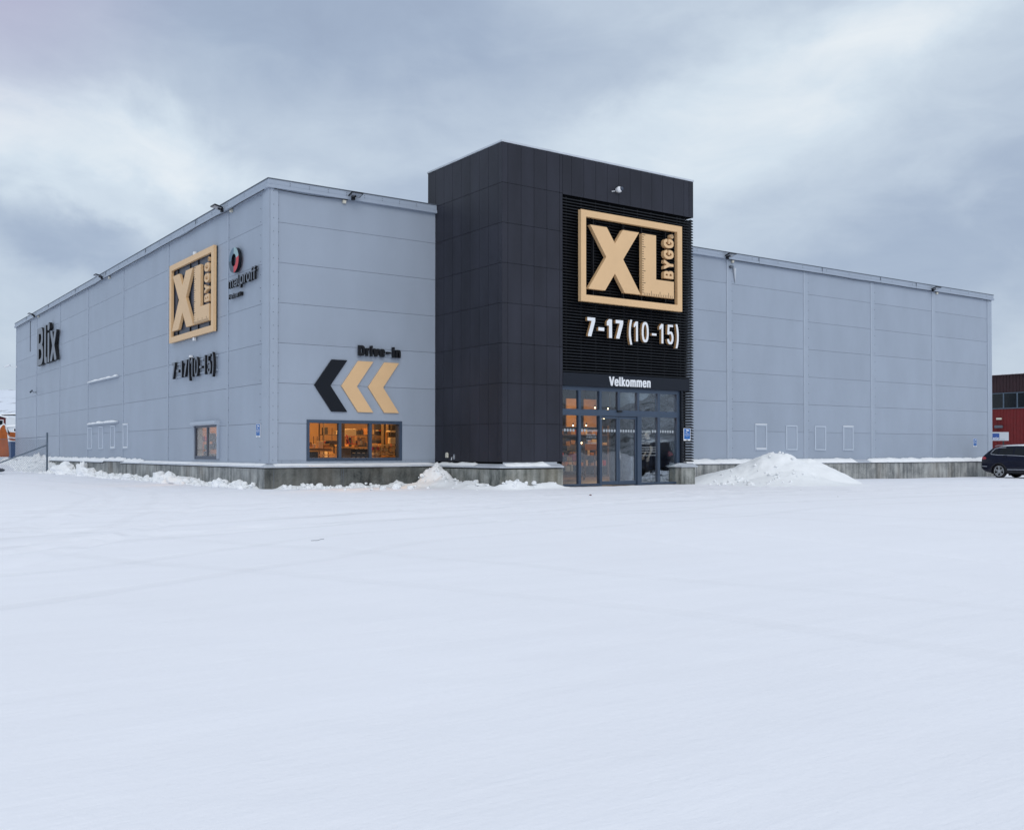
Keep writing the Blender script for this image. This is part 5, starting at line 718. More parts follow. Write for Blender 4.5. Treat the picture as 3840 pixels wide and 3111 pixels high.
# ------------------------------------------------------------------ entrance tower
tw = thing('entrance_tower', 'tall charcoal panelled entrance block with black slatted front and glass doors', 'building', (W1, -DT, 0))
TT = ZB+1.2*8.05
trow = [(0.79, ZB+1.2)]+[(ZB+1.2*k, ZB+1.2*(k+1)) for k in range(1, 8)]; trow[-1] = (trow[-1][0], TT-0.05)
sj = [-0.49, 0.0, 0.54, 1.07, 1.58, 2.10, 2.62, 3.13, 3.65, DT]
fj = [W1, 5.93, 6.42, 6.905, 7.395, 7.89, 8.01]
mb = MB()
panels(mb, TS, list(zip(sj, sj[1:])), trow, [], -0.03, 0.0, 0.011)
panels(mb, TF, list(zip(fj, fj[1:])), trow, [], -0.03, 0.0, 0.011)
cj = [8.01, 8.37, 8.86, 9.35, 9.83, 10.32, 10.81, 11.29, 11.77, 12.26, 12.75, 13.25, 13.49, TX2]
panels(mb, TF, list(zip(cj, cj[1:])), [(trow[-1][0]-0.03, trow[-1][1])], [], -0.03, 0.0, 0.011)
TR = plane((TX2, -DT, 0), (0, 1, 0), (1, 0, 0))
panels(mb, TR, [(i*0.54, (i+1)*0.54) for i in range(8)], [(trow[-1][0]-0.03, trow[-1][1])], [], -0.03, 0.0, 0.011)
mb.build('charcoal_cladding', M_['dark'], tw)
mb = MB()
mb.box(TS, -0.48, DT-0.032, 0.58, TT-0.06, -0.22, -0.031)
mb.box(TF, W1+0.221, 8.0, 0.58, TT-0.06, -0.22, -0.031)
mb.box(TF, 8.001, TX2-0.032, trow[-1][0]-0.02, TT-0.06, -0.22, -0.031)
mb.box(TF, W1+0.05, TX2-0.05, TT-0.30, TT-0.065, -0.23, -DT-0.4)
mb.box(TR, 0.03, 4.3, trow[-1][0]-0.02, TT-0.06, -0.2, -0.031)
mb.box(TF, 13.22, 13.42, 0.0, trow[-1][0]-0.03, -0.25, -DT+0.05)
mb.box(TF, 8.0, 13.44, 3.17, trow[-1][0]-0.025, -0.30, -0.13)
mb.build('tower_core', M_['darkgroove'], tw)
mb = MB(); mb.box(TF, W1-0.02, TX2+0.02, TT-0.048, TT+0.012, -DT-0.52, 0.02)
mb.build('parapet_cap', M_['flash'], tw, bevel=0.006)
# slats
mb = MB(); pitch = 0.0945; z = 0.80; zt = trow[-1][0]-0.05
def slat(P, a0, a1, z, sx0=0, sx1=0):
    # blade tilted downwards and outwards, nose vertical
    pr = [(0.0, 0.030), (0.115, -0.004), (0.125, -0.028), (0.105, -0.038), (0.0, -0.004)]   # (d, dz)
    vs = []
    for a, e in ((a0, sx0), (a1, sx1)):
        vs += [P(a+(d if e > 0 else 0), z+dz, d-0.125) for d, dz in pr]
    n = len(pr)
    mb.add(vs, [tuple(range(n)), tuple(range(n, 2*n))[::-1]]+[(i, (i+1) % n, n+(i+1) % n, n+i) for i in range(n)])
TRL = plane((13.57+0.125, -DT, 0), (0, 1, 0), (1, 0, 0))
while z < zt:
    if z > 3.62: slat(TF, 8.015, 13.57, z, 0, 1)
    elif z > 3.12 and z <= 3.62: slat(TF, 13.50, 13.57, z, 0, 1)
    elif z <= 3.12: slat(TF, 13.12, 13.57, z, 0, 1)
    slat(TRL, -0.0, DT-0.1, z)
    z += pitch
mb.build('slats', M_['louvre'], tw)
mb = MB()
for a in [8.25+0.6*i for i in range(9)]+[13.2, 13.40]:
    mb.box(TF, a-0.025, a+0.025, 3.6 if a < 13.1 else 0.8, zt, -0.17, -0.128)
mb.build('slat_battens', M_['louvre'], tw)
mb = MB(); mb.box(TF, 8.012, 13.49, 3.165, 3.575, -0.12, 0.015); mb.build('entrance_board', M_['board'], tw, bevel=0.008)
# doors and glazing, frame line at d = -0.12
mb = MB(); D0, D1 = -0.22, -0.10
def bar(a0, a1, z0, z1, e=0.0): mb.box(TF, a0, a1, z0, z1, D0+e, D1-e)
bar(7.95, 13.13, 3.04, 3.164); bar(7.95, 13.13, 2.25, 2.45); 
bar(7.95, 9.58, 0.02, 0.09); bar(11.37, 13.13, 0.02, 0.09)
bar(8.72, 8.82, 0.091, 2.249, .002); bar(12.11, 12.22, 0.091, 2.249, .002)
bar(9.58, 9.66, 0.0, 2.249, -.02); bar(11.19, 11.37, 0.0, 2.249, -.02); bar(13.00, 13.13, 0.091, 2.249, .002); bar(7.95, 8.04, 0.091, 2.249, .002)
for a0, a1 in ((7.95, 8.04), (8.72, 8.82), (9.58, 9.67), (10.36, 10.45), (11.20, 11.29), (12.11, 12.22), (13.00, 13.13)): bar(a0, a1, 2.451, 3.039, .002)
for a in (8.5, 8.9, 9.5, 9.9, 10.9, 11.5, 11.9, 12.5, 12.9): mb.box(TF, a-0.02, a+0.02, 2.43, 2.445, D1-.004, D1+.003, 1)
for a in (8.3, 9.2, 11.6, 12.0, 12.4, 12.9): mb.box(TF, a-0.02, a+0.02, 0.035, 0.05, D1-.004, D1+.003, 1)
gl_ = mb.build('glazing_frame', [M_['frame'], M_['black']], tw)
for (a0, a1) in ((8.04, 8.72), (8.82, 9.58), (9.67, 10.36), (10.45, 11.20), (11.29, 12.11), (12.22, 13.0)):
    g = MB(); g.box(TF, a0-0.004, a1+0.004, 2.446, 3.044, -0.165, -0.15); g.build('glass_pane', M_['glass'], gl_)
for (a0, a1) in ((8.04, 8.72), (8.82, 9.58), (11.37, 12.11), (12.22, 13.0)):
    g = MB(); g.box(TF, a0-0.004, a1+0.004, 0.086, 2.254, -0.165, -0.15); g.build('glass_pane', M_['glass'], gl_)
mb = MB(); mb.box(TF, 13.131, 13.22, 0.02, 3.164, -0.24, -0.02); mb.build('door_reveal', M_['board'], tw)
for i, (a0, a1) in enumerate(((9.665, 10.400), (10.405, 11.185))):
    mb = MB(); e0, e1 = -0.20, -0.13
    l, r = (0.05, 0.075) if i == 0 else (0.075, 0.05)
    mb.box(TF, a0, a1, 2.17, 2.24, e0, e1); mb.box(TF, a0, a1, 0.03, 0.16, e0, e1)
    mb.box(TF, a0, a0+l, 0.16, 2.17, e0, e1); mb.box(TF, a1-r, a1, 0.16, 2.17, e0, e1)
    dr = mb.build('sliding_door', M_['frame'], tw, bevel=0.006)
    g = MB(); g.box(TF, a0+l-0.004, a1-r+0.004, 0.156, 2.174, -0.172, -0.16); g.build('door_glass', M_['glass'], dr)
    if i == 1:
        h = MB(); h.tube([TF(a0+0.035, 0.87, -0.10), TF(a0+0.035, 1.13, -0.10)], 0.012); h.tube([TF(a0+0.035, 0.89, -0.13), TF(a0+0.035, 0.89, -0.10)], 0.009); h.tube([TF(a0+0.035, 1.11, -0.13), TF(a0+0.035, 1.11, -0.10)], 0.009)
        h.build('door_handle', M_['silver'], dr)
mb = MB(); mb.box(TF, 10.29, 10.50, 2.385, 2.44, -0.098, -0.03); mb.build('door_sensor', M_['blackmat'], tw, bevel=0.01)
# window film
def dots(xs, z=1.78, r=0.043):
    mb = MB()
    for x in xs:
        mb.prism(TF, [(x+r*math.cos(k*math.pi/7), z+r*1.15*math.sin(k*math.pi/7)) for k in range(14)], -0.149, -0.147)
    mb.build('dot_strip', M_['film'], gl_)
dots([8.09+0.115*i for i in range(5)]); dots([8.90, 9.01]); dots([9.69+0.113*i for i in range(6)]); dots([10.52+0.113*i for i in range(6)])
dots([11.93, 12.04]); dots([12.28+0.113*i for i in range(6)])
def words(txt, a0, z0, h, w, m='film', parent=None, P=TF, d=(-0.149, -0.147)):
    mbt = MB(); text_parts(P, txt, a0, a0+w, z0, z0+h, d[0], d[1], [M_[m]], None, asmesh=mbt)
    return mbt.build('lettering', M_[m], parent or gl_, recalc=False)
for x in (9.08, 11.40):
    words('Åpningstider', x, 1.72, 0.13, 0.46)
    words('Mandag-fredag', x, 1.62, 0.055, 0.36); words('07.00 til 17.00', x, 1.54, 0.055, 0.40)
    words('Lørdag', x, 1.43, 0.055, 0.16); words('10.00 til 15.00', x, 1.35, 0.055, 0.40)
for i, t in enumerate(('Varehuset åpner kl 07.00', 'mens handlevogner til', 'varehuset åpner kl 08.00', 'Innkjøring på venstre side')): words(t, 11.40, 1.22-0.077*i-(0.03 if i == 3 else 0), 0.055, 0.66)
# tower plinth
mb = MB(); mb.box(TS, 0.2, DT+0.0, -0.7, 0.575, -0.2, pl-0.01); o = mb.build('plinth', M_['mid_concrete'], tw)
mb = MB(); mb.box(TF, W1-pl+0.012, 7.85, -0.7, 0.575, -0.28, pl-0.01); o = mb.build('plinth', M_['mid_concrete'], tw)
o['label'] = 'stained concrete plinth left of the glass doors'
mb = MB(); flashing(mb, TS, 0.2, DT, 0.735, 0.655, 0.25, 0, 1); flashing(mb, TF, W1, 7.87, 0.735, 0.655, 0.25, 1, 0)
mb.box(TF, W1+0.05, 7.80, 0.737, 0.785, -0.05, -0.02); mb.build('plinth_flashing', M_['flash'], tw)
mb = MB(); mb.box(TF, 12.97, 13.60, -0.7, 0.575, -0.45, 0.16); mb.build('plinth', M_['mid_concrete'], tw, bevel=0.02)
mb = MB(); mb.hexa([TF(12.93, .58, .2), TF(13.66, .58, .2), TF(13.66, .58, -.5), TF(12.93, .58, -.5), TF(12.90, .605, .22), TF(13.69, .605, .22), TF(13.66, .72, -.02), TF(12.97, .72, -.02)])
mb.build('plinth_flashing', M_['flash'], tw)
mb = MB(); mb.box(TF, 13.43, 13.55, -0.5, 0.75, -DT, -0.2); mb.build('side_wall', M_['darkgroove'], tw)
# small fittings on the tower's left side
t = thing('wall_vent', 'small cream arched vent cover low on the charcoal side wall', 'vent', TS(0.77, 0.93, 0))
mb = MB(); mb.prism(TS, [(0.70, 0.91), (0.84, 0.91), (0.84, 1.02), (0.825, 1.06), (0.80, 1.08), (0.74, 1.08), (0.715, 1.06), (0.70, 1.02)], 0.0, 0.05); mb.build('cover', M_['cream'], t, bevel=0.01)
t = thing('outdoor_tap', 'small bright metal outdoor tap low on the charcoal side wall beside the cream vent', 'tap', TS(1.2, 0.85, 0))
mb = MB(); mb.box(TS, 1.17, 1.24, 0.86, 1.02, 0.0, 0.03); mb.build('back_plate', M_['silver'], t)
mb = MB(); mb.tube([TS(1.20, 0.93, 0.02), TS(1.19, 0.92, 0.10), TS(1.18, 0.84, 0.11)], 0.022); mb.build('spout', M_['silver'], t)

# ------------------------------------------------------------------ signs
def xl_sign(P, a0, a1, z0, z1, d0, d1, ab, label, zrow):
    cx = (a0+a1)/2
    t = thing('letter_sign', label, 'sign', P(cx, z0, 0), 'gold framed letter signs')
    sx = (a1-a0)/(12.925-8.55); sz = (z1-z0)/(8.68-5.81)
    X = lambda x: a0+(x-8.55)*sx
    Z = lambda z: z0+(z-5.81)*sz
    fr = MB()
    # mitred frame: four prisms
    o_ = [(8.55, 5.81), (12.925, 5.81), (12.925, 8.68), (8.55, 8.68)]; i_ = [(8.755, 6.02), (12.71, 6.02), (12.71, 8.475), (8.755, 8.475)]
    g = 0.003
    for k in range(4):
        l = (k+1) % 4
        q = [o_[k], o_[l], i_[l], i_[k]]
        fr.prism(P, [(X(x), Z(z)) for x, z in q], d0, d1)
    fr.build('frame', M_['gold'], t)
    def lt(pts, nm='letter'):
        m = MB(); m.prism(P, [(X(x), Z(z)) for x, z in pts], d0, d1, 0, 1); return m.build(nm, [M_['gold'], M_['gold']], t)
    dx, dz = 0.095, 0.02
    lt([(x+dx, z+dz) for x, z in [(8.83, 8.22), (9.51, 8.22), (9.855, 7.74), (10.19, 8.22), (10.885, 8.22), (10.20, 7.27), (10.95, 6.20), (10.26, 6.20), (9.85, 6.78), (9.44, 6.20), (8.75, 6.20), (9.49, 7.27)]])
    L = lt([(11.115, 8.235), (11.735, 8.235), (11.735, 6.78), (12.54, 6.78), (12.54, 6.215), (11.115, 6.215)])
    m = MB()
    n = 0; z = 8.19
    while z > 6.30:
        w = 0.145 if n % 5 == 0 else 0.075
        m.box(P, X(11.115), X(11.115+w), Z(z-0.009), Z(z+0.009), d1-0.001, d1+0.003); z -= 0.0785; n += 1
    n = 1; x = 11.20
    while x < 12.53:
        h = 0.17 if n % 5 == 0 else 0.085
        m.box(P, X(x-0.008), X(x+0.008), Z(6.215), Z(6.215+h), d1-0.001, d1+0.003); x += 0.0785; n += 1
    m.build('ruler_marks', M_['blackmat'], L)
    text_parts(P, 'BYGG', X(12.09), X(12.53), Z(6.87), Z(8.19), d0, d1, [M_['gold'], M_['gold']], t, rot90=True)
    # registered mark: disc with ring and R
    m = MB(); c = (12.46, 8.29)
    m.prism(P, [(X(c[0]+0.075*math.cos(k*math.pi/9)), Z(c[1]+0.075*math.sin(k*math.pi/9))) for k in range(18)], d0, d1)
    rm = m.build('round_mark', M_['gold'], t)
    m = MB()
    for k in range(24):
        a_, b_ = k*math.pi/12, (k+1)*math.pi/12
        m.prism(P, [(X(c[0]+r*math.cos(q)), Z(c[1]+r*math.sin(q))) for r, q in ((.058, a_), (.066, a_), (.066, b_), (.058, b_))], d1, d1+.003)
    text_parts(P, 'R', X(c[0]-.03), X(c[0]+.03), Z(c[1]-.035), Z(c[1]+.035), d1, d1+.003, [M_['blackmat']], None, asmesh=m)
    m.build('mark_lettering', M_['blackmat'], rm, recalc=False)
    # mounting rails behind
    m = MB()
    for x in (9.17, 10.42, 11.22, 12.30): m.box(P, X(x-.02), X(x+.02), Z(5.9), Z(8.6), ab, d0-0.001)
    m.build('mounting_rail', M_['blackmat'], t)
    return t
xl_sign(TF, 8.55, 12.925, 5.81, 8.68, 0.10, 0.24, 0.0, 'large gold framed letter sign on the black slatted front above the white opening hours', 0)
t = xl_sign(LP, -9.36, -4.51, 5.11, 7.97, 0.05, 0.15, 0.015, 'large gold framed letter sign on the grey left wall above the black opening hours', 0)
for z in (7.98, 4.98):
    mb = MB(); mb.box(LP, -6.75, -6.60, z, z+0.11, 0.04, 0.12); mb.build('end_bracket', M_['white'], t)
mb = MB(); mb.box(LP, -9.28, -4.55, 5.17, 7.92, 0.001, 0.012); mb.build('back_plate', M_['framed'], t)
for q in ((-9.34, -4.53, 5.12, 5.28), (-9.34, -4.53, 7.80, 7.96), (-9.34, -9.18, 5.281, 7.799), (-4.70, -4.53, 5.281, 7.799)):
    mb = MB(); mb.box(LP, *q, 0.013, 0.049); mb.build('gap_shade', M_['blackmat'], t)  # black strips fill the gap behind the sign frame, standing in for its shadow

t = thing('opening_hours_sign', 'white raised opening hours numerals with tan sides on the black slats', 'sign', TF(10.8, 4.6, 0))
wm = [M_['white'], M_['golddark']]
# digits span 4.72..5.30, parentheses lower
text_parts(TF, '7-17', 8.87, 10.36, 4.735, 5.335, 0.06, 0.16, wm, t, 'numeral')
text_parts(TF, '(10-15)', 10.60, 12.84, 4.575, 5.385, 0.06, 0.16, wm, t, 'numeral')
t = thing('opening_hours_sign', 'black raised opening hours numerals on clear backing on the grey left wall', 'sign', LP(-6.4, 3.6, 0))
bm_ = [M_['letterface'], M_['blackmat']]
text_parts(LP, '7-17|L', -9.08, -7.32, 3.77, 4.37, 0.04, 0.135, bm_, t, 'numeral')
text_parts(LP, '(10-15)|L', -7.16, -4.53, 3.60, 4.42, 0.04, 0.135, bm_, t, 'numeral')
mb = MB(); mb.box(LP, -9.0, -4.4, 4.27, 4.31, 0.005, 0.039); mb.box(LP, -9.0, -4.4, 3.80, 3.84, 0.005, 0.039); mb.build('mounting_rail', M_['strip'], t)
mb = MB(); mb.box(LP, -7.14, -7.02, 4.42, 4.50, 0.02, 0.12); mb.build('end_bracket', M_['white'], t)
t = thing('letter_sign', 'large grey faced black edged word sign near the far end of the left wall', 'sign', LP(-31, 5.9, 0))
text_parts(LP, 'Blix', -33.95, -28.83, 5.95, 8.12, 0.06, 0.22, bm_, t, 'letter')
t = thing('letter_sign', 'black raised word sign above the tan and black chevrons', 'sign', FP(3.6, 4.1, 0))
text_parts(FP, 'Drive-in', 2.87, 4.36, 4.09, 4.43, 0.05, 0.13, [M_['blackmat'], M_['blk']], t, 'letter')
mb = MB(); mb.box(FP, 2.9, 4.33, 4.12, 4.145, 0.015, 0.045); mb.box(FP, 2.9, 4.33, 4.28, 4.30, 0.015, 0.045); mb.build('mounting_rail', M_['strip'], t)
t = thing('letter_sign', 'white welcome lettering on the dark board above the glass doors', 'sign', TF(10.8, 3.2, 0))
text_parts(TF, 'Velkommen', 9.87, 11.66, 3.215, 3.515, 0.016, 0.045, [M_['white'], M_['white']], t, 'letter')
chev = [(0, 0.80), (0.57, 1.60), (1.10, 1.60), (0.53, 0.80), (1.10, 0), (0.57, 0)]
for x0, m, lab in ((1.42, 'blk', 'black left pointing chevron plate, first of three above the window'), (2.32, 'gold', 'tan left pointing chevron plate between the black one and the last'), (3.24, 'gold', 'tan left pointing chevron plate nearest the charcoal tower')):
    mb = MB(); mb.prism(FP, [(x0+a, 2.335+z) for a, z in chev], 0.0, 0.055); v = mb.build('chevron_sign', M_[m], None, bevel=0.005)
    tag(v, lab, 'sign', 'chevron plates on the front wall')
# ring logo and words on the left wall
t = thing('ring_logo_sign', 'four coloured ring emblem beside the gold framed sign on the left wall', 'sign', LP(-2.35, 6.72, 0))
cy_, cz_ = -2.59, 7.165
segs = [(90, 180, 'steelblue'), (180, 270, 'darkteal'), (270, 372, 'red'), (12, 90, 'teal')]
for s0, s1, m in segs:
    mb = MB(); n = 14
    for k in range(n):
        q0, q1 = R(s0+(s1-s0)*k/n), R(s0+(s1-s0)*(k+1)/n)
        mb.prism(LP, [(cy_+rx*math.cos(q), cz_+rz*math.sin(q)) for rx, rz, q in ((.205, .20, q0), (.435, .40, q0), (.435, .40, q1), (.205, .20, q1))], 0.05, 0.16, 0, 1)
    mb.build('ring_segment', [M_[m], M_['blk']], t)
t = thing('letter_sign', 'small black two line word sign below the ring emblem', 'sign', LP(-2, 6.0, 0))
text_parts(LP, 'mal', -3.20, -2.22, 6.33, 6.66, 0.04, 0.12, bm_, t, 'letter')
text_parts(LP, 'proff', -2.16, -0.84, 6.24, 6.74, 0.04, 0.12, bm_, t, 'letter')
text_parts(LP, 'Partner', -3.18, -2.30, 5.99, 6.15, 0.04, 0.11, bm_, t, 'letter')
mb = MB(); mb.box(LP, -2.28, -2.15, 6.00, 6.12, 0.005, 0.10); mb.build('end_box', M_['blackmat'], t)

def cctv_sign(P, a0, a1, z0, z1, d, label, d1=None):
    t = thing('camera_warning_sign', label, 'sign', P((a0+a1)/2, z0, d), 'blue camera surveillance signs')
    w, h = a1-a0, z1-z0
    mb = MB(); mb.box(P, a0, a1, z0, z1, d, d+0.012); mb.build('backing', M_['white'], t)
    mb = MB(); mb.box(P, a0+w*.06, a1-w*.06, z0+h*.12, z1-h*.03, d+.011, d+.015); mb.build('blue_panel', M_['blue'], t)
    mb = MB(); c = lambda u, v: (a0+w*u, z0+h*v)
    mb.prism(P, [c(.30, .90), c(.70, .87), c(.78, .80), c(.72, .77), c(.36, .83)], d+.015, d+.019)
    mb.prism(P, [c(.45, .82), c(.52, .80), c(.44, .70), c(.28, .70), c(.28, .66), c(.50, .66)], d+.015, d+.019)
    mb.build('camera_symbol', M_['white'], t)
    mb = MB()
    for tx, z, hh, u0, u1 in (('Området', .55, .055, .28, .72), ('kameraovervåkes', .47, .055, .13, .87), ('døgnet rundt', .38, .045, .25, .75), ('24', .31, .04, .42, .58)):
        mb = MB(); text_parts(P, tx, a0+w*u0, a0+w*u1, z0+h*z, z0+h*(z+hh), d+.015, d+.018, [M_['white']], None, asmesh=mb)
        mb.build('lettering', M_['white'], t, recalc=False)
    mb = MB(); mb.box(P, a0+w*.4, a0+w*.6, z0+h*.03, z0+h*.08, d+.012, d+.015); mb.build('small_mark', M_['blackmat'], t)
cctv_sign(TF, 13.20, 13.52, 1.48, 1.90, 0.003, 'blue camera warning sign on the black slats beside the glass doors')
cctv_sign(LP, -1.01, -0.68, 1.54, 1.95, 0.0, 'blue camera warning sign on the left wall near the front corner')
cctv_sign(FP, 37.36, 37.68, 1.36, 1.78, 0.0, 'blue camera warning sign at the far right end of the front wall')

# ------------------------------------------------------------------ floodlights, boxes, cables, cameras
def flood(P, a, z, label, ang=14):
    t = thing('floodlight', label, 'lamp', P(a, z, 0.12), 'floodlights under the roof edge')
    mb = MB(); mb.box(P, a-0.05, a+0.05, z-0.07, z+0.05, 0.121, 0.20); mb.tube([P(a, z, 0.15), P(a+0.02, z+0.02, 0.30)], 0.02)
    mb.build('bracket', M_['blk'], t)
    s_, c_ = math.sin(R(ang)), math.cos(R(ang))
    Q = lambda u, v, w: P(a+u, z+0.02+s_*(v)*1.0+c_*w, 0.19+c_*v-s_*w)
    mb = MB()
    def bx(u0, u1, v0, v1, w0, w1, m=0):
        mb.hexa([Q(u0, v0, w0), Q(u1, v0, w0), Q(u1, v1, w0), Q(u0, v1, w0), Q(u0, v0, w1), Q(u1, v0, w1), Q(u1, v1, w1), Q(u0, v1, w1)], m)
    bx(-0.19, 0.20, 0.0, 0.30, 0.0, 0.035); 
    for k in range(7): bx(-0.17+k*0.055, -0.155+k*0.055, 0.03, 0.27, 0.035, 0.05)
    mb.build('housing', M_['blk'], t)
    mb = MB(); bx(-0.16, 0.17, 0.03, 0.27, -0.006, -0.001); mb.build('lamp_glass', M_['silver'], t)
flood(FP, 2.65, 8.98, 'black floodlight under the roof edge of the front wall, left of the tower')
flood(FP, 19.35, 8.97, 'black floodlight on the right wall just beyond the tower')
flood(FP, 33.7, 8.95, 'black floodlight on the right wall near its far end')
flood(LP, -3.7, 8.97, 'black floodlight on the left wall nearest the front corner')
flood(LP, -19.5, 8.97, 'black floodlight halfway along the left wall roof edge')
flood(LP, -35.3, 8.97, 'black floodlight at the far end of the left wall roof edge')
def jbox(P, a, z, label):
    mb = MB(); mb.box(P, a-0.055, a+0.055, z-0.055, z+0.055, 0.0, 0.09)
    tag(mb.build('junction_box', M_['cream'], None, bevel=0.012), label, 'junction box', 'cable boxes under the floodlights')
jbox(FP, 2.40, 8.85, 'cream junction box below the floodlight left of the tower'); jbox(FP, 19.78, 8.86, 'cream junction box below the floodlight just right of the tower')
jbox(FP, 34.2, 8.86, 'cream junction box below the floodlight at the far right'); jbox(LP, -3.15, 8.86, 'cream junction box below the left wall floodlight nearest the corner')
jbox(LP, -18.6, 8.86, 'cream junction box below the middle floodlight of the left wall'); jbox(LP, -34.6, 8.86, 'cream junction box below the far floodlight of the left wall')
def cable(P, a0, a1, label, seed):
    pts = []; n = int(abs(a1-a0)/0.35)
    for i in range(n+1):
        a = a0+(a1-a0)*i/n; pts.append(P(a, WT-0.29-0.035*max(0, noise.noise(Vector((a*0.45, seed, 0))))*2.4, 0.10))
    mb = MB(); mb.tube(pts, 0.011, 5); tag(mb.build('cable', M_['blackmat'], None), label, 'cable', 'cables along the roof edge')
cable(FP, 0.1, 2.5, 'thin black cable sagging below the front roof edge', 1); cable(FP, 19.4, 38.9, 'thin black cable below the long right hand roof edge', 2)
cable(LP, -41.5, -0.2, 'long thin black cable sagging below the left wall roof edge', 3)
mb = MB(); mb.tube([LP(-37.25, 8.88, 0.012), LP(-37.25, 7.06, 0.012)], 0.014, 5); tag(mb.build('cable', M_['blackmat'], None), 'short vertical black cable left of the far word sign', 'cable')
t = thing('dome_camera', 'white round security camera on the charcoal parapet above the slats', 'camera', TF(10.25, 9.57, 0))
mb = MB()
def ball(mb, c, r, nu=14, nv=8, sq=(1, 1, 1)):
    vs = []; fs = []
    for j in range(nv+1):
        th = math.pi*j/nv
        for i in range(nu): ph = 2*math.pi*i/nu; vs.append((c[0]+r*sq[0]*math.sin(th)*math.cos(ph), c[1]+r*sq[1]*math.sin(th)*math.sin(ph), c[2]+r*sq[2]*math.cos(th)))
    for j in range(nv):
        for i in range(nu): k = (i+1) % nu; fs.append((j*nu+i, j*nu+k, (j+1)*nu+k, (j+1)*nu+i))
    mb.add(vs, fs)
c = TF(10.25, 9.57, 0.10); ball(mb, c, 0.10); mb.tube([TF(10.25, 9.57, 0.0), TF(10.25, 9.57, 0.09)], 0.085, 16); mb.build('housing', M_['white'], t, smooth=True)
mb = MB(); ball(mb, TF(10.28, 9.585, 0.17), 0.07); mb.build('lens', M_['framed'], t, smooth=True)
mb = MB(); mb.tube([TF(10.14, 9.52, 0.02), TF(10.0, 9.49, 0.03)], 0.012); mb.build('cable_stub', M_['white'], t)
def bullet(P, a, z, label, m, flip=1, sc=1.0):
    t = thing('security_camera', label, 'camera', P(a, z, 0), 'bullet cameras on the left wall')
    mb = MB(); mb.box(P, a-0.05, a+0.05, z-0.05, z+0.06, 0, 0.03); mb.tube([P(a, z, 0.03), P(a, z-0.02, 0.16*sc), P(a-0.02, z+0.05, 0.2*sc)], 0.02); mb.build('arm', M_[m], t)
    mb = MB(); mb.tube([P(a+0.10*flip, z+0.10, 0.22*sc), P(a-0.22*flip, z-0.02, 0.36*sc)], 0.05, 12); mb.build('housing', M_[m], t)
    mb = MB(); mb.tube([P(a-0.221*flip, z-0.02, 0.361*sc), P(a-0.24*flip, z-0.025, 0.368*sc)], 0.035, 12); mb.build('lens', M_['blk'], t)
bullet(LP, -35.3, 4.55, 'dark security camera on the left wall below the far word sign', 'edge', -1)
bullet(LP, -41.75, 6.45, 'white security camera sticking out from the far end of the left wall', 'white', 1, 1.8)
t = thing('wall_camera', 'small dark camera with icicle hanging below on the right wall', 'camera', FP(19.72, 8.6, 0))
mb = MB(); mb.box(FP, 19.6, 19.78, 8.58, 8.68, 0, 0.12); mb.build('housing', M_['edge'], t, bevel=0.02)
mb = MB(); mb.tube([FP(19.88, 8.60, 0.05), FP(19.90, 8.45, 0.04), FP(19.93, 8.2, 0.03), FP(19.95, 7.98, 0.02)], [0.07, 0.06, 0.035, 0.006], 8); mb.build('icicle', M_['flash'], t, smooth=True)

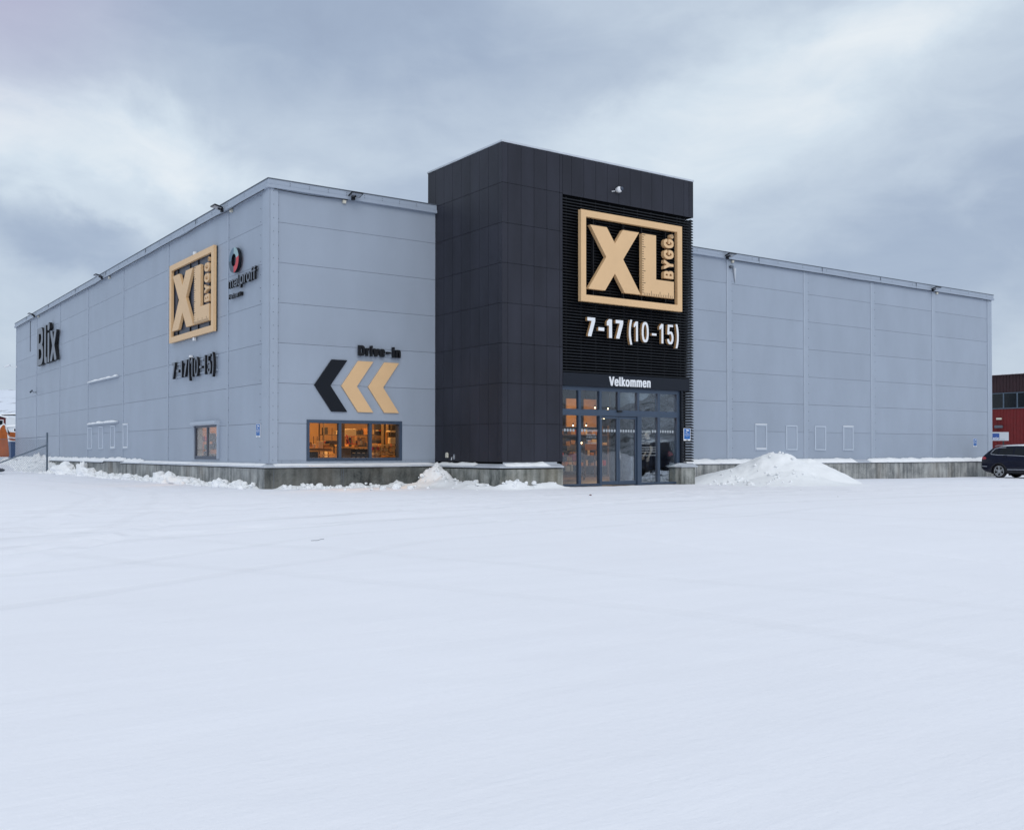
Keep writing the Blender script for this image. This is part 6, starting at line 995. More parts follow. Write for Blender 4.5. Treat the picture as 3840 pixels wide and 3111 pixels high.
# ------------------------------------------------------------------ snow lying about
_ico = bmesh.new(); bmesh.ops.create_icosphere(_ico, subdivisions=2, radius=1.0)
ICO_V = [v.co.copy() for v in _ico.verts]; ICO_F = [tuple(v.index for v in f.verts) for f in _ico.faces]; _ico.free()
def chunk(mb, x, y, z, r, rr):
    sx, sy, sz = rr.uniform(0.8, 1.5), rr.uniform(0.8, 1.3), rr.uniform(0.6, 1.15); a = rr.uniform(0, 3.14); o = Vector((rr.uniform(0, 50), 0, 0))
    vs = []
    for v in ICO_V:
        k = 1+0.30*noise.noise(v*1.6+o)+0.16*noise.cell(v*1.9+o)
        u, w = v.x*sx*k*r, v.y*sy*k*r
        vs.append((x+u*math.cos(a)-w*math.sin(a), y+u*math.sin(a)+w*math.cos(a), z+v.z*sz*k*r))
    mb.add(vs, ICO_F)
def bank(P, a0, a1, hfun, wfun, seed, step=0.06, d0=None, name='snow_bank', label='', rough=1.0, chunks=0, csz=1.0):
    d0 = pl if d0 is None else d0
    n = int((a1-a0)/step); m = 14; vs = []; fs = []
    for i in range(n+1):
        a = a0+(a1-a0)*i/n; e = min(1.0, i/6, (n-i)/6)
        h = max(0.01, hfun(a))*e; w = max(0.15, wfun(a))*(0.3+0.7*e)
        for j in range(m+1):
            t = j/m; d = d0+w*t
            prof = (math.cos(min(1, t*1.08)*math.pi)+1)/2 if t > 0.12 else 1.0
            p = P(a, 0, d)
            q = rough*0.13*fbm(p.x*2.2, p.y*2.2, seed, 5)+rough*0.05*noise.cell(Vector((p.x*5, p.y*5, seed)))
            g = ground_z(p.x, p.y)
            z = g+h*prof*(1+1.6*q*3)+q*0.35*(1-t)*e - 0.03*smooth01(t, 0.75, 1.0) - 0.05*(t == 1.0)
            p.z = z; vs.append(p)
    for i in range(n):
        for j in range(m): fs.append((i*(m+1)+j, i*(m+1)+j+1, (i+1)*(m+1)+j+1, (i+1)*(m+1)+j))
    mb = MB(); mb.add(vs, fs)
    rr = random.Random(seed*10)
    for _ in range(chunks):
        a = rr.uniform(a0+0.2, a1-0.1); hh = max(0.02, hfun(a)); t = rr.random(); r = rr.choice((0.035, 0.05, 0.05, 0.07, 0.09, 0.12))*csz
        d = d0+0.06+t*max(0.2, wfun(a))*0.85; p = P(a, 0, d)
        chunk(mb, p.x, p.y, ground_z(p.x, p.y)+hh*(math.cos(min(1, t)*math.pi)+1)/2+r*0.15, r, rr)
    o = mb.build(name, M_['snow'], None, smooth=True, recalc=True)
    if o.data.polygons[10].normal.z < 0:
        bm = bmesh.new(); bm.from_mesh(o.data); bmesh.ops.reverse_faces(bm, faces=bm.faces); bm.to_mesh(o.data); bm.free()
    return tag(o, label, 'snow bank')
def nz1(a, s, sc=1.0): return fbm(a*sc, s, 0.3, 4)
bank(LP, -45.0, -0.15, lambda a: 0.11+0.07*nz1(a, 3, 0.6)+0.035*nz1(a, 8, 1.7)+0.40*math.exp(-((a+32.5)/3.6)**2)+0.12*smooth01(-a, 16, 24), lambda a: 0.62+0.25*nz1(a, 9, .5)+1.1*math.exp(-((a+31.0)/4.5)**2), 2.0,
     label='lumpy ridge of shovelled snow along the foot of the left wall', rough=1.0, chunks=560, csz=0.95)
bank(FP, 0.0, 5.0, lambda a: 0.05+0.05*nz1(a, 5, 1.5)+0.07*math.exp(-((a-0.9)/0.5)**2)+0.05*math.exp(-((a-2.9)/0.5)**2)+0.11*math.exp(-((a-4.25)/0.28)**2), lambda a: 0.45, 5.0, label='thin line of snow under the three pane window', rough=0.7, chunks=60, csz=0.7)
# heap in the inner corner running along the tower plinth
def heap(x, y): return 0
def mound_obj(cx, cy, nx, ny, sx, sy, hf, seed, label, name='snow_heap', rough=1.0, rot=0.0, spots=()):
    vs = []; fs = []
    for i in range(nx+1):
        for j in range(ny+1):
            u = -1+2*i/nx; v = -1+2*j/ny
            lx, ly = u*sx, v*sy
            x = cx+lx*math.cos(rot)-ly*math.sin(rot); y = cy+lx*math.sin(rot)+ly*math.cos(rot)
            e = smooth01(1-max(abs(u), abs(v)), 0, 0.12)
            h = hf(x, y)
            nn = fbm(x*2.0, y*2.0, seed, 5)
            z = ground_z(x, y)+(h*(1+0.30*rough*nn)+0.05*rough*nn*smooth01(h, 0.02, 0.2))*e-0.04*(1-e)-0.02
            vs.append((x, y, z))
    for i in range(nx):
        for j in range(ny): fs.append((i*(ny+1)+j, (i+1)*(ny+1)+j, (i+1)*(ny+1)+j+1, i*(ny+1)+j+1))
    mb = MB(); mb.add(vs, fs)
    rr = random.Random(int(seed*7))
    for (x, y, sx_, sy_, n_, r_) in spots:
        for _ in range(n_):
            px, py = rr.gauss(x, sx_), rr.gauss(y, sy_)
            if px > W1-pl-0.02 and py > -DT-pl-0.02 or py > -pl-0.02: continue
            r = r_*rr.uniform(0.4, 1.3); chunk(mb, px, py, ground_z(px, py)+hf(px, py)+r*0.15, r, rr)
    o = mb.build(name, M_['snow'], None, smooth=True, recalc=False)
    return tag(o, label, 'snow heap')
G = lambda x, y, a, b, s, t: math.exp(-(((x-a)/s)**2+((y-b)/t)**2))
def corner_h(x, y):
    q_ = G(x, y, 5.2, -0.75, 0.48, 0.62); h = 0.34*smooth01(q_, 0.0, 0.75)+0.15*G(x, y, 4.7, -1.3, 0.8, 0.8)
    h += 0.20*math.exp(-((x-5.25)/0.5)**2)*smooth01(-y, 0.3, 0.9)*(1-smooth01(-y, 3.2, 4.6))
    h += 0.26*G(x, y, 5.75, -4.35, 0.42, 0.28)+0.16*G(x, y, 6.7, -4.35, 0.7, 0.25)+0.07*G(x, y, 7.4, -4.4, 0.7, 0.3)
    return h
mound_obj(6.0, -2.6, 110, 110, 2.6, 2.6, lambda x, y: corner_h(x, y) if not (x > W1-0.2 and y > -DT-0.2) else 0.0, 4.0, 'irregular heap of snow in the corner between the front wall and the charcoal tower', rough=0.9, spots=((5.0, -1.2, 0.4, 0.3, 12, 0.055), (5.15, -2.6, 0.2, 0.9, 20, 0.05), (6.0, -4.35, 0.6, 0.15, 26, 0.05), (4.6, -1.8, 0.6, 0.5, 12, 0.03)))
def pile_h(x, y):
    # cleared snow: two humps with straight scraped flanks
    c = cam.location
    dx, dy = x-c.x, y-c.y
    def cone(px, py, h, rx, ry, rot):
        ca, sa = math.cos(rot), math.sin(rot)
        u = (ca*(x-px)+sa*(y-py))/rx; v = (-sa*(x-px)+ca*(y-py))/ry
        r = math.sqrt(u*u+v*v); 
        return h*max(0.0, 1-r**1.22) if r > 0.10 else h*(1-0.10**1.22)
    rot = math.atan2(-0.576, 0.817)
    return max(cone(16.62, -4.94, 1.14, 2.45, 2.0, rot), cone(17.45, -5.5, 0.92, 2.0, 1.8, rot), cone(15.75, -4.3, 0.62, 2.45, 1.8, rot), 0.55*math.exp(-((x-16.2)/1.5)**2-((y+5.8)/1.3)**2)*0.9)
mound_obj(16.6, -5.2, 150, 130, 4.2, 3.2, pile_h, 11.0, 'big two humped pile of ploughed snow in front of the right wall', 'snow_pile', rough=0.26, rot=math.atan2(-0.576, 0.817), spots=((14.5, -4.9, 0.6, 0.5, 30, 0.045), (15.6, -6.4, 0.8, 0.3, 16, 0.04), (16.6, -4.9, 0.5, 0.3, 10, 0.04)))
# lumps of snow
def lump(x, y, r, hgt, seed, label, grp):
    bm = bmesh.new(); bmesh.ops.create_icosphere(bm, subdivisions=3, radius=1.0)
    g = ground_z(x, y)
    for v in bm.verts:
        d = v.co.copy(); k = 1+0.42*noise.fractal(d*1.3+Vector((seed*3.1, seed, 0)), 1, 2, 4)+0.12*noise.cell(d*2.5+Vector((seed, 0, 0)))
        v.co = Vector((d.x*r*k, d.y*r*k, d.z*hgt*k))
    me = bpy.data.meshes.new('snow_lump'); bm.to_mesh(me); bm.free(); me.materials.append(M_['snow'])
    for p in me.polygons: p.use_smooth = (seed % 2 == 0)
    o = bpy.data.objects.new('snow_lump', me); COL.objects.link(o); o.location = (x, y, g+hgt*0.45)
    return tag(o, label, 'snow lump', grp)
lump(-0.62, 24.6, 0.52, 0.36, 1, 'large rounded snow block beside the fence post end of the left wall bank', 'snow blocks along the left wall')
lump(-0.55, 21.4, 0.22, 0.46, 2, 'upright slab of snow standing against the left plinth', 'snow blocks along the left wall')
lump(-0.62, 20.2, 0.36, 0.27, 3, 'round snow block right of the upright slab', 'snow blocks along the left wall')
lump(-0.60, 9.0, 0.26, 0.26, 4, 'squarish snow block on the left wall bank below the gold sign', 'snow blocks along the left wall')
lump(-0.60, 7.9, 0.32, 0.24, 5, 'double topped snow block just left of the shuttered window', 'snow blocks along the left wall')
lump(-0.60, 6.5, 0.42, 0.17, 6, 'low flat snow block below the shuttered window', 'snow blocks along the left wall')
lump(-0.65, 13.0, 0.22, 0.15, 13, 'small snow block below the fourth blanked window', 'snow blocks along the left wall')
lump(-0.62, 2.6, 0.22, 0.17, 7, 'snow block close to the front corner of the left wall', 'snow blocks along the left wall')
for i, (x, y, r) in enumerate(((2.55, -2.35, .10), (3.05, -2.2, .13), (3.35, -2.55, .11), (4.0, -2.45, .05), (2.2, -2.3, .05), (5.1, -3.6, .08), (4.6, -2.9, .04), (1.5, -2.0, .04), (13.9, -6.2, .12), (14.4, -6.5, .10), (13.5, -5.4, .10), (14.9, -7.0, .09))):
    lump(x, y, r, r*0.7, 20+i, 'small loose snow lumps on the flat snow by the front wall' if i < 8 else 'small loose snow lumps at the foot of the big ploughed pile', 'loose lumps by the front wall' if i < 8 else 'loose lumps by the ploughed pile')
# snow on the ledges
fl = lambda zt, zo, dd=0.27: (lambda a, d: zt+(zo-zt)*d/dd+0.001)
def ledge(P, a0, a1, zf, h, seed, label, d1=0.26, lump_=1.0):
    mb = noisy_ridge(P, a0, a1, zf, 0.012, d1, h, seed, 0.06, lump_)
    tag(mb.build('ledge_snow', M_['snow'], None, smooth=True), label, 'snow', 'snow lying on the plinth ledges')
ledge(LP, -41.8, -18.8, fl(.744, .665), 0.12, 1, 'uneven snow strip on the far part of the left ledge')
ledge(LP, -18.5, -15.6, fl(.744, .725), 0.14, 2, 'thick snow on the short raised step of the left ledge')
ledge(LP, -15.4, -13.0, fl(.744, .665), 0.10, 3, 'snow clump on the ledge below the fourth blanked window')
ledge(LP, -12.9, -0.1, fl(.744, .665), 0.022, 14, 'thin snow film on the near part of the left ledge', 0.24, 0.4)
ledge(FP, 0.1, 5.6, fl(.744, .665), 0.018, 15, 'thin snow film on the ledge under the three pane window', 0.22, 0.4)
ledge(TS, 0.3, 2.6, fl(.735, .655, .25), 0.05, 4, 'snow crust on the side ledge of the charcoal tower', 0.2)
ledge(TF, 5.75, 7.4, fl(.735, .655, .25), 0.055, 5, 'snow crust on the ledge left of the glass doors', 0.22)
ledge(FP, 13.8, 27.6, fl(.744, .645), 0.10, 6, 'smooth snow roll on the right wall ledge behind the big pile', 0.30, 0.6)
ledge(FP, 28.6, 38.8, fl(.744, .645), 0.11, 7, 'smooth snow roll on the far end of the right wall ledge', 0.30, 0.6)
# small litter on the snow
mb = MB(); mb.tube([(-6.345, -17.224, .010), (-6.30, -17.25, .012), (-6.265, -17.234, .009), (-6.19, -17.17, .016), (-6.117, -17.105, .013)], 0.0028, 5)
tag(mb.build('twig', M_['edge'], None), 'thin dark twig lying alone on the open snow', 'twig')
mb = MB(); ball(mb, (4.91, -8.95, 0.012), 0.03, 8, 5, (1.3, 1, 0.5)); tag(mb.build('leaf_scrap', mat('dry_leaf', (0.10, 0.03, 0.02), 0.8), None), 'tiny reddish scrap on the snow before the glass doors', 'litter')

for i, (x, y, r) in enumerate(((9.4, -13.0, .008), (12.2, -9.6, .009))):
    mb = MB(); chunk(mb, x, y, ground_z(x, y)+r*0.5, r, random.Random(i)); tag(mb.build('dirt_speck', M_['rubber'], None), 'tiny dark speck of dirt on the open snow', 'dirt', 'dark specks on the snow')
# ------------------------------------------------------------------ fence
FPL = plane((-0.9, 27.4, 0), (-1, 0, 0), (0, -1, 0))
t = thing('chain_link_fence', 'chain link fence end with steel post and slanting brace beside the left wall', 'fence', (-0.9, 27.4, 0))
mb = MB(); mb.tube([FPL(0, 0.0, 0), FPL(0, 2.05, 0)], 0.045, 10); ball(mb, FPL(0, 2.05, 0), 0.05); mb.build('post', M_['steel'], t, smooth=True)
mb = MB(); mb.tube([FPL(0.03, 1.44, -0.03), FPL(3.4, 0.05, -0.03)], 0.035, 10); mb.build('brace', M_['steel'], t)
mb = MB(); mb.tube([FPL(0.0+2.7*i/10*1.0, 1.90-0.16*(1-(1-i/10)**3) if i < 10 else 1.74, 0) for i in range(11)]+[FPL(5.2, 1.74, 0)], 0.009, 5)
mb.build('top_wire', M_['steel'], t)
mb = MB(); s = 0.085
def mesh_wires(a0, a1, z0, z1, r=0.0032):
    k = -int((z1-z0)/s)-1
    while a0+k*s < a1:
        for sg in (1, -1):
            # line a = A + sg*(z-z0)
            A = a0+k*s if sg > 0 else a0+k*s+(z1-z0)
            lo, hi = z0, z1
            if sg > 0: lo = max(lo, z0+(a0-A)); hi = min(hi, z0+(a1-A))
            else: lo = max(lo, z0+(A-a1)); hi = min(hi, z0+(A-a0))
            if hi-lo > 0.02: mb.tube([FPL(A+sg*(lo-z0), lo, 0), FPL(A+sg*(hi-z0), hi, 0)], r, 3, cap=False)
        k += 1
mesh_wires(0.02, 5.2, 0.12, 1.74, 0.0042)
mb.build('wire_mesh', M_['steel'], t)
mb = MB(); mb.tube([FPL(5.2, 0, 0), FPL(5.2, 1.95, 0)], 0.04, 10); mb.build('post', M_['steel'], t)
mb = MB(); ball(mb, (-3.2, 27.0, 0.20), 0.24, 14, 8, (1.25, 0.9, 0.42)); tag(mb.build('stone', mat('dark_stone', (0.06, 0.07, 0.09), 0.8), None, smooth=True), 'dark flat stone half buried in snow under the fence brace', 'stone')

# ------------------------------------------------------------------ far left: machine, container, houses
YP = plane((0, 44.0, 0), (1, 0, 0), (0, -1, 0))
t = thing('snow_plough_blade', 'tall orange steel plough wing parked beyond the left end of the warehouse', 'machine part', (-0.7, 44, 0.3))
pts = [(-1.35, 0.85), (-1.25, 1.9), (-0.62, 2.45), (-0.56, 2.68), (-0.42, 2.82), (-0.36, 2.86), (-0.28, 2.76), (-0.30, 2.66), (-0.17, 2.30), (-0.10, 1.6), (-0.03, 0.85)]
mb = MB(); mb.prism(YP, pts, -0.06, 0.06); mb.build('blade', M_['orange'], t, bevel=0.015)
mb = MB(); mb.tube([YP(-0.95, 0.35, 0.1), YP(-0.9, 1.1, 0.1)], 0.09); mb.box(YP, -1.1, -0.7, 0.3, 0.42, -0.2, 0.3); mb.box(YP, -1.3, -0.05, 0.78, 0.86, -0.3, 0.0); mb.build('support_leg', M_['orange'], t)
mb = MB(); mb.tube([YP(-0.60, 2.44, 0), YP(-0.50, 2.80, 0), YP(-0.36, 2.90, 0), YP(-0.22, 2.72, 0.0), YP(-0.16, 2.35, 0)], 0.055, 8); mb.build('snow_rim', M_['snow'], t, smooth=True)
mb = MB(); mb.tube([YP(-0.22, 2.80, -0.3), YP(0.02, 2.25, -0.3)], 0.05, 8); mb.build('rubber_edge', M_['rubber'], t)
t = thing('orange_machine', 'orange machine arms with snow on top behind the blue container', 'machine', (1.6, 50.3, 0.3))
YQ = plane((0, 50.2, 0), (1, 0, 0), (0, -1, 0))
mb = MB(); mb.prism(YQ, [(0.80, 2.50), (2.9, 2.30), (2.9, 1.98), (1.0, 2.15), (0.9, 2.28)], -0.3, 0.3); mb.prism(YQ, [(0.9, 2.08), (2.9, 1.80), (2.9, 1.6), (1.0, 1.92)], -0.2, 0.2)
mb.box(YQ, 1.6, 2.6, 0.5, 1.9, -0.5, 0.5); mb.build('body', M_['orange'], t)
mb = MB(); mb.prism(YQ, [(0.78, 2.51), (2.9, 2.31), (2.9, 2.39), (0.78, 2.60)], -0.3, 0.3); mb.prism(YQ, [(0.9, 2.085), (2.9, 1.805), (2.9, 1.86), (0.9, 2.13)], -0.2, 0.2); mb.build('snow_cap', M_['snow'], t)
for x in (1.5, 2.7):
    mb = MB(); mb.tube([YQ(x, 0.62, -0.2), YQ(x, 0.62, 0.3)], 0.45, 20); mb.build('wheel', M_['tyre'], t)
t = thing('waste_container', 'dark blue steel waste container beside the left end of the warehouse', 'container', (1.6, 48.0, 0.3))
YR = plane((0, 48.0, 0), (1, 0, 0), (0, -1, 0))
mb = MB(); mb.box(YR, 0.70, 2.6, 0.45, 1.78, -1.0, 0.0)
for k in range(5): mb.box(YR, 0.78+k*0.4, 0.86+k*0.4, 0.5, 1.72, 0.001, 0.04)
mb.box(YR, 0.66, 2.64, 1.70, 1.80, -0.99, 0.06); mb.build('body', M_['bluebin'], t)
mb = MB(); mb.box(YR, 0.72, 2.6, 1.801, 1.86, -0.95, 0.0); mb.build('snow_cap', M_['snow'], t, bevel=0.02)
mb = MB(); mb.box(YR, 0.8, 1.0, 0.25, 0.449, -0.3, -0.1); mb.box(YR, 2.2, 2.4, 0.25, 0.449, -0.3, -0.1); mb.build('foot', M_['rubber'], t)
def house(name, label, x0, x1, y0, y1, z0, ze, zr, wall, roofm, wins=()):
    t = thing(name, label, 'house', ((x0+x1)/2, (y0+y1)/2, z0))
    mb = MB(); mb.prism(plane((0, y0, 0), (1, 0, 0), (0, -1, 0)), [(x0, z0-1), (x1, z0-1), (x1, ze), (x0, ze)], 0, -(y1-y0)); mb.build('wall', wall, t)
    mb = MB(); o = 0.25; xm = (x0+x1)/2
    for s0, s1 in ((x0-o, xm), (x1+o, xm)):
        mb.hexa([(s0, y0-o, ze-0.02), (s1, y0-o, zr), (s1, y1+o, zr), (s0, y1+o, ze-0.02), (s0, y0-o, ze+0.14), (s1, y0-o, zr+0.16), (s1, y1+o, zr+0.16), (s0, y1+o, ze+0.14)])
    mb.build('roof', roofm, t)
    for (a0, a1, b0, b1) in wins:
        mb = MB(); mb.box(plane((0, y0, 0), (1, 0, 0), (0, -1, 0)), a0-0.08, a1+0.08, b0-0.08, b1+0.08, -0.05, 0.03); w = mb.build('window', M_['white'], t)
        mb = MB(); mb.box(plane((0, y0, 0), (1, 0, 0), (0, -1, 0)), a0, a1, b0, b1, 0.031, 0.04); mb.build('pane', M_['carglass'], w)
house('red_house', 'dark red wooden house with snowy roof beyond the orange plough wing', 4.0, 10.6, 114, 121, 1.0, 5.4, 6.3, mat('house_red', (0.10, 0.015, 0.018), 0.8), M_['snow'], [(9.75, 10.25, 4.5, 5.1), (7.6, 8.4, 4.4, 5.1)])
house('white_house', 'pale low building with snowy roof behind the orange machine', 7.1, 16, 92, 99, 1.0, 3.75, 4.3, M_['pale'], M_['snow'], [(8.0, 8.25, 3.2, 3.6)])
house('white_house', 'long pale shed on the snowy slope far behind the left end of the warehouse', 14, 36, 190, 200, 3, 7.9, 8.5, M_['pale'], M_['snow'])

# ------------------------------------------------------------------ right: red building, sign post, cars
RX = 77.7
RB = plane((RX, 0, 0), (0, -1, 0), (-1, 0, 0))   # a = -y
t = thing('red_building', 'long red and dark brown boarded building with a band of windows behind the car', 'building', (RX, 10, 0))
mb = MB()
def boards(mb, z0, z1, d=0.0):
    a = -26.0
    while a < 8: mb.box(RB, a+0.01, a+0.24, z0, z1, -0.2, 0.0+d); mb.box(RB, a+0.24, a+0.30, z0, z1, -0.2, 0.03+d); a += 0.30
boards(mb, -0.8, 4.96); mb.build('wall', M_['redwood'], t)
mb = MB(); boards(mb, 6.45, 8.05, 0.02); mb.build('upper_wall', M_['brownwood'], t)
mb = MB(); mb.box(RB, -26, 8, -0.5, 8.0, -0.5, -0.201); mb.box(RB, -26, -25.7, -0.5, 8.0, -12, -0.5); mb.build('wall_core', M_['brownwood'], t)
mb = MB(); mb.box(RB, -26.6, 8.6, 8.051, 8.13, -12.5, 0.35); mb.prism(plane((0, 26.6, 0), (1, 0, 0), (0, 1, 0)), [(RX-0.35, 8.131), (RX+12, 8.131), (RX+6, 8.5)], 0, -35); mb.build('roof', M_['snow'], t)
a = -25.9
while a < 7.5:
    mb = MB(); mb.box(RB, a, a+1.26, 4.98, 5.06, -0.1, 0.06); mb.box(RB, a, a+1.26, 6.36, 6.42, -0.1, 0.06); mb.box(RB, a, a+0.05, 5.061, 6.359, -0.1, 0.06); mb.box(RB, a+1.2, a+1.25, 5.061, 6.359, -0.1, 0.06)
    w = mb.build('window', M_['steel'], t); mb = MB(); mb.box(RB, a+0.05, a+1.2, 5.06, 6.36, -0.05, 0.0); mb.build('pane', M_['carglass'], w); a += 1.262
t2 = thing('wall_lamp', 'small pale lamp on the red boards above the blue logo sign', 'lamp', RB(-21.24, 4.0, 0))
mb = MB(); mb.box(RB, -21.45, -21.0, 4.0, 4.18, 0.03, 0.3); mb.build('shade', M_['cream'], t2, bevel=0.04)
mb = MB(); mb.box(RB, -21.6, -20.9, 3.25, 3.5, 0.03, 0.35); mb.build('base_box', M_['edge'], t2, bevel=0.05)
# solar sign, standing free
SP = plane((56.05, 9.12, 0), (0.8166, -0.5772, 0), (-0.5772, -0.8166, 0))
t = thing('logo_sign', 'white board with a blue square logo standing before the red building', 'sign', (56.05, 9.12, 0))
mb = MB(); mb.box(SP, -1.2, 0.62, 1.87, 2.46, -0.05, 0.05); mb.build('board', mat('sign_white', (0.46, 0.50, 0.55), 0.6), t, bevel=0.01)
mb = MB(); mb.box(SP, -0.50, -0.03, 1.94, 2.37, 0.05, 0.056); q = mb.build('blue_square', M_['deepblue'], t)
mb = MB(); text_parts(SP, 'solar', -0.47, -0.05, 1.97, 2.12, 0.056, 0.06, [M_['white']], None, asmesh=mb); mb.build('lettering', M_['white'], q, recalc=False)
mb = MB(); mb.box(SP, 0.03, 0.34, 1.945, 1.965, 0.05, 0.055); mb.build('small_line', M_['steel'], t)
for a in (-0.9, 0.27): mb = MB(); mb.box(SP, a-0.04, a+0.04, -0.4, 1.869, -0.04, 0.04); mb.build('leg', M_['rubber'], t)

def make_car(name, label, loc, rot, paint, snow_roof=0.03, group=None, sc=1.0):
    """an SUV, nose towards local +x, built part by part"""
    t = thing(name, label, 'car', (0, 0, 0), group)
    Lb, Lf, hw = -0.98, 3.45, 0.92         # rear axle at x = 0, front axle at 2.68
    top = [(-0.98, 0.95), (-0.93, 1.12), (-0.82, 1.20), (-0.60, 1.39), (-0.42, 1.54), (-0.25, 1.60), (0.4, 1.65), (1.1, 1.655), (1.55, 1.60), (1.95, 1.42), (2.35, 1.15), (2.5, 1.08), (3.0, 1.0), (3.3, 0.88), (3.45, 0.70)]
    bot = [(-0.98, 0.50), (-0.85, 0.36), (-0.6, 0.27), (0.0, 0.25), (2.7, 0.25), (3.2, 0.27), (3.45, 0.40)]
    def ip(tb, x):
        for (x0, y0), (x1, y1) in zip(tb, tb[1:]):
            if x0 <= x <= x1: return y0+(y1-y0)*(x-x0)/(x1-x0)
        return tb[-1][1]
    def half(x, z):
        k = 1.0
        if z > 0.98: k -= 0.27*((z-0.98)/0.67)**1.15
        if z < 0.5: k -= 0.05*(0.5-z)/0.25
        e = max(0, (-0.35-x)/0.63); k -= 0.13*e**2
        f = max(0, (x-2.6)/0.85); k -= 0.20*f**2
        k -= 0.012*(abs(z-0.88) < 0.05)
        return hw*k
    xs = [-0.98, -0.95, -0.88, -0.78, -0.65, -0.52, -0.42, -0.3, -0.15, 0, 0.2, 0.4, 0.6, 0.8, 1.0, 1.2, 1.4, 1.6, 1.8, 2.0, 2.2, 2.4, 2.55, 2.7, 2.9, 3.1, 3.3, 3.4, 3.45]
    nz = 12; nr = 4; rings = []
    for x in xs:
        zb_, zt_ = ip(bot, x), ip(top, x); ring = []
        for j in range(nz+1):
            z = zb_+(zt_-0.03-zb_)*j/nz; ring.append((x, -half(x, z), z))
        yt = half(x, zt_-0.03)
        for j in range(1, nr): u = j/nr; ring.append((x, -yt*math.cos(u*math.pi/2)*1.0, zt_-0.03+0.03*math.sin(u*math.pi/2)))
        ring.append((x, 0, zt_+0.005))
        ring += [(a, -b, c) for a, b, c in ring[-2::-1]]
        rings.append(ring)
    n = len(rings[0]); mb = MB(); vs = [v for r in rings for v in r]; fs = []
    for i in range(len(xs)-1):
        for j in range(n): fs.append((i*n+j, i*n+(j+1) % n, (i+1)*n+(j+1) % n, (i+1)*n+j))
    fs.append(tuple(range(n))); fs.append(tuple((len(xs)-1)*n+j for j in range(n)))
    mb.add(vs, fs); body = mb.build('body', M_[paint], t, smooth=True)
    # wheel arches cut through the body
    cut = MB()
    for x in (0, 2.68):
        for sg in (-1, 1): cut.tube([(x, sg*0.60, 0.34), (x, sg*1.2, 0.34)], 0.395, 24)
    co = cut.build('cutter', M_['rubber'], None)
    md = body.modifiers.new('b', 'BOOLEAN'); md.object = co; md.operation = 'DIFFERENCE'; md.solver = 'EXACT'
    dg = bpy.context.evaluated_depsgraph_get(); dg.update()
    me = bpy.data.meshes.new_from_object(body.evaluated_get(dg)); body.modifiers.clear(); body.data = me
    bpy.data.objects.remove(co)
    def side(pts, nm, m, off=0.006, sub=4, par=None):
        for sg in (-1, 1):
            q = MB()
            # polygon as a fan on the body's side surface
            den = []
            for k in range(len(pts)):
                p0, p1 = pts[k], pts[(k+1) % len(pts)]
                for s_ in range(sub): den.append((p0[0]+(p1[0]-p0[0])*s_/sub, p0[1]+(p1[1]-p0[1])*s_/sub))
            cx_ = sum(p[0] for p in den)/len(den); cz__ = sum(p[1] for p in den)/len(den)
            vs_ = [(cx_, sg*(half(cx_, cz__)+off), cz__)]+[(x, sg*(half(x, z)+off), z) for x, z in den]
            q.add(vs_, [(0, k+1, (k+1) % len(den)+1) for k in range(len(den))]); q.build(nm, M_[m], par or t)
    side([(-0.42, 1.24), (-0.12, 1.20), (-0.05, 1.47), (-0.20, 1.48), (-0.36, 1.34)], 'side_window', 'carglass')
    side([(-0.06, 1.195), (0.72, 1.17), (0.72, 1.53), (0.2, 1.535), (0.03, 1.50)], 'side_window', 'carglass')
    side([(0.78, 1.165), (1.98, 1.10), (1.80, 1.30), (1.50, 1.48), (0.78, 1.53)], 'side_window', 'carglass')
    # chrome line round the windows
    q_ = [(2.0, 1.08), (0.75, 1.15), (-0.10, 1.175), (-0.44, 1.215), (-0.47, 1.25), (-0.39, 1.37), (-0.26, 1.50), (-0.1, 1.54), (0.3, 1.56)]
    for sg in (-1, 1):
        m = MB(); m.tube([(x, sg*(half(x, z)+0.004), z) for x, z in q_], 0.013, 6); m.build('window_trim', M_['silver'], t)
        m = MB(); m.tube([(x, sg*(half(x, .45)+0.010), .43+0.02*x*0) for x in (0.46, 1.2, 2.2)], 0.015, 6); m.tube([(x, sg*(half(x, .55)+0.004), z) for x, z in ((-0.95, .60), (-0.80, .585), (-0.62, .575))], 0.014, 6); m.build('chrome_strip', M_['silver'], t)
        for xh, zh in ((0.30, 1.08), (1.45, 1.06)):
            m = MB(); m.tube([(xh-0.10, sg*(half(xh, zh)+0.02), zh), (xh+0.10, sg*(half(xh, zh)+0.02), zh)], 0.017, 6); m.build('door_handle', M_[paint] if paint != 'x' else 0, t)
        m = MB(); m.tube([(-0.35, sg*0.62, 1.60), (-0.25, sg*0.63, 1.66), (1.2, sg*0.64, 1.71), (1.45, sg*0.64, 1.66)], 0.018, 6); m.build('roof_rail', M_['silver'], t)
        m = MB()   # lower cladding and arch edge
        for xw in (0, 2.68):
            m.tube([(xw+0.405*math.cos(R(k)), sg*(half(xw, .6)-0.002), 0.34+0.405*math.sin(R(k))) for k in range(-8, 189, 12)], 0.028, 6)
        m.tube([(0.42, sg*(half(1, .32)), 0.31), (2.28, sg*(half(1, .32)), 0.31)], 0.045, 6); m.build('lower_trim', M_['rubber'], t)
        m = MB(); m.tube([(0.62, sg*0.66, 0.3), (0.64, sg*0.66, 0.3)], 0.1, 4) if False else m.box(plane((0, 0, 0), (1, 0, 0), (0, -1, 0)), 0.42, 0.45, 0.12, 0.34, sg*0.62-0.12, sg*0.62+0.12); m.build('mud_flap', M_['rubber'], t)
    side([(-0.93, 1.07), (-0.93, 0.94), (-0.72, 0.95), (-0.66, 1.0), (-0.72, 1.06), (-0.86, 1.10)], 'tail_light', 'lamp', 0.012)
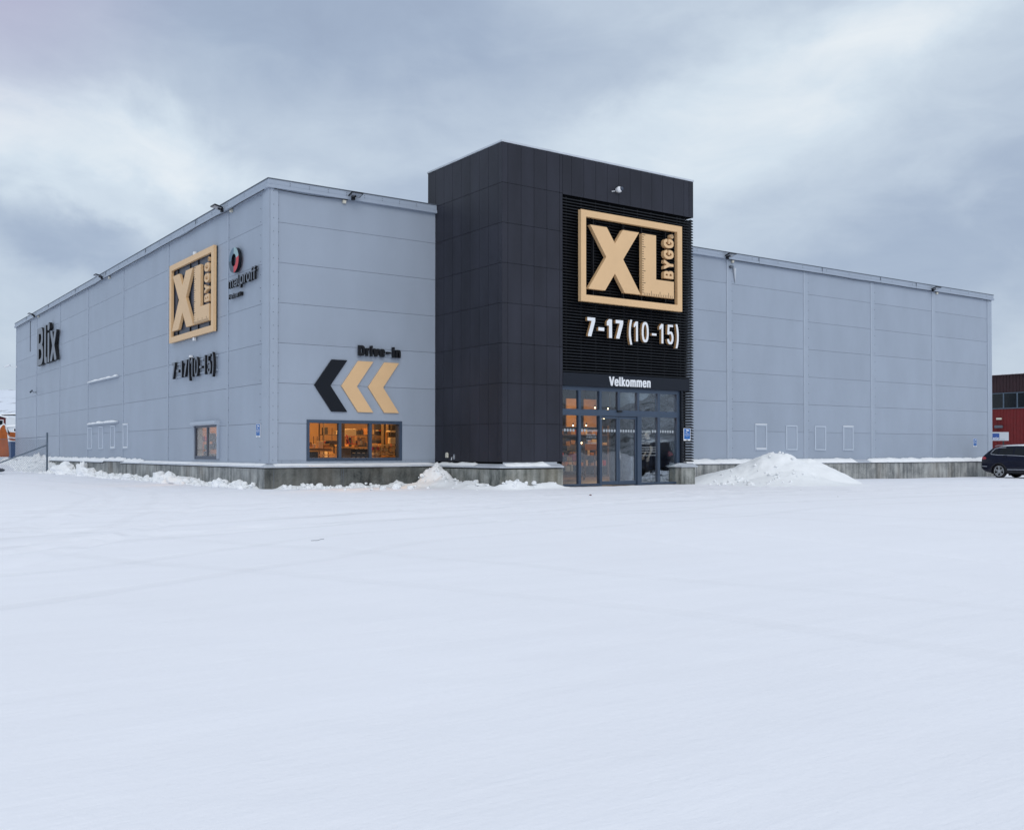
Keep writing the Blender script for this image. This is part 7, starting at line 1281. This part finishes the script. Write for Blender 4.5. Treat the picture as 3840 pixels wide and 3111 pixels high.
    side([(3.38, 0.72), (3.0, 0.80), (2.85, 0.88), (3.05, 0.90), (3.3, 0.83)], 'headlight', 'silver', 0.012)
    for xw in (0, 2.68):
        for sg in (-1, 1):
            m = MB(); y0, y1 = sg*0.66, sg*0.895
            prof = [(0.22, y0), (0.325, y0), (0.35, y0+sg*0.03), (0.35, y1-sg*0.03), (0.325, y1), (0.262, y1-sg*0.005), (0.262, y0+sg*0.02)]
            vs_ = []; k_ = 28
            for r_, y_ in prof: vs_ += [(xw+r_*math.cos(2*math.pi*k/k_), y_, 0.35+r_*math.sin(2*math.pi*k/k_)) for k in range(k_)]
            fs_ = [(i*k_+k, i*k_+(k+1) % k_, (i+1)*k_+(k+1) % k_, (i+1)*k_+k) for i in range(len(prof)-1) for k in range(k_)]
            m.add(vs_, fs_); wl_ = m.build('wheel', M_['tyre'], t, smooth=True)
            m = MB(); yo = y1-sg*0.012
            m.tube([(xw, yo-sg*0.15, 0.35), (xw, yo-sg*0.14, 0.35)], 0.262, 24); m.build('brake_well', M_['rubber'], wl_)
            m = MB(); kk = 24
            for k in range(kk):
                a_, b_ = 2*math.pi*k/kk, 2*math.pi*(k+1)/kk
                for r0, r1, ya, yb in ((0.235, 0.265, yo, yo),):
                    m.hexa([(xw+r*math.cos(q), y, 0.35+r*math.sin(q)) for y in (yo-sg*0.05, yo) for r, q in ((r0, a_), (r1, a_), (r1, b_), (r0, b_))])
            for k in range(5):
                a_ = R(90+72*k); w0, w1 = 0.055, 0.040
                ca, sa = math.cos(a_), math.sin(a_)
                pt = lambda r, w, y: (xw+r*ca-w*sa, y, 0.35+r*sa+w*ca)
                for w_s in (-1, 1):
                    m.hexa([pt(r, w, y) for y in (yo-sg*0.05, yo-sg*0.012) for r, w in ((0.03, w_s*0.004), (0.24, w_s*0.018), (0.24, w_s*0.058), (0.03, w_s*0.036))])
            m.tube([(xw, yo-sg*0.05, 0.35), (xw, yo-sg*0.01, 0.35)], 0.06, 14); m.build('rim', M_['silver'], wl_)
    m = MB(); m.box(plane((0, 0, 0), (1, 0, 0), (0, -1, 0)), -0.6, 3.1, 0.20, 0.27, -0.55, 0.55); m.build('underbody', M_['rubber'], t)
    m = MB(); vs_ = []
    for x in (-0.3, 0.2, 0.8, 1.3):
        for y in (-0.58, -0.3, 0, 0.3, 0.58): vs_.append((x, y, ip(top, x)+0.012+(snow_roof if abs(y) < 0.5 and -0.2 < x < 1.2 else 0.0)-0.02*(abs(y) > 0.5)))
    m.add(vs_, [(i*5+j, (i+1)*5+j, (i+1)*5+j+1, i*5+j+1) for i in range(3) for j in range(4)]); m.build('roof_snow', M_['snow'], t, smooth=True)
    t.location = loc; t.rotation_euler = (0, 0, rot); t.scale = (sc, sc, sc)
    return t
make_car('parked_car', 'dark navy estate car with silver wheels cut off by the right edge', (36.95, -2.05, -0.15), -R(90), 'carpaint', sc=0.94)
make_car('parked_car', 'dark car parked on the open snow right of the camera, mirrored in the door glass', (23.2, -15.5, -0.02), -R(35), 'carpaint', 0.05)
make_car('parked_car', 'red car with snow on its roof behind the navy car', (48.0, 2.5, -0.13), -R(84), 'redpaint', 0.12)

# ------------------------------------------------------------------ inside the shop
ins = thing('shop_interior', 'warm lit shop room seen through the windows and doors', 'room', (6, 4, 0))
P0 = plane((0, 0, 0), (1, 0, 0), (0, -1, 0))
mb = MB(); mb.box(P0, 0.27, 27, -0.02, 0.015, -9.3, -0.27); mb.box(P0, 5.95, 13.2, -0.02, 0.014, -0.269, DT-0.24); mb.build('floor', M_['floor'], ins)
mb = MB(); mb.box(P0, 0.27, 27, 4.3, 4.4, -9.3, -0.27); mb.box(P0, 5.95, 13.2, 4.3, 4.4, -0.269, DT-0.31); mb.build('ceiling', M_['indark'], ins)
mb = MB(); mb.box(P0, 0.27, 12.6, 0.016, 4.299, -9.3, -9.2); mb.build('back_wall', M_['inwall'], ins)
mb = MB(); mb.box(P0, 12.601, 27, 0.016, 4.299, -9.3, -9.2); mb.box(P0, 26.9, 27, 0.016, 4.299, -9.19, -0.27); mb.box(P0, 13.56, 26.9, 0.016, 4.299, -0.40, -0.27); mb.box(P0, 5.95, 8.0, 0.016, 4.299, 0.0, 0.1) if False else None; mb.build('dark_wall', M_['indark'], ins)
def arealamp(name, x, y, z, w, h, e, col, parent):
    l = bpy.data.lights.new(name, 'AREA'); l.shape = 'RECTANGLE'; l.size = w; l.size_y = h; l.energy = e; l.color = col
    o = bpy.data.objects.new(name, l); COL.objects.link(o); o.parent = parent; o.location = Vector((x, y, z))-Vector(parent.location); return o
warm = (1.0, 0.56, 0.20)
for i, (x, y, e) in enumerate(((2.6, 2.7, 150), (3.4, 7.6, 110), (5.2, 4.5, 230), (10.0, 5.0, 130), (16.8, 4.6, 150))):
    t = thing('ceiling_lamp', 'warm tube lamps under the shop ceiling seen through the glass', 'lamp', (x, y, 4.2), 'shop ceiling lamps')
    mb = MB(); mb.box(P0, x-0.6, x+0.6, 4.20, 4.29, -y-0.08, -y+0.08); mb.build('housing', M_['white'], t)
    mb = MB(); mb.box(P0, x-0.58, x+0.58, 4.18, 4.199, -y-0.06, -y+0.06); mb.build('tube', M_['tube'], t)
    arealamp('lamp_light', x, y, 4.15, 1.2, 0.3, e, warm, t)
for i, (x, y, z) in enumerate(((12.94, 0.50, 2.74), (13.57, 0.50, 2.72), (15.94, 1.00, 2.82), (12.69, 1.50, 2.10), (12.52, 0.50, 2.08), (13.01, 0.20, 2.34), (13.12, 0.20, 2.34), (14.32, -0.50, 2.12), (14.82, -0.50, 2.13), (15.52, 0.50, 2.15), (11.07, -1.00, 1.41))):
    t = thing('spot_lamp', 'small bright warm spot lamps glowing behind the entrance glass', 'lamp', (x, y, z), 'spot lamps in the entrance')
    mb = MB(); ball(mb, (x, y, z), 0.022, 8, 6); mb.build('bulb', M_['bulb'], t)
    mb = MB(); mb.tube([(x, y, z+0.02), (x, y, z+0.10)], 0.02, 6); mb.build('fitting', M_['blackmat'], t)
def goods(name, x0, x1, y0, y1, z0, z1, m, label, cat, group):
    mb = MB(); mb.box(P0, x0, x1, z0, z1, -y1, -y0); return tag(mb.build(name, M_[m], None, bevel=0.008), label, cat, group)
rng = random.Random(5)
def rack(x0, x1, y, levels, label, seed, depth=0.45, tilt=False):
    t = thing('shelf_rack', label, 'shelf', ((x0+x1)/2, y, 0), 'shelf racks in the shop')
    for z in levels:
        mb = MB(); mb.box(P0, x0, x1, z-0.03, z, -y-depth, -y); mb.build('shelf', M_['shelf'], t)
    mb = MB()
    for x in (x0, x1-0.04): mb.box(P0, x-0.002, x+0.042, 0.016, levels[-1]+0.4, -y-depth+0.005, -y-depth+0.05); mb.box(P0, x-0.002, x+0.042, 0.016, levels[-1]+0.4, -y-0.05, -y-0.004)
    mb.build('upright', M_['shelf'], t)
    r = random.Random(seed)
    for z in levels:
        x = x0+0.06
        while x < x1-0.25:
            w = r.uniform(0.10, 0.26); h = r.uniform(0.10, 0.30)
            if r.random() < 0.85: goods('goods_box', x, x+w, y+0.04, y+0.3, z+0.001, z+h, r.choice(['card', 'inwhite', 'inred', 'indk', 'wood', 'card', 'indk', 'ingreen' if r.random() < 0.15 else 'card']), 'small boxed goods standing on the shop shelves', 'box', 'goods on the shop shelves')
            x += w+r.uniform(0.01, 0.05)
for nm, x0, x1, y0, y1, z0, z1, m, lab in (
    ('wall_panel', 6.664, 6.995, 6.00, 6.12, 1.939, 2.182, 'indk', 'dark hanging panel high behind the right pane'),
    ('black_machine', 6.143, 6.486, 5.00, 5.30, 1.414, 1.542, 'indk', 'black machine on the far shelf behind the right pane'),
    ('pillar', 3.786, 3.915, 3.00, 3.20, 0.707, 2.152, 'shelf', 'brown pillar behind the middle pane'),
    ('pillar', 5.942, 6.035, 4.00, 4.20, 0.865, 2.215, 'shelf', 'brown pillar behind the right pane'),
    ('pillar', 6.242, 6.322, 4.20, 4.40, 0.863, 2.225, 'shelf', 'second brown pillar behind the right pane'),
    ('lit_panel', 4.315, 4.750, 3.80, 3.84, 1.647, 1.902, 'inwhite', 'bright yellow lit panel behind the middle pane'),
    ('carton', 4.279, 4.383, 2.80, 3.00, 1.478, 1.624, 'card', 'small cartons stacked behind the middle pane'),
    ('carton', 4.408, 4.594, 2.80, 3.00, 1.536, 1.611, 'card', 'small cartons stacked behind the middle pane'),
    ('carton', 4.393, 4.488, 2.80, 3.00, 1.335, 1.491, 'inwhite', 'small cartons stacked behind the middle pane'),
    ('carton', 4.499, 4.583, 2.80, 3.00, 1.335, 1.492, 'card', 'small cartons stacked behind the middle pane'),
    ('carton', 4.167, 4.337, 2.80, 3.00, 1.252, 1.320, 'wood', 'small cartons stacked behind the middle pane'),
    ('timber_length', 5.509, 5.582, 3.00, 3.05, 1.361, 1.789, 'wood', 'upright pale timber length behind the right pane'),
    ('white_case', 5.677, 5.951, 3.00, 3.30, 1.377, 1.603, 'inwhite', 'pale case on the right shelf behind the window'),
    ('shelf_board', 5.656, 5.964, 3.00, 3.30, 1.796, 1.848, 'inwhite', 'pale shelf board high behind the right pane'),
    ('dark_goods', 6.824, 7.052, 5.00, 5.30, 1.919, 2.115, 'indk', 'dark goods above the pale shelf board'),
    ('dark_goods', 6.761, 7.053, 5.00, 5.30, 1.653, 1.818, 'indk', 'dark goods below the pale shelf board'),
    ('shelf_board', 4.686, 5.579, 2.50, 2.85, 1.303, 1.341, 'inwhite', 'pale slotted shelf board across the right pane'),
    ('shelf_board', 4.848, 5.580, 2.50, 2.85, 0.995, 1.056, 'inwhite', 'lower pale slotted shelf board across the right pane'),
    ('boxed_goods', 5.008, 5.120, 2.52, 2.67, 1.095, 1.246, 'inwhite', 'upright pale packages on the shelf behind the right pane'),
    ('boxed_goods', 5.166, 5.220, 2.52, 2.67, 1.095, 1.246, 'inwhite', 'upright pale packages on the shelf behind the right pane'),
    ('boxed_goods', 5.224, 5.337, 2.52, 2.67, 1.095, 1.247, 'inwhite', 'upright pale packages on the shelf behind the right pane'),
    ('boxed_goods', 5.461, 5.575, 2.52, 2.67, 1.095, 1.247, 'inwhite', 'upright pale packages on the shelf behind the right pane'),
    ('boxed_goods', 4.715, 4.792, 2.52, 2.67, 1.158, 1.269, 'inred', 'small red and brown packages at the left of the right pane'),
    ('boxed_goods', 4.801, 4.878, 2.52, 2.67, 1.158, 1.269, 'card', 'small red and brown packages at the left of the right pane'),
    ('boxed_goods', 4.897, 4.974, 2.52, 2.67, 1.159, 1.270, 'inred', 'small red and brown packages at the left of the right pane'),
    ('light_strip', 5.044, 5.517, 2.20, 2.50, 0.924, 0.959, 'wood', 'glowing wooden edge low behind the right pane'),
    ('display_bin_unit', 3.809, 4.483, 2.30, 2.70, 0.879, 1.207, 'indk', 'dark bin unit with pale label strips behind the middle pane'),
    ('label_strip', 3.946, 4.054, 2.28, 2.30, 1.192, 1.216, 'inwhite', 'pale label strips on the dark bin unit'),
    ('label_strip', 4.128, 4.236, 2.28, 2.30, 1.193, 1.216, 'inwhite', 'pale label strips on the dark bin unit'),
    ('label_strip', 4.311, 4.420, 2.28, 2.30, 1.193, 1.216, 'inwhite', 'pale label strips on the dark bin unit'),
    ('label_strip', 3.855, 3.962, 2.28, 2.30, 1.050, 1.073, 'inwhite', 'pale label strips on the dark bin unit'),
    ('label_strip', 4.036, 4.143, 2.28, 2.30, 1.050, 1.073, 'inwhite', 'pale label strips on the dark bin unit'),
    ('label_strip', 4.218, 4.326, 2.28, 2.30, 1.050, 1.073, 'inwhite', 'pale label strips on the dark bin unit'),
    ('label_strip', 4.401, 4.510, 2.28, 2.30, 1.050, 1.073, 'inwhite', 'pale label strips on the dark bin unit'),
    ('label_strip', 3.836, 3.944, 2.28, 2.30, 0.894, 0.918, 'inwhite', 'pale label strips on the dark bin unit'),
    ('label_strip', 4.018, 4.125, 2.28, 2.30, 0.894, 0.917, 'inwhite', 'pale label strips on the dark bin unit'),
    ('label_strip', 4.200, 4.308, 2.28, 2.30, 0.893, 0.917, 'inwhite', 'pale label strips on the dark bin unit'),
    ('label_strip', 4.383, 4.492, 2.28, 2.30, 0.892, 0.916, 'inwhite', 'pale label strips on the dark bin unit'),
    ('shop_counter', 3.404, 3.757, 2.20, 2.50, 0.882, 1.231, 'shelf', 'brown counter front behind the left and middle panes'),
    ('counter_board', 3.308, 4.334, 2.00, 2.20, 1.232, 1.250, 'wood', 'thin wooden counter edge behind the middle pane'),
    ('counter_board', 2.099, 2.962, 2.00, 2.50, 1.210, 1.227, 'wood', 'thin wooden counter edge behind the left pane'),
    ('shop_counter', 2.143, 3.009, 2.10, 2.40, 1.128, 1.207, 'card', 'brown lit counter front behind the left pane'),
    ('dark_box', 1.923, 2.301, 1.60, 1.90, 0.882, 1.111, 'indk', 'dark blue box in the lower left of the window'),
    ('light_strip', 2.411, 3.117, 1.90, 2.20, 0.974, 1.004, 'wood', 'glowing wooden edge low behind the left pane'),
    ('carton', 2.365, 2.488, 2.20, 2.40, 1.229, 1.355, 'inwhite', 'pale cartons on the counter behind the left pane'),
    ('carton', 2.581, 2.749, 2.20, 2.40, 1.229, 1.448, 'inwhite', 'pale cartons on the counter behind the left pane'),
    ('carton', 2.770, 2.984, 2.20, 2.40, 1.276, 1.357, 'card', 'pale cartons on the counter behind the left pane'),
    ('carton', 2.300, 2.348, 2.20, 2.40, 1.285, 1.423, 'card', 'pale cartons on the counter behind the left pane'),
    ('carton', 2.776, 3.035, 2.20, 2.40, 1.232, 1.272, 'card', 'pale cartons on the counter behind the left pane'),
    ('screen', 2.902, 3.024, 2.30, 2.35, 1.375, 1.469, 'indk', 'small dark screen above the cartons behind the left pane'),
    ('screen', 2.830, 2.880, 2.30, 2.33, 1.391, 1.444, 'inred', 'small red notice above the cartons behind the left pane'),
    ('stand_post', 3.038, 3.070, 2.00, 2.05, 1.049, 1.328, 'indk', 'dark stand post behind the left pane'),
    ('wire_display', 3.077, 3.385, 2.40, 2.50, 1.345, 1.476, 'shelf', 'brown wire display behind the left pane'),
    ('dark_rod', 2.474, 2.485, 2.35, 2.38, 1.229, 1.614, 'indk', 'thin dark rods of a display frame behind the left pane'),
    ('dark_rod', 2.601, 2.616, 2.35, 2.38, 1.312, 1.615, 'indk', 'thin dark rods of a display frame behind the left pane'),
    ('dark_rod', 2.806, 2.818, 2.35, 2.38, 1.230, 1.798, 'indk', 'thin dark rods of a display frame behind the left pane'),
    ('dark_rod', 3.135, 3.147, 2.35, 2.38, 1.471, 1.893, 'indk', 'thin dark rods of a display frame behind the left pane'),
    ('dark_rod', 2.474, 3.032, 2.35, 2.38, 1.501, 1.507, 'indk', 'thin dark rods of a display frame behind the left pane'),
):
    goods(nm, x0, x1, y0, y1, z0, z1, m, lab, 'shop goods' if nm not in ('pillar', 'shop_counter', 'counter_board', 'shelf_board') else nm.replace('_', ' '), 'shop fittings behind the window: '+lab)
t = thing('shop_trolley', 'red tubular trolley frame behind the middle pane', 'trolley', (4.1, 3.0, 0.0))
x0, x1, z0, z1 = (3.937, 4.365, 1.356, 1.627)
mb = MB()
for zz in (z0+0.02, z1): mb.tube([(x0, 3.0, zz), (x1, 3.0, zz)], 0.012, 6)
for k in range(3): mb.tube([(x0+(x1-x0)*k/2, 3.0, z1), (x0+(x1-x0)*k/2+0.06, 3.0, z0)], 0.010, 6)
mb.tube([(x0+0.05, 3.02, z1+0.06), (x0+0.16, 3.02, z0)], 0.02, 6); mb.build('frame', M_['inred'], t)
mb = MB(); ball(mb, (x0+0.2, 3.05, z1-0.07), 0.05); mb.build('wheel', M_['indk'], t)
rack(1.0, 3.6, 5.4, [0.95, 1.30, 1.68, 2.1], 'goods shelf behind the left panes of the three pane window', 2)
rack(4.6, 7.6, 6.2, [0.9, 1.3, 1.75, 2.2], 'goods shelf deep in the shop behind the window', 3)
rack(0.45, 3.2, 7.9, [0.9, 1.2, 1.5], 'dark goods shelf in the back corner behind the shuttered window', 12)
rack(7.4, 9.6, 7.5, [0.95, 1.35, 1.8, 2.3], 'goods shelf along the back of the shop', 4)
# things seen through the entrance
for (x0, x1, z0, z1) in ((16.70, 17.37, 2.22, 3.48), (17.72, 18.44, 2.22, 3.48)):
    t = thing('display_board', 'large orange wooden display boards hanging deep inside the entrance', 'board', ((x0+x1)/2, 7.0, z0), 'display boards in the entrance')
    mb = MB(); mb.box(P0, x0, x1, z0, z1, -7.06, -7.0); mb.build('panel', M_['boardwood'], t)
    mb = MB(); mb.tube([(x0+0.1, 7.03, z1), (x0+0.1, 7.03, 4.29)], 0.01, 5); mb.tube([(x1-0.1, 7.03, z1), (x1-0.1, 7.03, 4.29)], 0.01, 5); mb.build('hanging_wire', M_['blackmat'], t)
t = thing('display_board', 'low orange wooden panel behind the second entrance bay', 'board', (12.6, 2.0, 1.2), 'display boards in the entrance')
mb = MB(); mb.box(P0, 16.09, 16.77, 1.18, 1.45, -5.05, -5.0); mb.build('panel', M_['wood'], t); mb = MB(); mb.box(P0, 16.14, 16.19, 0.016, 1.176, -5.05, -5.0); mb.box(P0, 16.67, 16.72, 0.016, 1.176, -5.05, -5.0); mb.build('leg', M_['shelf'], t)
rack(9.3, 11.3, 1.2, [0.5, 0.9, 1.3, 1.7], 'goods shelf just inside the left entrance bays', 6)
rack(14.9, 17.9, 5.5, [0.5, 0.95, 1.4, 1.85], 'goods shelf further inside the entrance', 7)
rack(12.0, 13.6, 1.9, [0.35, 0.75, 1.15], 'low goods shelf in the middle of the entrance hall', 8)
goods('red_case', 9.15, 9.5, -1.2, -0.9, 0.55, 0.85, 'inred', 'red goods case on a low stand inside the first entrance bay', 'box', None)
mb = MB(); mb.box(P0, 9.05, 9.65, 0.016, 0.549, 0.85, 1.25); tag(mb.build('display_stand', M_['indk'], None), 'low dark display stand inside the first entrance bay', 'stand')
t = thing('partition_wall', 'dark inner partition behind the sliding doors', 'wall', (15, -0.3, 0))
mb = MB(); mb.box(P0, 15.9, 22.0, 0.016, 4.299, -2.9, -2.8); mb.build('wall', M_['indark'], t)
mb = MB(); mb.box(P0, 16.6, 16.8, 1.35, 1.75, -2.79, -2.77); mb.build('yellow_notice', M_['wood'], t)
l_ = thing('ceiling_lamp', 'unseen lamp added above the entrance hall to light the person', 'lamp', (11.2, -3.0, 4.2), 'shop ceiling lamps')  # added lamp, brightens the person behind the door glass
mb = MB(); mb.box(P0, 10.7, 11.7, 4.20, 4.29, 2.9, 3.1); mb.build('housing', M_['white'], l_)
arealamp('lamp_light', 11.2, -3.0, 4.15, 1.0, 0.3, 95, (0.92, 0.95, 0.85), l_)

# ------------------------------------------------------------------ person inside the doors
def make_person(x, y, z0, rot):
    root = thing('person', 'person in black shirt and trousers standing inside behind the right hand glass', 'person', (x, y, z0), None, rot)
    # local: facing -x, height 1.80
    J = {'pel': (0, 0, 0.95), 'sp': (0.01, 0, 1.12), 'ch': (0.03, 0, 1.32), 'nk': (0.0, 0, 1.50), 'nk2': (-0.03, 0, 1.57), 'hd': (-0.05, 0, 1.66), 'hd2': (-0.045, 0, 1.74),
         'hr': (0, -0.09, 0.90), 'kr': (-0.03, -0.10, 0.50), 'ar': (-0.02, -0.10, 0.10), 'tr': (-0.17, -0.11, 0.045), 'hl': (0.02, 0.09, 0.90), 'kl': (0.10, 0.10, 0.49), 'al': (0.22, 0.11, 0.10), 'tl': (0.09, 0.12, 0.045),
         'shr': (0.02, -0.19, 1.42), 'er': (0.07, -0.24, 1.15), 'wr': (-0.02, -0.23, 0.92), 'shl': (0.02, 0.19, 1.42), 'el': (0.02, 0.25, 1.15), 'wl': (-0.12, 0.22, 0.98)}
    r = {'pel': .135, 'sp': .125, 'ch': .15, 'nk': .075, 'nk2': .058, 'hd': .088, 'hd2': .078, 'hr': .095, 'kr': .065, 'ar': .045, 'tr': .035, 'hl': .095, 'kl': .065, 'al': .045, 'tl': .035,
         'shr': .065, 'er': .044, 'wr': .028, 'shl': .065, 'el': .044, 'wl': .028}
    E_ = [('pel', 'sp'), ('sp', 'ch'), ('ch', 'nk'), ('nk', 'nk2'), ('nk2', 'hd'), ('hd', 'hd2'), ('pel', 'hr'), ('hr', 'kr'), ('kr', 'ar'), ('ar', 'tr'), ('pel', 'hl'), ('hl', 'kl'), ('kl', 'al'), ('al', 'tl'),
          ('ch', 'shr'), ('shr', 'er'), ('er', 'wr'), ('ch', 'shl'), ('shl', 'el'), ('el', 'wl')]
    # fingers: palm vertex then five chains per hand
    for s_, sg in (('r', -1), ('l', 1)):
        w = Vector(J['w'+s_]); p = w+Vector((-0.03, 0, -0.075)); J['p'+s_] = tuple(p); r['p'+s_] = .027; E_.append(('w'+s_, 'p'+s_))
        for k in range(4):
            b = p+Vector((0.028-0.019*k, 0.004*sg, -0.03)); ln = (0.06, 0.072, 0.076, 0.07)[k]
            J[f'f{s_}{k}a'] = tuple(b); J[f'f{s_}{k}b'] = tuple(b+Vector((-0.008, 0, -ln*0.5))); J[f'f{s_}{k}c'] = tuple(b+Vector((-0.028, 0, -ln*0.9)))
            for q in 'abc': r[f'f{s_}{k}{q}'] = .0088
            E_ += [('p'+s_, f'f{s_}{k}a'), (f'f{s_}{k}a', f'f{s_}{k}b'), (f'f{s_}{k}b', f'f{s_}{k}c')]
        J['th'+s_] = tuple(p+Vector((-0.045, 0, 0.0))); J['tk'+s_] = tuple(p+Vector((-0.062, 0, -0.045))); r['th'+s_] = .011; r['tk'+s_] = .009
        E_ += [('p'+s_, 'th'+s_), ('th'+s_, 'tk'+s_)]
    names = list(J); me = bpy.data.meshes.new('body'); me.from_pydata([J[n] for n in names], [(names.index(a), names.index(b)) for a, b in E_], [])
    o = bpy.data.objects.new('body', me); COL.objects.link(o)
    o.modifiers.new('s', 'SKIN'); sv = me.skin_vertices[0].data
    for i, n in enumerate(names): sv[i].radius = (r[n], r[n]); sv[i].use_root = (n == 'pel')
    sv[names.index('ch')].radius = (.16, .115); sv[names.index('sp')].radius = (.14, .105); sv[names.index('pel')].radius = (.15, .12); sv[names.index('hd')].radius = (.078, .095)
    ss = o.modifiers.new('u', 'SUBSURF'); ss.levels = 2; ss.render_levels = 2
    dg = bpy.context.evaluated_depsgraph_get(); dg.update()
    m2 = bpy.data.meshes.new_from_object(o.evaluated_get(dg)); bpy.data.objects.remove(o)
    m2.materials.clear()
    for m in ('skin', 'cloth'): m2.materials.append(M_[m])
    for p in m2.polygons:
        c = p.center; p.use_smooth = True
        arm = abs(c.y) > 0.185 and c.z < 1.27
        p.material_index = 0 if (c.z > 1.52 or (arm and c.z < 1.27)) else 1
    b = bpy.data.objects.new('body', m2); COL.objects.link(b); b.parent = root
    def sub(nm, balls, m):
        q = MB()
        for c, rr, sq in balls: ball(q, c, rr, 12, 8, sq)
        off = Vector(root.location); q.v = [tuple(Vector(v)+off) for v in q.v]
        return q.build(nm, M_[m], root, smooth=True)
    sub('hair', [((-0.015, 0, 1.73), .095, (1.05, .92, .85))], 'hair')
    sub('face', [((-0.135, 0, 1.655), .020, (1.0, .6, 1.0)), ((-0.125, -0.03, 1.69), .010, (1, 1, 1)), ((-0.125, 0.03, 1.69), .010, (1, 1, 1)), ((-0.115, 0, 1.60), .018, (1, 1.3, .6)), ((-0.03, -0.085, 1.665), .022, (.7, .5, 1.2)), ((-0.03, 0.085, 1.665), .022, (.7, .5, 1.2))], 'skin')
    sub('shoe', [((-0.09, -0.105, 0.045), .05, (2.5, 1, .9)), ((0.02, -0.10, 0.06), .048, (1, 1, 1))], 'cloth'); sub('shoe', [((0.16, 0.115, 0.045), .05, (2.5, 1, .9)), ((0.24, 0.11, 0.06), .048, (1, 1, 1))], 'cloth')
    sub('sock', [((-0.02, -0.10, 0.125), .046, (1, 1, .8))], 'sock'); sub('sock', [((0.215, 0.11, 0.125), .046, (1, 1, .8))], 'sock')
make_person(12.45, -2.95, 0.016, R(-35))
